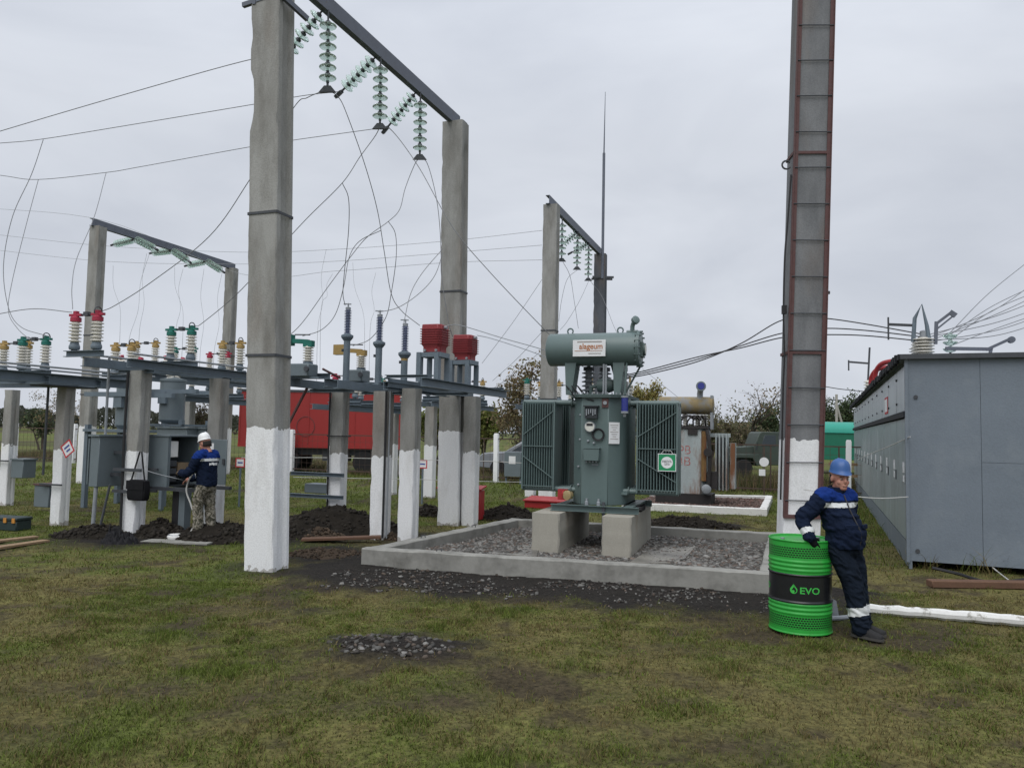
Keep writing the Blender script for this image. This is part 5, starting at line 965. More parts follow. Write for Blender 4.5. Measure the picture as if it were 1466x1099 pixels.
# roof gear: porcelain bushings with busbars, a disconnector drive arm, red bent pipes
rp = yard(Vector((c0.x, c0.y, HC)), .25, .35, TC); rf = thing('roof_bushings', 'cluster of white porcelain bushings and bent busbars on the container roof corner', 'bushing', rp, -TC)
rf.scale = (.82, .82, .80)
for k, (x_, y_) in enumerate(((0, 0), (.06, .8), (.1, 1.6))):
    b_ = MB().lathe(sheds(.36, .09, .19, 6), (x_, y_, .02), n=20).build('bushing', 'porcelain', rf); MB().lathe([(.06, .36), (.06, .5), (.03, .52)], (x_, y_, 0), n=12).build('bushing_cap', 'galv', b_); MB().bx(x_-.12, x_+.12, y_-.12, y_+.12, -.005, .03).build('bushing_foot', 'porcelain', b_)
m_ = MB(); m_.tube([(-.17, -.02, .3), (-.14, -.02, .75), (-.02, -.02, 1.02), (.06, -.02, .6), (.09, -.02, .3)], [.04, .035, .012, .035, .045], 8); m_.build('busbar_horn', 'steel', rf)
m_ = MB(); m_.bar((-.17, 0, .62), (-.58, .05, .66), .03, .05); m_.bar((-.58, .05, .36), (-.58, .05, .80), .03, .03); m_.build('busbar_arm', 'dark_steel', rf)
m_ = MB(); m_.bar((.2, 0, .25), (.22, 0, .68), .06, .05); m_.bar((.22, 0, .64), (.48, .02, .86), .05, .05); m_.bar((.24, 0, .55), (.52, .02, .80), .03, .03); m_.bar((.44, .02, .86), (.54, .02, .78), .05, .09); m_.build('busbar_fork', 'gantry_steel', rf)
gsm = MB().lathe([(.02, 0), (.07, .01), (.12, .05), (.125, .07), (.05, .06), (.03, .12)], n=16)
for k in range(3): gsm.cur = 0; MB().lathe([(.02, 0), (.07, .01), (.12, .05), (.125, .07), (.05, .06), (.03, .12)], (.48, .3, .12+.13*k), n=16).build('glass_disc', 'glass', rf)
MB().tube([(.48, .3, 0), (.48, .3, .12)], .02, 8).build('disc_pin', 'dark_steel', rf)
m_ = MB(); m_.bar((.35, -.05, .16), (1.05, -.05, .13), .06, .06); m_.bar((1.0, -.05, .12), (1.35, -.05, .30), .07, .05); m_.lathe([(.06, 0), (.06, .1)], (1.4, -.05, .3), (0, 1, 0), 12); m_.bar((1.05, -.05, 0), (1.08, -.05, .15), .05, .05); m_.build('drive_arm', 'gantry_steel', rf)
rp2 = yard(Vector((c0.x, c0.y, HC)), .1, 0, TC); red = thing('red_busducts', 'pair of red bent pipes rising from the far part of the container roof', 'pipe', rp2, -TC)
for k, y_ in enumerate((8.2, 9.9)): MB().tube(catmull([(-.05, y_, -.02), (-.04, y_-.05, .38), (.08, y_-.25, .58), (.30, y_-.6, .62), (.55, y_-1.0, .60)]), .06, 10).build('bent_pipe', 'red_paint', red)
rp3 = yard(Vector((c0.x, c0.y, HC)), .05, 11.2, TC); f2 = thing('roof_bushings', 'small bushing with a thin horn beside the red bent pipes', 'bushing', rp3, -TC); MB().lathe(sheds(.42, .06, .12, 5), n=14).build('bushing', 'porcelain', f2); m_ = MB(); m_.bar((0, 0, .42), (.05, 0, 1.35), .05, .05); m_.bar((-.5, 0, .95), (.0, 0, .9), .05, .05); m_.bar((-.5, 0, .7), (-.5, 0, 1.0), .04, .04); m_.build('busbar_horn', 'dark_steel', f2)
# white kerb tube on the lawn, grey pipe behind the man's leg, timbers by the container
m_ = MB(); a, b_ = G(1236, 877), G(1560, 902); k_ = 24; rr_ = [.055+random.uniform(-.006, .006) for _ in range(k_+1)]; m_.tube([a.lerp(b_, j/k_)+Vector((0, 0, .045+random.uniform(-.004, .004))) for j in range(k_+1)], rr_, 9); tag(m_.build('white_kerb', 'whitewash'), 'whitewashed concrete edging lying on the lawn right of the man', 'kerb')
gp = thing('steel_offcut', 'grey steel channel offcut lying behind the leaning man at the drum', 'channel', G(1197, 890)+Vector((0, .15, 0)), .5); m_ = MB(); m_.prism([Vector((-.13, 0, 0)), Vector((.14, 0, 0)), Vector((.10, 0, .17)), Vector((-.02, 0, .23))], (0, 0, 0), (0, .08, 0)); m_.build('web', 'galv', gp); MB().tube([(-.12, -.09, .03), (.25, -.12, .02)], .025, 8).build('pipe', 'galv', gp)
tbm = MB(); tbm.bar(G(1330, 838)+Vector((0, 0, .03)), G(1520, 842)+Vector((0, 0, .04)), .16, .09); tag(tbm.build('timber', 'wood_red', bevel=.01), 'old brown timber in the weeds along the container end', 'timber')
tag(MB().tube(catmull([G(1335, 823)+Vector((0, 0, .1)), G(1370, 827)+Vector((0, 0, .06)), G(1420, 836)+Vector((0, 0, .03)), G(1500, 834)+Vector((0, 0, .08))]), .022, 7).build('black_cable', 'cable_black'), 'thick black cable lying in the weeds at the container end', 'cable')
tag(MB().tube(catmull([G(1418, 818)+Vector((0, .1, .12)), G(1432, 826)+Vector((0, 0, .05)), G(1452, 838)+Vector((0, 0, .02))]), .009, 6).build('white_cord', 'rope_white'), 'thin white cord lying in the weeds at the container end', 'cord')
blades('weeds', 5200, 10.0, 11.9, .08, .30, .004, 'tall dry weeds along the container foot', mask=lambda x, y: (x > 5.5) & (x < 9.5) & (np.abs((y-c0.y)+(x-c0.x)*math.tan(TC)+.12) < .42) & (vnoise(x*2.3, y*2.3, 8) > .42), xr=(5.4, 9.5), dry=.75)
blades('weeds', 2500, 9.2, 10.2, .05, .16, .004, 'green tuft at the foot of the chipped column', mask=lambda x, y: np.hypot(x-b1.x-.18, y-b1.y+.12) < .2, xr=(-4, -2), dry=.1)
blades('weeds', 16000, 11.5, 30, .06, .22, .006, 'green weeds along the foot of the container doors', mask=lambda x, y: np.abs(((x-c0.x)*math.cos(TC)-(y-c0.y)*math.sin(TC))+.35) < .4, xr=(5.4, 13), dry=.2)
# ------------------------------------------------------------------ glass insulator strings
def proj(p):
    d = RM.transposed() @ (Vector(p)-CP); return PW/2+F*d.x/-d.z, PH/2-F*d.y/-d.z
def on_beam(g, tops, px):
    a, b_ = gw(g, tops[0]), gw(g, tops[1]); lo, hi = -.1, 1.1
    for _ in range(40):
        mid = (lo+hi)/2
        if proj(a.lerp(b_, mid))[0] < px: lo = mid
        else: hi = mid
    return a.lerp(b_, lo)-Vector((0, 0, .02))
m_ = MB(); m_.lathe([(.018, -.145), (.018, -.06), (.05, -.07), (.085, -.085), (.122, -.088), (.130, -.078), (.125, -.068), (.08, -.052), (.045, -.045)], n=20); m_.cur = 1; m_.lathe([(.012, -.148), (.024, -.145), (.024, -.12)], n=10); m_.lathe([(.03, -.055), (.044, -.05), (.042, -.015), (.022, 0), (.012, .004)], n=12)
disc_me = m_.mesh('glass_disc', ['glass', 'dark_steel'], ang=50)
def glass_string(label, p0, p1, n=6, group='glass insulator strings on the gantries', clamp=True, sc_=1.0):
    d = Vector(p1)-Vector(p0); L_ = d.length; s_ = thing('insulator_string', label, 'insulator', p0, 0, group); s_.rotation_mode = 'QUATERNION'; s_.rotation_quaternion = Vector((0, 0, -1)).rotation_difference(d)
    lead = max(.06, L_-n*.146*sc_-.1)*.6; stp = (L_-lead-.10)/n
    MB().tube([(0, 0, .03), (0, 0, -lead)], .016, 6).build('shackle', 'dark_steel', s_)
    for k in range(n): o = obj('glass_disc', disc_me, s_, (0, 0, -lead-stp*k)); o.scale = (sc_, sc_, stp/.146)
    m_ = MB(); m_.tube([(0, 0, -L_+.12), (0, 0, -L_)], .02, 6)
    if clamp: m_.prism([Vector((-.13, -.02, -L_-.05)), Vector((.13, -.02, -L_-.05)), Vector((.05, -.02, -L_+.05)), Vector((-.05, -.02, -L_+.05))], (0, 0, 0), (0, .04, 0))
    else: m_.bx(-.03, .03, -.05, .05, -L_-.16, -L_)
    m_.build('clamp', 'dark_steel', s_); return s_
ph_lab = ('beside the chipped column', 'in the middle of the near beam', 'beside the far column of the near beam')
SUS = []
for k, (px, pyb, sx_, sy_, dD) in enumerate(((470, 128, 402, 88, .5), (545, 181, 489, 131, .5), (602, 225, 555, 182, .45))):
    p = on_beam(g1, tops1, px); e = P(proj(p)[0]-1, pyb, p.y); glass_string('upright glass string hanging ' + ph_lab[k], p, e, 6); SUS.append(e)
    p2 = p+Vector((-.1, 0, 0)); glass_string('slanting glass string tied off ' + ph_lab[k], p2, P(sx_, sy_, p.y+dD), 7 if k == 0 else 6, clamp=False)
for k, (px, pyb) in enumerate(((805, 372), (827, 384), (843, 400))):
    p = on_beam(g2, tops2, px); e = P(px-1, pyb, p.y); glass_string('upright glass string on the rear beam ' + ('next to its near column', 'at its middle', 'next to the lightning rod')[k], p, e, 6)
    if k: glass_string('slanting glass string on the rear beam ' + ('', 'at its middle', 'next to the lightning rod')[k], p, P(px-24, (352, 361)[k-1], p.y+.3), 6, clamp=False)
for k, (px, lx_, ly_, rx_, ry_) in enumerate(((194, 163, 350, 222, 356), (247, 218, 362, 270, 374), (296, 268, 380, 318, 388))):
    p = on_beam(g3, tops3, px); nm = ('next to its near column', 'at its middle', 'next to its far column')[k]
    glass_string('slack glass string running away from the left rear beam ' + nm, p, P(lx_, ly_, p.y+.8), 7, clamp=False); glass_string('slack glass string facing the yard on the left rear beam ' + nm, p, P(rx_, ry_, p.y-.6), 7, clamp=False)
# ------------------------------------------------------------------ wires
def wire(label, pts, r=.009, mname='wire', group='overhead conductors', name='conductor_wire', cat='wire', k=8):
    r *= .78
    q = [P(*p) if not isinstance(p, Vector) else p for p in pts]; return tag(MB().tube(catmull(q, k), r, 5).build(name, mname), label, cat, group)
W = wire
W('bare line wire from the string beside the chipped column out over the yard', [(402, 88, 12.3), (365, 84, 12.5), (180, 135, 13.3), (0, 188, 14), (-120, 225, 14.6)])
W('bare line wire from the middle string out over the yard', [(489, 131, 13.7), (435, 137, 13.9), (360, 150, 14.2), (180, 180, 15), (62, 199, 15.4), (0, 205, 15.7), (-120, 213, 16.3)])
W('bare line wire from the far string out over the yard', [(555, 182, 15), (425, 200, 15.6), (360, 210, 15.8), (200, 239, 16.4), (152, 247, 16.6), (55, 257, 17), (0, 251, 17.2), (-120, 235, 17.6)])
W('dropper curving down from the middle line wire to the far left bay', [(62, 200, 15.4), (45, 250, 15.3), (18, 310, 15.2), (5, 380, 15), (12, 440, 14.8), (30, 468, 14.7), (68, 481, 14.6)])
W('dropper from the far line wire to the yellow cap of the far left bay', [(55, 257, 17), (38, 320, 16.6), (18, 400, 16), (12, 445, 15.6), (25, 470, 15.3), (44, 487, 15.1)])
W('dropper from the far line wire down to the red cap', [(152, 247, 16.6), (135, 310, 15.5), (110, 370, 14.2), (103, 410, 13.2), (104, 442, 12.8)])
W('thin wire reaching the red cap over the closed cabinet', [(-60, 462, 13.4), (0, 449, 13.2), (50, 442, 13), (103, 447, 12.75)])
W('jumper from the first hanging clamp behind the chipped column to the red cap', [SUS[0], (440, 140, 11.9), (420, 155, 12), (357, 258, 12.3), (300, 338, 12.5), (215, 405, 12.7), (165, 437, 12.7), (147, 445, 12.7)])
W('conductor from the first hanging clamp down to the near red current transformer', [SUS[0], (485, 140, 11.9), (497, 165, 12), (522, 235, 12.4), (540, 300, 12.8), (550, 360, 13), (560, 420, 13.2), (575, 445, 13.3), (601, 466, 13.3)])
W('forked jumper from the middle clamp towards the green capped disconnector', [SUS[1], (537, 195, 13.2), (515, 225, 13.2), (490, 262, 13.2), (440, 312, 13.4), (400, 355, 13.6), (340, 420, 14), (290, 462, 14.3), (280, 467, 14.3)])
W('branch of the forked jumper down to the tallest arrester', [(490, 262, 13.2), (499, 285, 13.4), (499, 330, 13.8), (493, 390, 14.3), (491, 420, 14.5), (494, 437, 14.6)])
W('conductor from the middle clamp passing the gantry column to the transformer', [SUS[1], (562, 188, 13.1), (600, 240, 13), (648, 325, 12.8), (700, 388, 12.8), (780, 472, 12.9), (835, 525, 13)])
W('forked jumper from the far clamp towards the green contact block', [SUS[2], (593, 237, 14.5), (580, 270, 14.5), (572, 300, 14.4), (556, 317, 14.3), (525, 340, 14.3), (500, 370, 14.3), (470, 410, 14.3), (430, 465, 14.2), (395, 495, 14.2)])
W('branch of the far forked jumper down to the middle arrester', [(556, 317, 14.3), (566, 335, 14.4), (567, 370, 14.4), (560, 420, 14.6), (552, 455, 14.8), (530, 485, 15.2), (505, 495, 15.3)])
W('slack jumper to the green contact block', [(545, 330, 14.2), (515, 345, 14.3), (500, 368, 14.3), (492, 410, 14.2), (480, 450, 14.2), (460, 472, 14.1), (433, 481, 14.1)])
W('conductor from the far clamp behind the gantry column to the far red transformer', [SUS[2], (612, 235, 14.5), (624, 280, 14.5), (630, 330, 14.5), (633, 400, 14.5), (642, 460, 14.5), (648, 482, 14.6)])
W('slack loop from the gantry column to the banded arrester', [(634, 356, 14.8), (605, 390, 14.6), (588, 420, 14.4), (578, 462, 14.2)])
W('slack loop from the gantry column to the middle arrester', [(634, 362, 14.8), (622, 395, 14.7), (600, 420, 14.6), (570, 440, 14.4), (541, 447, 14.4)])
W('bright conductor from the near red current transformer to the transformer', [(640, 466, 13.3), (660, 466, 13.2), (720, 484, 12.9), (790, 505, 12.8), (830, 530, 13)], mname='galv')
W('bright conductor from the far red current transformer to the transformer', [(683, 480, 14.5), (705, 485, 14), (760, 503, 13.3), (815, 525, 13.1)], mname='galv')
for k, (a, b_, c_) in enumerate(((460, 456, 478), (478, 470, 482), (484, 479, 488))):
    W(('upper', 'middle', 'lower')[k] + ' black cable from the transformer past the ladder pole to the container', [(895, 541-2*k, 12.6), (930, 535-3*k, 12.5), (1000, 517-8*k*.4, 12.3), (1060, 492+3*k, 12.1), (1115, a, 12), (1150, a-5+k, 12), (1185, b_, 12), (1240, (b_+c_)/2-3, 12), (1318, c_, 11.9)], .012, 'cable_black', 'black cables to the container')
W('thin earth wire from the lightning rod column', [(920, 528, 24), (960, 560, 22), (985, 580, 21)], .008)
for k, (y0_, y1_, y2_) in enumerate(((336, 361, 330), (358, 378, 351), (300, 392, 372))):
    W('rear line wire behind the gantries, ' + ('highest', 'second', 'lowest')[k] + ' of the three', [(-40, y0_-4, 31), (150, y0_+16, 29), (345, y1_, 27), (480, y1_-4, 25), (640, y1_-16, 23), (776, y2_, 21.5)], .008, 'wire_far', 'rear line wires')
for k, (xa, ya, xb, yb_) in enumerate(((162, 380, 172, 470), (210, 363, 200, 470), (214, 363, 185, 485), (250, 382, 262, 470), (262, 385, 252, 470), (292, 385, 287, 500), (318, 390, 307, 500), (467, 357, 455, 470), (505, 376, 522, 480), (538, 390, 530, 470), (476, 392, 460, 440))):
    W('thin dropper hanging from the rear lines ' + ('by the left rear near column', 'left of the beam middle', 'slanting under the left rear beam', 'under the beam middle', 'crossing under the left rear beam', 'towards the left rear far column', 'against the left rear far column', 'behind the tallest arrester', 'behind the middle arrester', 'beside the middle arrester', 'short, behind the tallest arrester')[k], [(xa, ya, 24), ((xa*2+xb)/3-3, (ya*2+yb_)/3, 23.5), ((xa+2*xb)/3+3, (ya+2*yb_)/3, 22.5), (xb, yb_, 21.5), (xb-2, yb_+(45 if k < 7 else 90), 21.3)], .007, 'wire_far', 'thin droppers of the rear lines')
for k, (xa, ya, xb, yb_) in enumerate(((776, 400, 690, 520), (776, 475, 705, 545), (775, 502, 700, 560))):
    W('slanting wire left of the rear gantry column, ' + ('highest', 'middle', 'lowest')[k], [(xa, ya, 20.8), ((xa+xb)/2, (ya+yb_)/2+3, 20.9), (xb, yb_, 21)], .008, 'wire', 'slanting wires by the rear gantry')
for k, (pts) in enumerate(([(806, 375, 21.5), (816, 395, 22), (822, 430, 22), (828, 470, 22)], [(827, 386, 22.5), (812, 400, 22.5), (804, 430, 22.5), (800, 460, 22.5)], [(843, 402, 24), (830, 430, 23), (812, 460, 22.5), (802, 472, 22)], [(845, 402, 24), (862, 425, 24), (878, 465, 23.5), (890, 490, 23)])):
    W('jumper under the rear beam ' + ('next to its near column', 'crossing from the middle string', 'slanting from the rod side string', 'passing behind the rod column')[k], pts, .008, 'wire', 'jumpers under the rear beam')
for k, (xa, ya, xb, yb_) in enumerate(((1355, 463, 1480, 368), (1355, 463, 1490, 405), (1355, 466, 1490, 415), (1356, 472, 1490, 428), (1356, 478, 1490, 440), (1356, 484, 1490, 398), (1358, 488, 1490, 452), (1400, 488, 1490, 448), (1420, 492, 1490, 462), (1356, 476, 1490, 420))):
    W('overhead wire fanning from the container roof, ' + ('steepest', 'second steepest', 'third from the top', 'fourth from the top', 'fifth from the top', 'crossing the others', 'sixth from the top', 'over the drive arm', 'lowest over the roof', 'between the third and fourth')[k], [yard(rp, *[.82*a_ for a_ in ((.48, .3), (.48, .3), (.48, .3), (.06, .8), (.06, .8), (.1, 1.6), (.1, 1.6), (.48, .3), (.06, .8), (.1, 1.6))[k]], TC)+Vector((0, 0, .8*(.50, .46, .36, .5, .46, .5, .46, .24, .42, .42)[k])), ((1352+xb)/2, (ya+yb_)/2+4, 13.8), (xb, yb_, 15.5)], .009, 'wire', 'wires fanning from the container roof')
W('dark cable reaching the far part of the container', [(1180, 553, 24), (1205, 557, 24), (1236, 560, 24)], .016, 'cable_black')
W('white rope slanting along the container doors', [(1303, 625, 11.3), (1270, 640, 13.5), (1240, 652, 17), (1228, 658, 20)], .010, 'rope_white', 'white ropes', 'safety_rope', 'rope')
W('white rope sagging from the container corner post', [(1300, 711, 11.2), (1265, 713, 10.6), (1230, 711, 10.4), (1185, 705, 10.3), (1150, 700, 10.4)], .009, 'rope_white', 'white ropes', 'safety_rope', 'rope')
W('white rope stretched low across the far lawn', [(345, 655, 18), (480, 655, 19), (600, 658, 19.5), (700, 660, 20), (830, 665, 20), (1015, 659, 25)], .010, 'rope_white', 'white ropes', 'safety_rope', 'rope')
W('lower white rope stretched across the far lawn', [(420, 683, 18), (600, 686, 19.5), (700, 689, 20), (760, 690, 20.5)], .010, 'rope_white', 'white ropes', 'safety_rope', 'rope')
W('cord from the post to the worker in the white helmet', [(206, 672, 12.9), (225, 678, 12.9), (250, 684, 12.9), (262, 687, 13)], .008, 'galv', 'work cords', 'slack_rope', 'cord')
# ------------------------------------------------------------------ fence
fd = Vector((.93, -.37, 0)).normalized(); f0 = G(710, 690); f0.z = 0; fe = thing('wire_fence', 'rusty mesh fence on white concrete posts behind the yard', 'fence', f0)
tp_ = [-34, -30, -26, -22, -18, -13.6, -9.3, -4.7, 0, 3.8, 7.7, 12.1, 16, 20]
pm_ = MB(); r_ = [[Vector((s_*a, s_*b_, z_)) for a, b_ in ((-.085, -.085), (.085, -.085), (.085, .085), (-.085, .085))] for z_, s_ in ((-.1, 1), (1.80, .95), (1.86, .7))]; pm_.loft(r_); pme = pm_.mesh('fence_post', 'white_paint')
for k, t_ in enumerate(tp_):
    q = fd*t_; o = obj('post', pme, fe, q+Vector((0, 0, random.uniform(-.06, .03)))); o.rotation_euler = (random.uniform(-.02, .02), random.uniform(-.02, .02), -.38)
    if k+1 < len(tp_):
        q2 = fd*tp_[k+1]; 
        for zz in (1.62, .18): MB().bar(q+Vector((0, 0, zz)), q2+Vector((0, 0, zz)), .03, .04).build('rail', 'fence_brown', fe)
        m_ = MB(); nb = int((q2-q).length/.25)
        for j in range(1, nb): p = q.lerp(q2, j/nb); m_.bar(p+Vector((0, 0, .1)), p+Vector((0, 0, 1.62)), .008 if j % 8 else .035, .008 if j % 8 else .035)
        for zz in (.45, .75, 1.05, 1.35): m_.bar(q+Vector((0, 0, zz)), q2+Vector((0, 0, zz)), .008, .008)
        tag(m_.build('mesh_panel', 'fence_brown', fe), kind='stuff')
q = P(1094, 661, 25.6); gs2 = thing('gate_sign', 'white round sign above a small white square on the fence', 'sign', q, -.38); MB().lathe([(.15, 0), (.15, .01)], (0, -.05, 0), (0, -1, 0), 24).build('round_plate', 'paper', gs2); MB().bx(-.16, .04, -.06, -.05, -.45, -.24).build('square_plate', 'paper', gs2); MB().bx(-.02, .02, -.048, -.02, -q.z, .5).build('bar', 'fence_brown', gs2)
q = G(733, 692); gb = thing('meter_box', 'grey electric box with a white paper on the far lawn', 'box', q, -TH); MB().bx(-.32, .32, 0, .4, .25, 1.15).build('box_body', 'cabinet_paint', gb, bevel=.01); MB().bx(-.14, .12, -.006, -.001, .72, 1.0).build('paper', 'paper', gb)
for x_ in (-.28, .28): MB().bx(x_-.03, x_+.03, .1, .16, -.05, .25).build('leg', 'steel', gb)
# ------------------------------------------------------------------ vehicles behind the fence
def wheel(parent, x_, y_, r, w_):
    t_ = MB().lathe([(r*.6, 0), (r*.95, 0), (r, .03), (r, w_-.03), (r*.95, w_), (r*.6, w_)], (x_, y_, r), (0, 1, 0), 22).build('tyre', 'tyre', parent); MB().lathe([(.0, .01), (r*.3, .0), (r*.6, .03), (r*.62, .05)], (x_, y_, r), (0, 1, 0), 18, cap=False).build('rim', 'rim', t_)
tl = thing('red_trailer', 'long red box trailer parked behind the fence', 'trailer', P(455, 690, 33).xy.to_3d()); hw = 3.45
body = MB().bx(-hw, hw, 0, 2.4, 1.05, 3.40).build('box_body', 'trailer_red', tl); MB().bx(-hw-.02, hw+.02, -.03, 2.43, 3.40, 3.50).build('roof_rail', 'dark_steel', tl); MB().bx(-hw, hw, -.03, -.001, 1.05, 1.20).build('side_rail', 'trailer_red', tl)
for k in range(8): MB().bx(-hw+.02+k*.975, -hw+.07+k*.975, -.02, -.001, 1.2, 3.40).build('side_rib', 'trailer_red', tl)
MB().tube([(-.6+.38*math.cos(a), -.012, 1.95+.42*math.sin(a)) for a in np.linspace(0, 6.283, 24)], .012, 5).build('painted_ring', 'rust_red', tl); MB().bx(-hw+.2, hw-.2, .3, 2.1, .75, 1.05).build('chassis', 'dark_steel', tl)
for x_ in (-2.4, -1.3, 1.9): wheel(tl, x_, .05, .48, .3); wheel(tl, x_, 2.0, .48, .3)
MB().bx(.1, 1.2, .2, .9, .5, 1.0).build('tool_chest', 'dark_steel', tl)
def extrude_profile(name, prof, y0_, y1_, mname, parent, taper=0.0):
    m_ = MB(); n = len(prof); cxm = sum(p[0] for p in prof)/n; a = [Vector((x_, y0_, z_)) for x_, z_ in prof]; b_ = [Vector((x_, y1_, z_)) for x_, z_ in prof]; m_.add(a+b_, [tuple(reversed(range(n))), tuple(range(n, 2*n))]+[(i_, (i_+1) % n, n+(i_+1) % n, n+i_) for i_ in range(n)]); return m_.build(name, mname, parent, bevel=.03)
q = P(684, 692, 34); q.z = 0; sv = thing('parked_car', 'grey hatchback-like car parked behind the fence left of the transformer', 'car', q)
extrude_profile('lower_body', [(0, .35), (0, .75), (.15, .92), (1.25, 1.02), (4.3, 1.05), (4.45, .8), (4.4, .3), (3.9, .3), (.4, .3)], 0, 1.75, 'car_grey', sv); extrude_profile('cabin', [(1.15, 1.0), (1.95, 1.50), (3.7, 1.52), (4.25, 1.05)], .1, 1.65, 'car_grey', sv)
extrude_profile('side_glass', [(1.45, 1.06), (2.02, 1.44), (3.6, 1.45), (3.95, 1.08)], .085, .098, 'car_glass', sv); MB().bx(1.9, 3.6, .2, 1.5, 1.53, 1.56).build('roof_panel', 'car_grey', sv)
for x_ in (.85, 3.55): wheel(sv, x_, -.03, .33, .2); wheel(sv, x_, 1.55, .33, .2)
MB().bx(-.02, .05, .15, .5, .62, .75).build('headlight', 'plastic_white', sv); MB().bx(-.02, .05, 1.25, 1.6, .62, .75).build('headlight', 'plastic_white', sv)
q = P(1040, 694, 36); q.z = 0; uz = thing('off_road_truck', 'dark green off-road truck behind the fence near the bare tree', 'truck', q)
extrude_profile('hood', [(0, .7), (0, 1.25), (.1, 1.38), (1.35, 1.45), (1.35, .7)], .2, 1.5, 'jeep_green', uz); extrude_profile('fender', [(-.05, .75), (.1, 1.08), (1.5, 1.1), (1.7, .6), (1.4, .55), (1.2, .9), (.5, .9), (.3, .7)], 0, 1.72, 'jeep_green', uz)
extrude_profile('cab', [(1.3, .6), (1.3, 1.45), (1.55, 2.08), (1.65, 2.14), (3.2, 2.14), (3.3, 2.05), (3.3, .6)], .05, 1.68, 'jeep_green', uz); extrude_profile('side_window', [(1.62, 1.48), (1.78, 1.98), (2.3, 1.98), (2.3, 1.48)], .035, .048, 'car_glass', uz); extrude_profile('side_window', [(2.42, 1.48), (2.42, 1.98), (3.1, 1.98), (3.1, 1.48)], .035, .048, 'car_glass', uz); extrude_profile('bed', [(3.3, .75), (3.3, 1.25), (4.2, 1.25), (4.2, .75)], .05, 1.68, 'jeep_green', uz)
MB().tube([(1.35, -.1, 1.3), (1.4, -.12, 1.62)], .03, 8).build('mirror', 'cabinet_inside', uz)
for x_ in (.8, 3.6): wheel(uz, x_, -.02, .42, .24); wheel(uz, x_, 1.5, .42, .24)
q = P(1205, 672, 42); q.z = 0; gw_ = thing('green_wagon', 'teal site wagon with a rounded roof beyond the ladder pole', 'wagon', q, -.05)
m_ = MB(); pr = [(-2.2, .9), (-2.2, 2.15)] + [(-2.2*math.cos(a), 2.15+.75*math.sin(a)) for a in np.linspace(0, math.pi, 12)][1:-1] + [(2.2, 2.15), (2.2, .9)]
MB().bx(-2.2, 2.2, 0, 2.2, .75, 2.2).build('wagon_body', 'dark_teal', gw_, bevel=.02); m_ = MB(); prr = [Vector((-2.28, 1.1-1.16*math.cos(a), 2.2+.62*math.sin(a)**.8)) for a in np.linspace(0.001, math.pi-.001, 14)]; m_.prism(prr, (0, 0, 0), (4.56, 0, 0)); m_.build('roof', 'teal', gw_)
for x_ in (-1.4, 1.4): wheel(gw_, x_, .1, .4, .22)
bq = P(1213, 690, 27); bq.z = 0; br_ = thing('barrier', 'wooden rail barrier by the white posts beyond the ladder pole', 'barrier', bq, -.3)
for zz in (.55, .95): MB().bx(-.6, .6, -.06, -.02, zz, zz+.1).build('rail', 'wood', br_)
for x_ in (-.5, .5): MB().bx(x_-.05, x_+.05, -.018, .07, -.05, 1.1).build('post', 'wood', br_)
q = P(1198, 640, 75); q.z = 0; up_ = thing('utility_pole', 'far braced concrete utility pole over the teal wagon', 'pole', q); MB().tube([(0, 0, -.1), (0, 0, 6.2)], .13, 8).build('shaft', 'concrete', up_); MB().tube([(0, 0, 5.2), (1.5, 0, -.1)], .11, 8).build('brace', 'concrete', up_); MB().bx(-.6, .6, -.05, .05, 5.6, 5.7).build('cross_arm', 'dark_steel', up_)
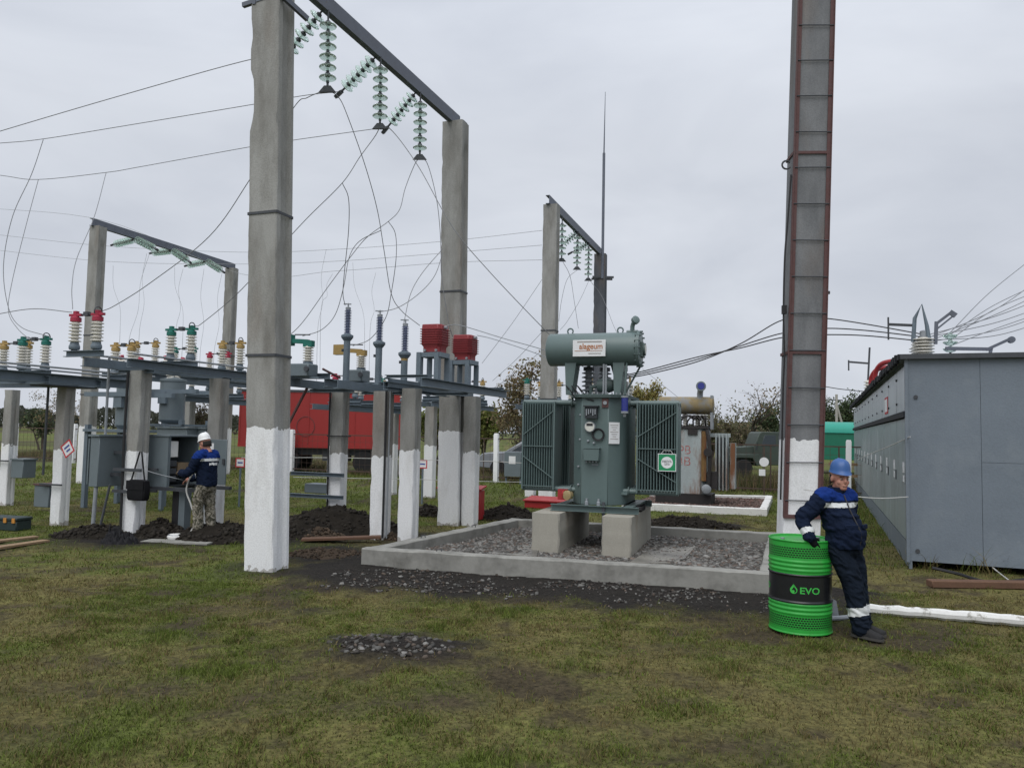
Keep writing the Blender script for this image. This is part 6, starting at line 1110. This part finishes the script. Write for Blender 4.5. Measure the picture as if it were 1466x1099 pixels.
# ------------------------------------------------------------------ trees
def tree(label, px, D, h, rad_, leaf, nleaf, lsz, cat='tree', bare=False, seed=0, group='trees beyond the fence', trunk_r=.12, name='tree', low=.25):
    r = random.Random(seed); b0 = P(px, 640, D); b0.z = 0; t = thing(name, label, cat, b0, 0, group); m_ = MB(); tips = []
    def br_rec(p, d, L_, rr, lev):
        pts = [p]; q = p; dd = d.copy()
        for k in range(4): dd = (dd+Vector((r.uniform(-.22, .22), r.uniform(-.22, .22), r.uniform(-.06, .14)))).normalized(); q = q+dd*L_/4; pts.append(q)
        m_.tube(pts, [rr*(1-.16*k) for k in range(5)], 5 if lev < 2 else 4, cap=False)
        if lev >= 2: tips.extend(pts[1:])
        if lev < (4 if bare else 3):
            for k in range(r.randint(3, 4)):
                s_ = pts[r.randint(1 if lev else 2, 4)]; a = r.uniform(0, 6.283); tilt = r.uniform(.45, 1.0); ax = dd.orthogonal().normalized(); ax.rotate(Quaternion(dd, a)); nd_ = (dd*math.cos(tilt)+ax*math.sin(tilt)).normalized(); nd_.z = nd_.z*.7+.25; br_rec(s_, nd_.normalized(), L_*r.uniform(.5, .72), rr*.5, lev+1)
    for k in range(3 if low < .2 else 1):
        br_rec(Vector((r.uniform(-.3, .3)*(k > 0), r.uniform(-.3, .3)*(k > 0), -.1)), Vector((r.uniform(-.25, .25)*(k > 0), r.uniform(-.2, .2)*(k > 0), 1)), h*.52, trunk_r, 0)
    m_.v = [(v[0]*1, v[1]*1, v[2]) for v in m_.v]; zmax = max(v[2] for v in m_.v); kz = h/zmax; xm = max(abs(v[0]) for v in m_.v); kx = min(1.6, rad_/xm)
    m_.v = [(v[0]*kx, v[1]*kx, v[2]*kz) for v in m_.v]; m_.build('trunk', 'bark', t)
    if nleaf:
        tp = np.array([(p.x*kx, p.y*kx, p.z*kz) for p in tips]); rg2 = np.random.default_rng(seed+5); c_ = tp[rg2.integers(0, len(tp), nleaf)]+rg2.normal(size=(nleaf, 3))*np.array([.22, .22, .2])*h/5
        ok = c_[:, 2] > h*low*.5; c_ = c_[ok]; n_ = len(c_); a1 = rg2.normal(size=(n_, 3)); a1 /= np.linalg.norm(a1, axis=1)[:, None]; a2 = np.cross(a1, rg2.normal(size=(n_, 3))); a2 /= np.linalg.norm(a2, axis=1)[:, None]; s_ = lsz*rg2.uniform(.6, 1.3, (n_, 1))
        v = np.stack([c_-a1*s_, c_-a2*s_*.5, c_+a1*s_, c_+a2*s_*.5], 1).reshape(-1, 3); cc = np.array(leaf)[None]*rg2.uniform(.55, 1.35, (n_, 1))*(1+rg2.uniform(-.12, .12, (n_, 3))); obj('crown', np_mesh('crown', v, np.arange(n_*4).reshape(-1, 4), 'leaf', np.repeat(cc, 4, 0)), t)
LG, LY, LO, LD = (.16, .18, .05), (.24, .21, .075), (.21, .17, .095), (.075, .10, .05)
tree('sparse autumn tree left of the rear gantry column', 744, 40, 5.7, 1.5, LO, 2600, .09, seed=1); tree('low bare shrub between the gantry column and the radiator', 712, 44, 4.0, 1.2, LO, 500, .07, bare=True, seed=2, trunk_r=.06)
tree('bright yellow-green bush between the two column groups', 620, 44, 3.6, 1.6, LG, 5200, .10, seed=3, low=.1, name='bush', cat='bush'); tree('yellow-green bush behind the white fence post', 692, 46, 3.6, 1.1, LG, 4200, .10, seed=4, low=.1, name='bush', cat='bush'); tree('olive bush behind the parked grey car', 660, 50, 3.4, 1.5, LY, 3800, .10, seed=5, low=.1, name='bush', cat='bush')
tree('small yellowing tree between the two transformers', 925, 42, 4.6, 1.2, LY, 3000, .09, seed=6); tree('bare branching tree right of the old transformer', 1072, 40, 4.9, 1.7, LO, 450, .07, bare=True, seed=7, trunk_r=.10)
tree('olive bush behind the bare branching tree', 1042, 50, 4.0, 1.7, (.17, .16, .09), 1500, .10, seed=8, low=.1, name='bush', cat='bush'); tree('dark green rounded tree left of the ladder pole', 1104, 58, 4.4, 1.4, LD, 3200, .12, seed=9, low=.1); tree('olive shrub over the dark truck hood', 1065, 46, 2.8, 1.7, (.16, .145, .085), 1900, .09, seed=10, low=.1, name='bush', cat='bush')
tree('dark slim tree by the utility pole', 1190, 80, 6.2, 1.4, LD, 3500, .14, seed=11, low=.15); tree('dark slim tree against the container roof', 1216, 80, 6.6, 1.5, LD, 4200, .14, seed=12, low=.15); tree('bare shrub behind the diamond sign post', 92, 48, 4.2, 1.5, LO, 700, .07, bare=True, seed=13, trunk_r=.06); tree('brown shrub behind the open cabinet', 268, 58, 3.6, 1.6, (.08, .07, .045), 3000, .09, seed=14, low=.15, name='bush', cat='bush'); tree('thin brown shrub behind the relay boxes', 290, 62, 3.3, 1.3, (.08, .07, .045), 1600, .09, seed=15, low=.15, name='bush', cat='bush'); tree('olive shrub behind the radiator of the green transformer', 765, 50, 3.6, 1.4, (.10, .09, .05), 3000, .09, seed=16, low=.1, name='bush', cat='bush'); tree('pale shrub between old transformer and fence post', 1020, 42, 3.2, 1.0, (.11, .10, .055), 2200, .08, seed=17, low=.1, name='bush', cat='bush'); tree('tall thin bush left of the red trailer', 60, 55, 3.0, 1.2, LD, 1600, .1, seed=18, low=.1, name='bush', cat='bush')
# far wood and dry tall grass beyond the fence
n = 42000; a = rng.uniform(-1.0, 1.0, n); D_ = rng.uniform(190, 260, n); x = a*D_; hh = (2.5+5.5*fbm(a*14, a*0, 3))*np.sqrt(rng.uniform(0, 1, n)); c_ = np.stack([x, D_, hh], 1); a1 = rng.normal(size=(n, 3)); a1 /= np.linalg.norm(a1, axis=1)[:, None]; a2 = np.cross(a1, rng.normal(size=(n, 3))); s_ = .55
v = np.stack([c_-a1*s_, c_-a2*s_*.5, c_+a1*s_, c_+a2*s_*.5], 1).reshape(-1, 3); cc = np.array([[.055, .06, .045]])*rng.uniform(.6, 1.3, (n, 1)); tag(obj('far_wood', np_mesh('far_wood', v, np.arange(n*4).reshape(-1, 4), 'leaf', np.repeat(cc, 4, 0))), 'low dark line of far woodland on the horizon', 'woodland', None, 'stuff')
n = 60000; t_ = rng.uniform(-34, 22, n); o_ = rng.uniform(.3, 9, n); p = np.stack([f0.x+fd.x*t_-fd.y*o_*0+.37*o_, f0.y+fd.y*t_+.93*o_, 0*t_], 1); keep = vnoise(p[:, 0]*.5, p[:, 1]*.5, 3) > .35; p = p[keep]; n = len(p); h_ = (rng.uniform(.10, .32, n)+np.where(p[:, 0] > 5, rng.uniform(.1, .5, n), 0))[:, None]; la = rng.uniform(0, 6.283, n); tip = p+np.c_[np.cos(la)*.2, np.sin(la)*.2, h_]; d_ = np.c_[np.cos(la+1.5)*.012, np.sin(la+1.5)*.012, 0*la]
v = np.stack([p-d_, p+d_, tip], 1).reshape(-1, 3); cc = np.where(rng.uniform(0, 1, (n, 1)) < .6, np.array([[.15, .115, .06]]), np.array([[.07, .085, .035]]))*rng.uniform(.5, 1.2, (n, 1)); tag(obj('dry_grass', np_mesh('dry_grass', v, np.arange(n*3).reshape(-1, 3), 'blade', np.repeat(cc, 3, 0), tri=True)), 'tall dry grass beyond the fence', 'grass', None, 'stuff')
# ------------------------------------------------------------------ people
from mathutils import noise
def organic(name, build, voxel, smooth, mname, parent, wr=0.0):
    """overlapping tapered volumes fused into one continuous surface"""
    m_ = MB(); build(m_); me = m_.mesh(name, mname, False); o = bpy.data.objects.new(name, me); col.objects.link(o)
    r = o.modifiers.new('r', 'REMESH'); r.mode = 'VOXEL'; r.voxel_size = voxel; s_ = o.modifiers.new('s', 'SMOOTH'); s_.factor = .5; s_.iterations = smooth
    dg_ = bpy.context.evaluated_depsgraph_get(); me2 = bpy.data.meshes.new_from_object(o.evaluated_get(dg_)); bpy.data.objects.remove(o); bpy.data.meshes.remove(me)
    
    if wr:
        n_ = len(me2.vertices); co = np.empty(n_*3, np.float32); no = np.empty(n_*3, np.float32); me2.vertices.foreach_get('co', co); me2.vertices.foreach_get('normal', no); co = co.reshape(-1, 3); no = no.reshape(-1, 3); sk_ = wr*7.0
        d_ = np.array([noise.noise(Vector((p[0]*8+4*p[2], p[1]*8, p[2]*13+p[0]*7)))*.6+noise.noise(Vector((p[0]*21, p[1]*21, p[2]*27+p[0]*14)))*.4 for p in co]); d_ = -np.abs(d_)+.22
        co = co+no*(d_*wr)[:, None]; me2.vertices.foreach_set('co', co.astype(np.float32).ravel()); me2.update()
    me2.name = name; me2.materials.clear(); me2.materials.append(M[mname]); me2.polygons.foreach_set('use_smooth', [True]*len(me2.polygons)); return obj(name, me2, parent)
def limb(m_, pts, rs, n=12):
    k = len(pts); q = catmull(pts, 4); r2 = []
    for i_ in range(len(q)):
        f = i_/4; a = min(int(f), k-1); b_ = min(a+1, k-1); r2.append(rs[a]+(rs[b_]-rs[a])*(f-a))
    m_.tube(q, r2, n)
    for p, r in ((q[0], r2[0]), (q[-1], r2[-1])): m_.ball(p, r*.98, n, 8)
def slab(m_, secs, n=16):          # torso: rings given by centre, side vector, half width, front vector, half depth
    m_.loft([[Vector(c)+Vector(s_)*hw_*math.cos(a)*(1 if abs(math.cos(a)) < .9 else .97)+Vector(f_)*hd*math.sin(a) for a in np.linspace(0, 2*math.pi, n, endpoint=False)] for c, s_, hw_, f_, hd in secs])
def strip_from(o, test, mname, name, off=.004):
    bm = bmesh.new(); bm.from_mesh(o.data); bm.normal_update(); kill = [f for f in bm.faces if not test(f.calc_center_median())]; bmesh.ops.delete(bm, geom=kill, context='FACES')
    for v in bm.verts: v.co += v.normal*off
    me = bpy.data.meshes.new(name); bm.to_mesh(me); bm.free(); me.materials.append(M[mname])
    for p_ in me.polygons: p_.use_smooth = True
    return obj(name, me, o)
def head(parent, c, fw, sd, up, hat, hair_len=.5):
    """c: head centre; fw, sd(left), up: head axes"""
    fw, sd, up = Vector(fw).normalized(), Vector(sd).normalized(), Vector(up).normalized(); q = Matrix((fw, sd, up)).transposed().to_quaternion(); at = lambda f, s_, z: c+fw*f+sd*s_+up*z
    def b_(m_):
        m_.ball(at(-.012, 0, .03), (.098, .077, .098), 16, 12, q); m_.ball(at(.025, 0, -.045), (.066, .060, .072), 14, 10, q); m_.ball(at(.06, 0, -.085), (.034, .036, .026), 12, 8, q)
        m_.ball(at(.087, 0, -.022), (.022, .016, .02), 10, 8, q); m_.tube([at(.082, 0, .02), at(.098, 0, -.02)], [.010, .015], 8); m_.ball(at(.074, 0, .026), (.018, .05, .012), 10, 8, q)
        for s_ in (-1, 1): m_.ball(at(.055, s_*.038, -.03), (.026, .022, .026), 10, 8, q); m_.ball(at(-.012, s_*.078, -.005), (.022, .012, .032), 8, 8, q)
        m_.ball(at(.083, 0, -.058), (.014, .026, .008), 10, 6, q); m_.ball(at(.080, 0, -.070), (.014, .022, .008), 10, 6, q)
        m_.tube([at(-.02, 0, -.04), at(-.035, 0, -.12), at(-.045, 0, -.17)], [.055, .054, .062], 14)
    h = organic('body', b_, .006, 3, 'skin', parent)
    for s_ in (-1, 1):
        MB().ball(at(.077, s_*.031, .004), (.008, .012, .005), 10, 8, q).build('eye', 'stone_pale', h); MB().ball(at(.085, s_*.031, .003), (.004, .006, .007), 8, 6, q).build('iris', 'hair', h); MB().bar(at(.087, s_*.015, .026), at(.074, s_*.05, .024), .008, .006).build('eyebrow', 'hair', h)
    MB().bar(at(.0935, -.02, -.0645), at(.0935, .02, -.0645), .004, .004).build('mouth_line', 'rust_red', h)
    m_ = MB()      # hair below the helmet
    rg3 = []
    for zz in (.03, 0, -.03, -.055): rg3.append([at(-.012+.102*math.cos(a)*(1-abs(zz)*1.2), .081*math.sin(a), zz) for a in np.linspace(1.75, 2*math.pi-1.75, 14)])
    n_ = 14; m_.add([p for r_ in rg3 for p in r_], [(i_*n_+j, i_*n_+j+1, (i_+1)*n_+j+1, (i_+1)*n_+j) for i_ in range(3) for j in range(n_-1)]); ho = m_.build('hair', 'hair', h); so = ho.modifiers.new('t', 'SOLIDIFY'); so.thickness = .012; so.offset = 0
    # helmet: dome with ridge, brim and a peak in front
    m_ = MB(); rings = []; nn = 28
    prof3 = [(1.10, -.010, 1), (1.07, -.002, .6), (1.02, .012, .1), (1.0, .03, 0), (.97, .06, 0), (.88, .092, 0), (.72, .118, 0), (.48, .136, 0), (.2, .145, 0), (.02, .146, 0)]
    for r_, zz, pk_ in prof3:
        rings.append([at(-.008+(.103*r_+max(0, math.cos(a))**2*.026*pk_)*math.cos(a), .090*r_*math.sin(a), .066+zz*.86-max(0, math.cos(a))*.012*pk_+(.010 if abs(math.sin(a)) < .14 and .05 < zz < .14 else 0)) for a in np.linspace(0, 2*math.pi, nn, endpoint=False)])
    m_.loft(rings); hm = m_.build('helmet', hat, parent, ang=60); return h
def hand(parent, wrist, dirv, palmn, mname, curl=.9, name='glove', thumb_side=1):
    d = Vector(dirv).normalized(); nrm = Vector(palmn); nrm = (nrm-d*nrm.dot(d)).normalized(); sd = d.cross(nrm)*thumb_side; w_ = Vector(wrist)
    def b_(m_):
        limb(m_, [w_-d*.03, w_+d*.03, w_+d*.075], [.03, .036, .034], 10)
        q = Matrix((d, sd, nrm)).transposed().to_quaternion(); m_.ball(w_+d*.055, (.048, .043, .018), 12, 8, q)
        for k in range(4):
            s_ = sd*(.033-.022*k); L_ = (.036, .042, .038, .030)[k]; p = w_+d*.085+s_; pts = [p-d*.02, p]; cd_ = d.copy()
            for j in range(3):
                cd_ = (cd_*math.cos(curl*(.5+.25*j))+nrm*math.sin(curl*(.5+.25*j))).normalized() if j else (cd_*math.cos(curl*.4)+nrm*math.sin(curl*.4)).normalized(); p = p+cd_*L_*(1, .75, .55)[j]; pts.append(p)
            limb(m_, pts, [.0105, .0105, .0098, .009, .008], 8)
        t0_ = w_+d*.025+sd*.032; limb(m_, [t0_, t0_+d*.03+sd*.022+nrm*.012, t0_+d*.058+sd*.026+nrm*.03], [.014, .0125, .010], 8)
    return organic(name, b_, .0055, 2, mname, parent)
def shoe(parent, ankle, fw, size=1.0, name='shoe'):
    f = Vector(fw).normalized(); s_ = Vector((-f.y, f.x, 0)); a = Vector((ankle[0], ankle[1], 0)); m_ = MB(); rings = []
    for t_, hw_, ht, b_ in ((-.085, .022, .08, .012), (-.07, .036, .10, .0), (-.03, .042, .12, 0), (.03, .043, .118, 0), (.075, .045, .098, 0), (.12, .049, .078, 0), (.165, .046, .066, .0), (.195, .032, .054, .004), (.208, .015, .04, .010)):
        rings.append([a+f*t_*size+s_*hw_*math.cos(an)*size+Vector((0, 0, b_+.018+(ht-.018)*max(0, math.sin(an)) if math.sin(an) > 0 else b_+.018)) for an in np.linspace(0, 2*math.pi, 14, endpoint=False)])
    m_.loft(rings); o = m_.build(name, 'shoe', parent, ang=60)
    m_ = MB(); rr4 = []
    for t_, hw_ in ((-.09, .025), (-.07, .04), (-.03, .044), (.03, .044), (.09, .049), (.14, .051), (.185, .042), (.212, .02)): rr4.append([a+f*t_*size+s_*hw_*sx_*size+Vector((0, 0, z_)) for sx_, z_ in ((-1, 0), (1, 0), (1, .022), (-1, .022))])
    m_.loft(rr4); m_.build('sole', 'sole', o); return o
# --- the man leaning on the drum: he faces right of the camera, weight on the drum behind him
B0 = G(1222, 905); B0.z = 0; o3 = lambda x_, y_, z_: B0+Vector((x_, y_, z_))
mn = thing('person', 'man in blue helmet and dark blue work suit leaning on the green drum', 'person', (0, 0, 0))
FW = Vector((.44, -.90, 0)).normalized(); SL = Vector((.90, .44, 0)).normalized(); hipc = o3(-.115, -.06, .86); chest = o3(-.175, -.02, 1.19)
shR, shL = chest-SL*.165+Vector((0, 0, .10)), chest+SL*.165+Vector((0, 0, .095)); elR, wrR = o3(-.518, -.07, 1.09), o3(-.490, -.165, .935); hipR, hipL = hipc-SL*.08-Vector((0, 0, .05)), hipc+SL*.085-Vector((0, 0, .05))
knR, knL = o3(-.060, -.13, .47), o3(.025, -.02, .47); anR, anL = o3(-.005, -.17, .085), o3(.075, -.03, .085)
def trousers(m_):
    slab(m_, [(hipc+Vector((0, 0, .10)), SL, .165, FW, .13), (hipc, SL, .178, FW, .14), (hipc-Vector((0, 0, .08))+FW*.01, SL, .165, FW, .13), (hipc-Vector((0, 0, .13))+FW*.01, SL, .13, FW, .10)])
    limb(m_, [hipR, hipR.lerp(knR, .5)+FW*.012, knR, knR.lerp(anR, .5)-FW*.005, anR], [.106, .102, .092, .086, .082], 14); limb(m_, [hipL, hipL.lerp(knL, .5)+FW*.012, knL, knL.lerp(anL, .5)-FW*.005, anL], [.106, .102, .092, .086, .082], 14)
    for a, b_, r in ((knR, anR, .092), (knL, anL, .092)):
        for t_ in (.72, .84, .95): p = a.lerp(b_, t_); m_.lathe([(r*.9, -.012), (r*1.03, 0), (r*.9, .012)], p, (random.uniform(-.25, .25), random.uniform(-.25, .25), 1), 14)
        for t_ in (-.02, .08): p = a.lerp(b_, t_); m_.lathe([(r*.9, -.012), (r*1.02, 0), (r*.9, .012)], p, (random.uniform(-.3, .3), random.uniform(-.3, .3), 1), 14)
tr_ = organic('trousers', trousers, .009, 3, 'navy_trouser', mn, .035)
def near_limb(a, b_, t0_, t1_, rmax):
    d = b_-a
    def f(c):
        t_ = (c-a).dot(d)/d.length_squared; return t0_ < t_ < t1_ and (c-(a+d*t_)).length < rmax
    return f
strip_from(tr_, near_limb(knR, anR, .50, .70, .14), 'reflective', 'reflective_band'); strip_from(tr_, near_limb(knL, anL, .50, .70, .095), 'reflective', 'reflective_band')
belly = chest.lerp(hipc, .52)+FW*.045
def jacket(m_):
    slab(m_, [(hipc+FW*.02+Vector((0, 0, -.045)), SL, .178, FW, .165), (hipc+FW*.02+Vector((0, 0, -.01)), SL, .183, FW, .170), (hipc+Vector((0, 0, .12))+FW*.025, SL, .185, FW, .180), (belly, SL, .185, FW, .174), (chest-Vector((0, 0, .05))+FW*.02, SL, .186, FW, .155), (chest+Vector((0, 0, .05)), SL, .188, FW, .132), (chest+Vector((0, 0, .12)), SL, .165, FW, .10), (chest+Vector((.005, 0, .165)), SL, .085, FW, .078), (chest+Vector((.01, 0, .195))+FW*.01, SL, .07, FW, .07)])
    limb(m_, [chest-SL*.10+Vector((0, 0, .10)), shR, shR.lerp(elR, .55)+Vector((0, 0, -.005)), elR, elR.lerp(wrR, .6), wrR+(wrR-elR)*.08], [.09, .092, .080, .068, .06, .056], 14)
    eL = shL-FW*.06+SL*.03-Vector((0, 0, .29)); wL = hipc+SL*.15+FW*.03+Vector((0, 0, .06)); limb(m_, [chest+SL*.10+Vector((0, 0, .10)), shL, shL.lerp(eL, .5)+SL*.02, eL, wL], [.09, .092, .082, .070, .064], 14)
    for t_ in (.25, .45, .62, .8): p = shR.lerp(elR, t_); m_.lathe([(.07, -.014), (.087-.012*t_, 0), (.07, .014)], p, (elR-shR)+Vector((random.uniform(-.1, .1), 0, random.uniform(-.1, .1))), 14)
    for t_ in (.1, .3): p = elR.lerp(wrR, t_); m_.lathe([(.05, -.012), (.073-.01*t_, 0), (.05, .012)], p, (wrR-elR), 14)
    for t_, k_ in ((.15, .1), (.35, -.1), (.55, .15), (.8, -.06)): c_ = hipc.lerp(chest, t_)+FW*.028; m_.loft([[c_+SL*(.190*math.cos(a))*(1 if j == 1 else .93)+FW*(.168*math.sin(a))*(1 if j == 1 else .93)+Vector((0, 0, (j-1)*.02+k_*math.cos(a)*.25)) for a in np.linspace(0, 2*math.pi, 18, endpoint=False)] for j in range(3)])
jk = organic('jacket', jacket, .009, 3, 'navy', mn, .035)
strip_from(jk, lambda c: abs((c.z-(chest.z+.035))+.06*0) < .022 and (c-chest).dot(FW) > -.02 and abs((c-chest).dot(SL)) < .21 and (c-elR).length > .22, 'reflective', 'chest_band')
strip_from(jk, lambda c: c.z > chest.z+.078 and ((c-chest).length < .34) and (c-elR).length > .27 and (c-chest-Vector((0, 0, .2))).xy.length > .075, 'royal', 'shoulder_yoke', .002)
strip_from(jk, near_limb(elR, wrR, .62, .92, .12), 'reflective', 'cuff_band')
zp = [p_ for p_ in (chest+Vector((0, 0, .13))+FW*.10, chest+FW*.165, belly+FW*.176, hipc+Vector((0, 0, .08))+FW*.20, hipc+FW*.185)]; MB().tube(catmull(zp), .007, 6).build('zip', 'cable_black', jk)
m_ = MB(); 
for s_ in (-1, 1): c_ = chest-Vector((0, 0, .09))+FW*.165+SL*s_*.10; m_.obox(c_, SL*.055+FW*-.012*s_, FW*.006, Vector((0, 0, .065)))
for s_, nm in ((-1, 'pocket_flap'), (1, 'pocket_flap')): c_ = hipc+Vector((0, 0, .17))+FW*.165+SL*s_*.09; MB().obox(c_, SL*.06-FW*.025*s_, FW*.012, Vector((0, 0, .022))).build(nm, 'navy', jk, bevel=.006)
hc = chest+Vector((.035, -.03, .285)); hf = Vector((.12, -.99, -.10)); hs_ = Vector((.99, .12, 0)); head(mn, hc, hf, hs_, Vector((.05, -.02, 1)), 'helmet_blue')
MB().loft([[hc-Vector((.028, -.012, .115))+Vector((.075*r_*math.cos(a), .072*r_*math.sin(a), z_+.012*math.cos(a-.7))) for a in np.linspace(0, 6.283, 18, endpoint=False)] for r_, z_ in ((1.0, -.03), (1.12, .0), (1.08, .04), (.9, .035))]).build('collar', 'navy', mn)
hand(mn, wrR+(wrR-elR)*.12, Vector((.50, .16, -.75)), Vector((.25, .9, .1)), 'glove', .22)
shoe(mn, anR, Vector((.66, -.75, 0)), .98); shoe(mn, anL, Vector((.80, -.60, 0)), .98)
# --- the worker at the open cabinet
B1 = G(291, 771); B1.z = 0; f1 = Vector((-.93, .30, 0)).normalized(); s1 = Vector((-f1.y, f1.x, 0)); wk = thing('person', 'worker in white helmet and camouflage trousers reaching into the open cabinet', 'person', (0, 0, 0)); q1 = lambda f, s_, z: B1+f1*f+s1*s_+Vector((0, 0, z))
hp1, ch1 = q1(-.02, 0, .90), q1(.0, 0, 1.28)
def trousers2(m_):
    slab(m_, [(hp1+Vector((0, 0, .12)), s1, .16, f1, .12), (hp1, s1, .172, f1, .13), (hp1-Vector((0, 0, .09)), s1, .16, f1, .12), (hp1-Vector((0, 0, .13)), s1, .12, f1, .09)])
    for s_, fo in ((.09, .05), (-.09, -.05)): limb(m_, [hp1+s1*s_-Vector((0, 0, .05)), q1(fo*.6+.02, s_, .68), q1(fo+.015, s_, .48), q1(fo-.01, s_, .28), q1(fo, s_, .09)], [.10, .096, .082, .08, .082], 14)
organic('trousers', trousers2, .011, 3, 'camo', wk, .035)
eA, wA = q1(.16, -.26, 1.06), q1(.40, -.14, .97); eB, wB = q1(.18, .25, 1.08), q1(.42, .10, 1.08)
def jacket2(m_):
    slab(m_, [(hp1-Vector((0, 0, .03)), s1, .178, f1, .145), (hp1+Vector((0, 0, .06)), s1, .185, f1, .15), (ch1-Vector((0, 0, .15)), s1, .195, f1, .15), (ch1, s1, .205, f1, .145), (ch1+Vector((0, 0, .09)), s1, .19, f1, .12), (ch1+Vector((0, 0, .15))+f1*.02, s1, .13, f1, .09), (ch1+Vector((0, 0, .20))+f1*.03, s1, .07, f1, .07)])
    for s_, e_, w_ in ((-1, eA, wA), (1, eB, wB)): limb(m_, [ch1+s1*s_*.1+Vector((0, 0, .09)), ch1+s1*s_*.19+Vector((0, 0, .08)), (ch1+s1*s_*.2).lerp(e_, .55), e_, w_], [.09, .09, .078, .068, .058], 14)
jk2 = organic('jacket', jacket2, .010, 3, 'navy', wk, .03); strip_from(jk2, lambda c: c.z > ch1.z+.05 and (c-ch1).length < .30, 'royal', 'shoulder_yoke', .003); strip_from(jk2, lambda c: ch1.z+.005 < c.z < ch1.z+.05 and (c-ch1).dot(f1) < .03 and (c-ch1).length < .24, 'reflective', 'back_band', .004); strip_from(jk2, lambda c: ch1.z-.06 < c.z < ch1.z-.02 and (c-ch1).dot(f1) < -.06 and abs((c-ch1).dot(s1)) < .1, 'paper', 'back_print', .004)
strip_from(jk2, near_limb(eA, wA, .45, .72, .1), 'reflective', 'cuff_band')
head(wk, ch1+f1*.055+Vector((0, 0, .285)), f1+Vector((0, 0, -.28)), s1, Vector((0, 0, 1))+f1*.28, 'helmet_white')
hand(wk, wA, (wA-eA), Vector((0, 0, -1)), 'skin', .6, 'hand'); hand(wk, wB, (wB-eB), Vector((0, 0, -1)), 'glove_tan', .6, 'glove', -1)
shoe(wk, q1(.05, .09, 0), f1, 1.1); shoe(wk, q1(-.05, -.09, 0), f1, 1.1)
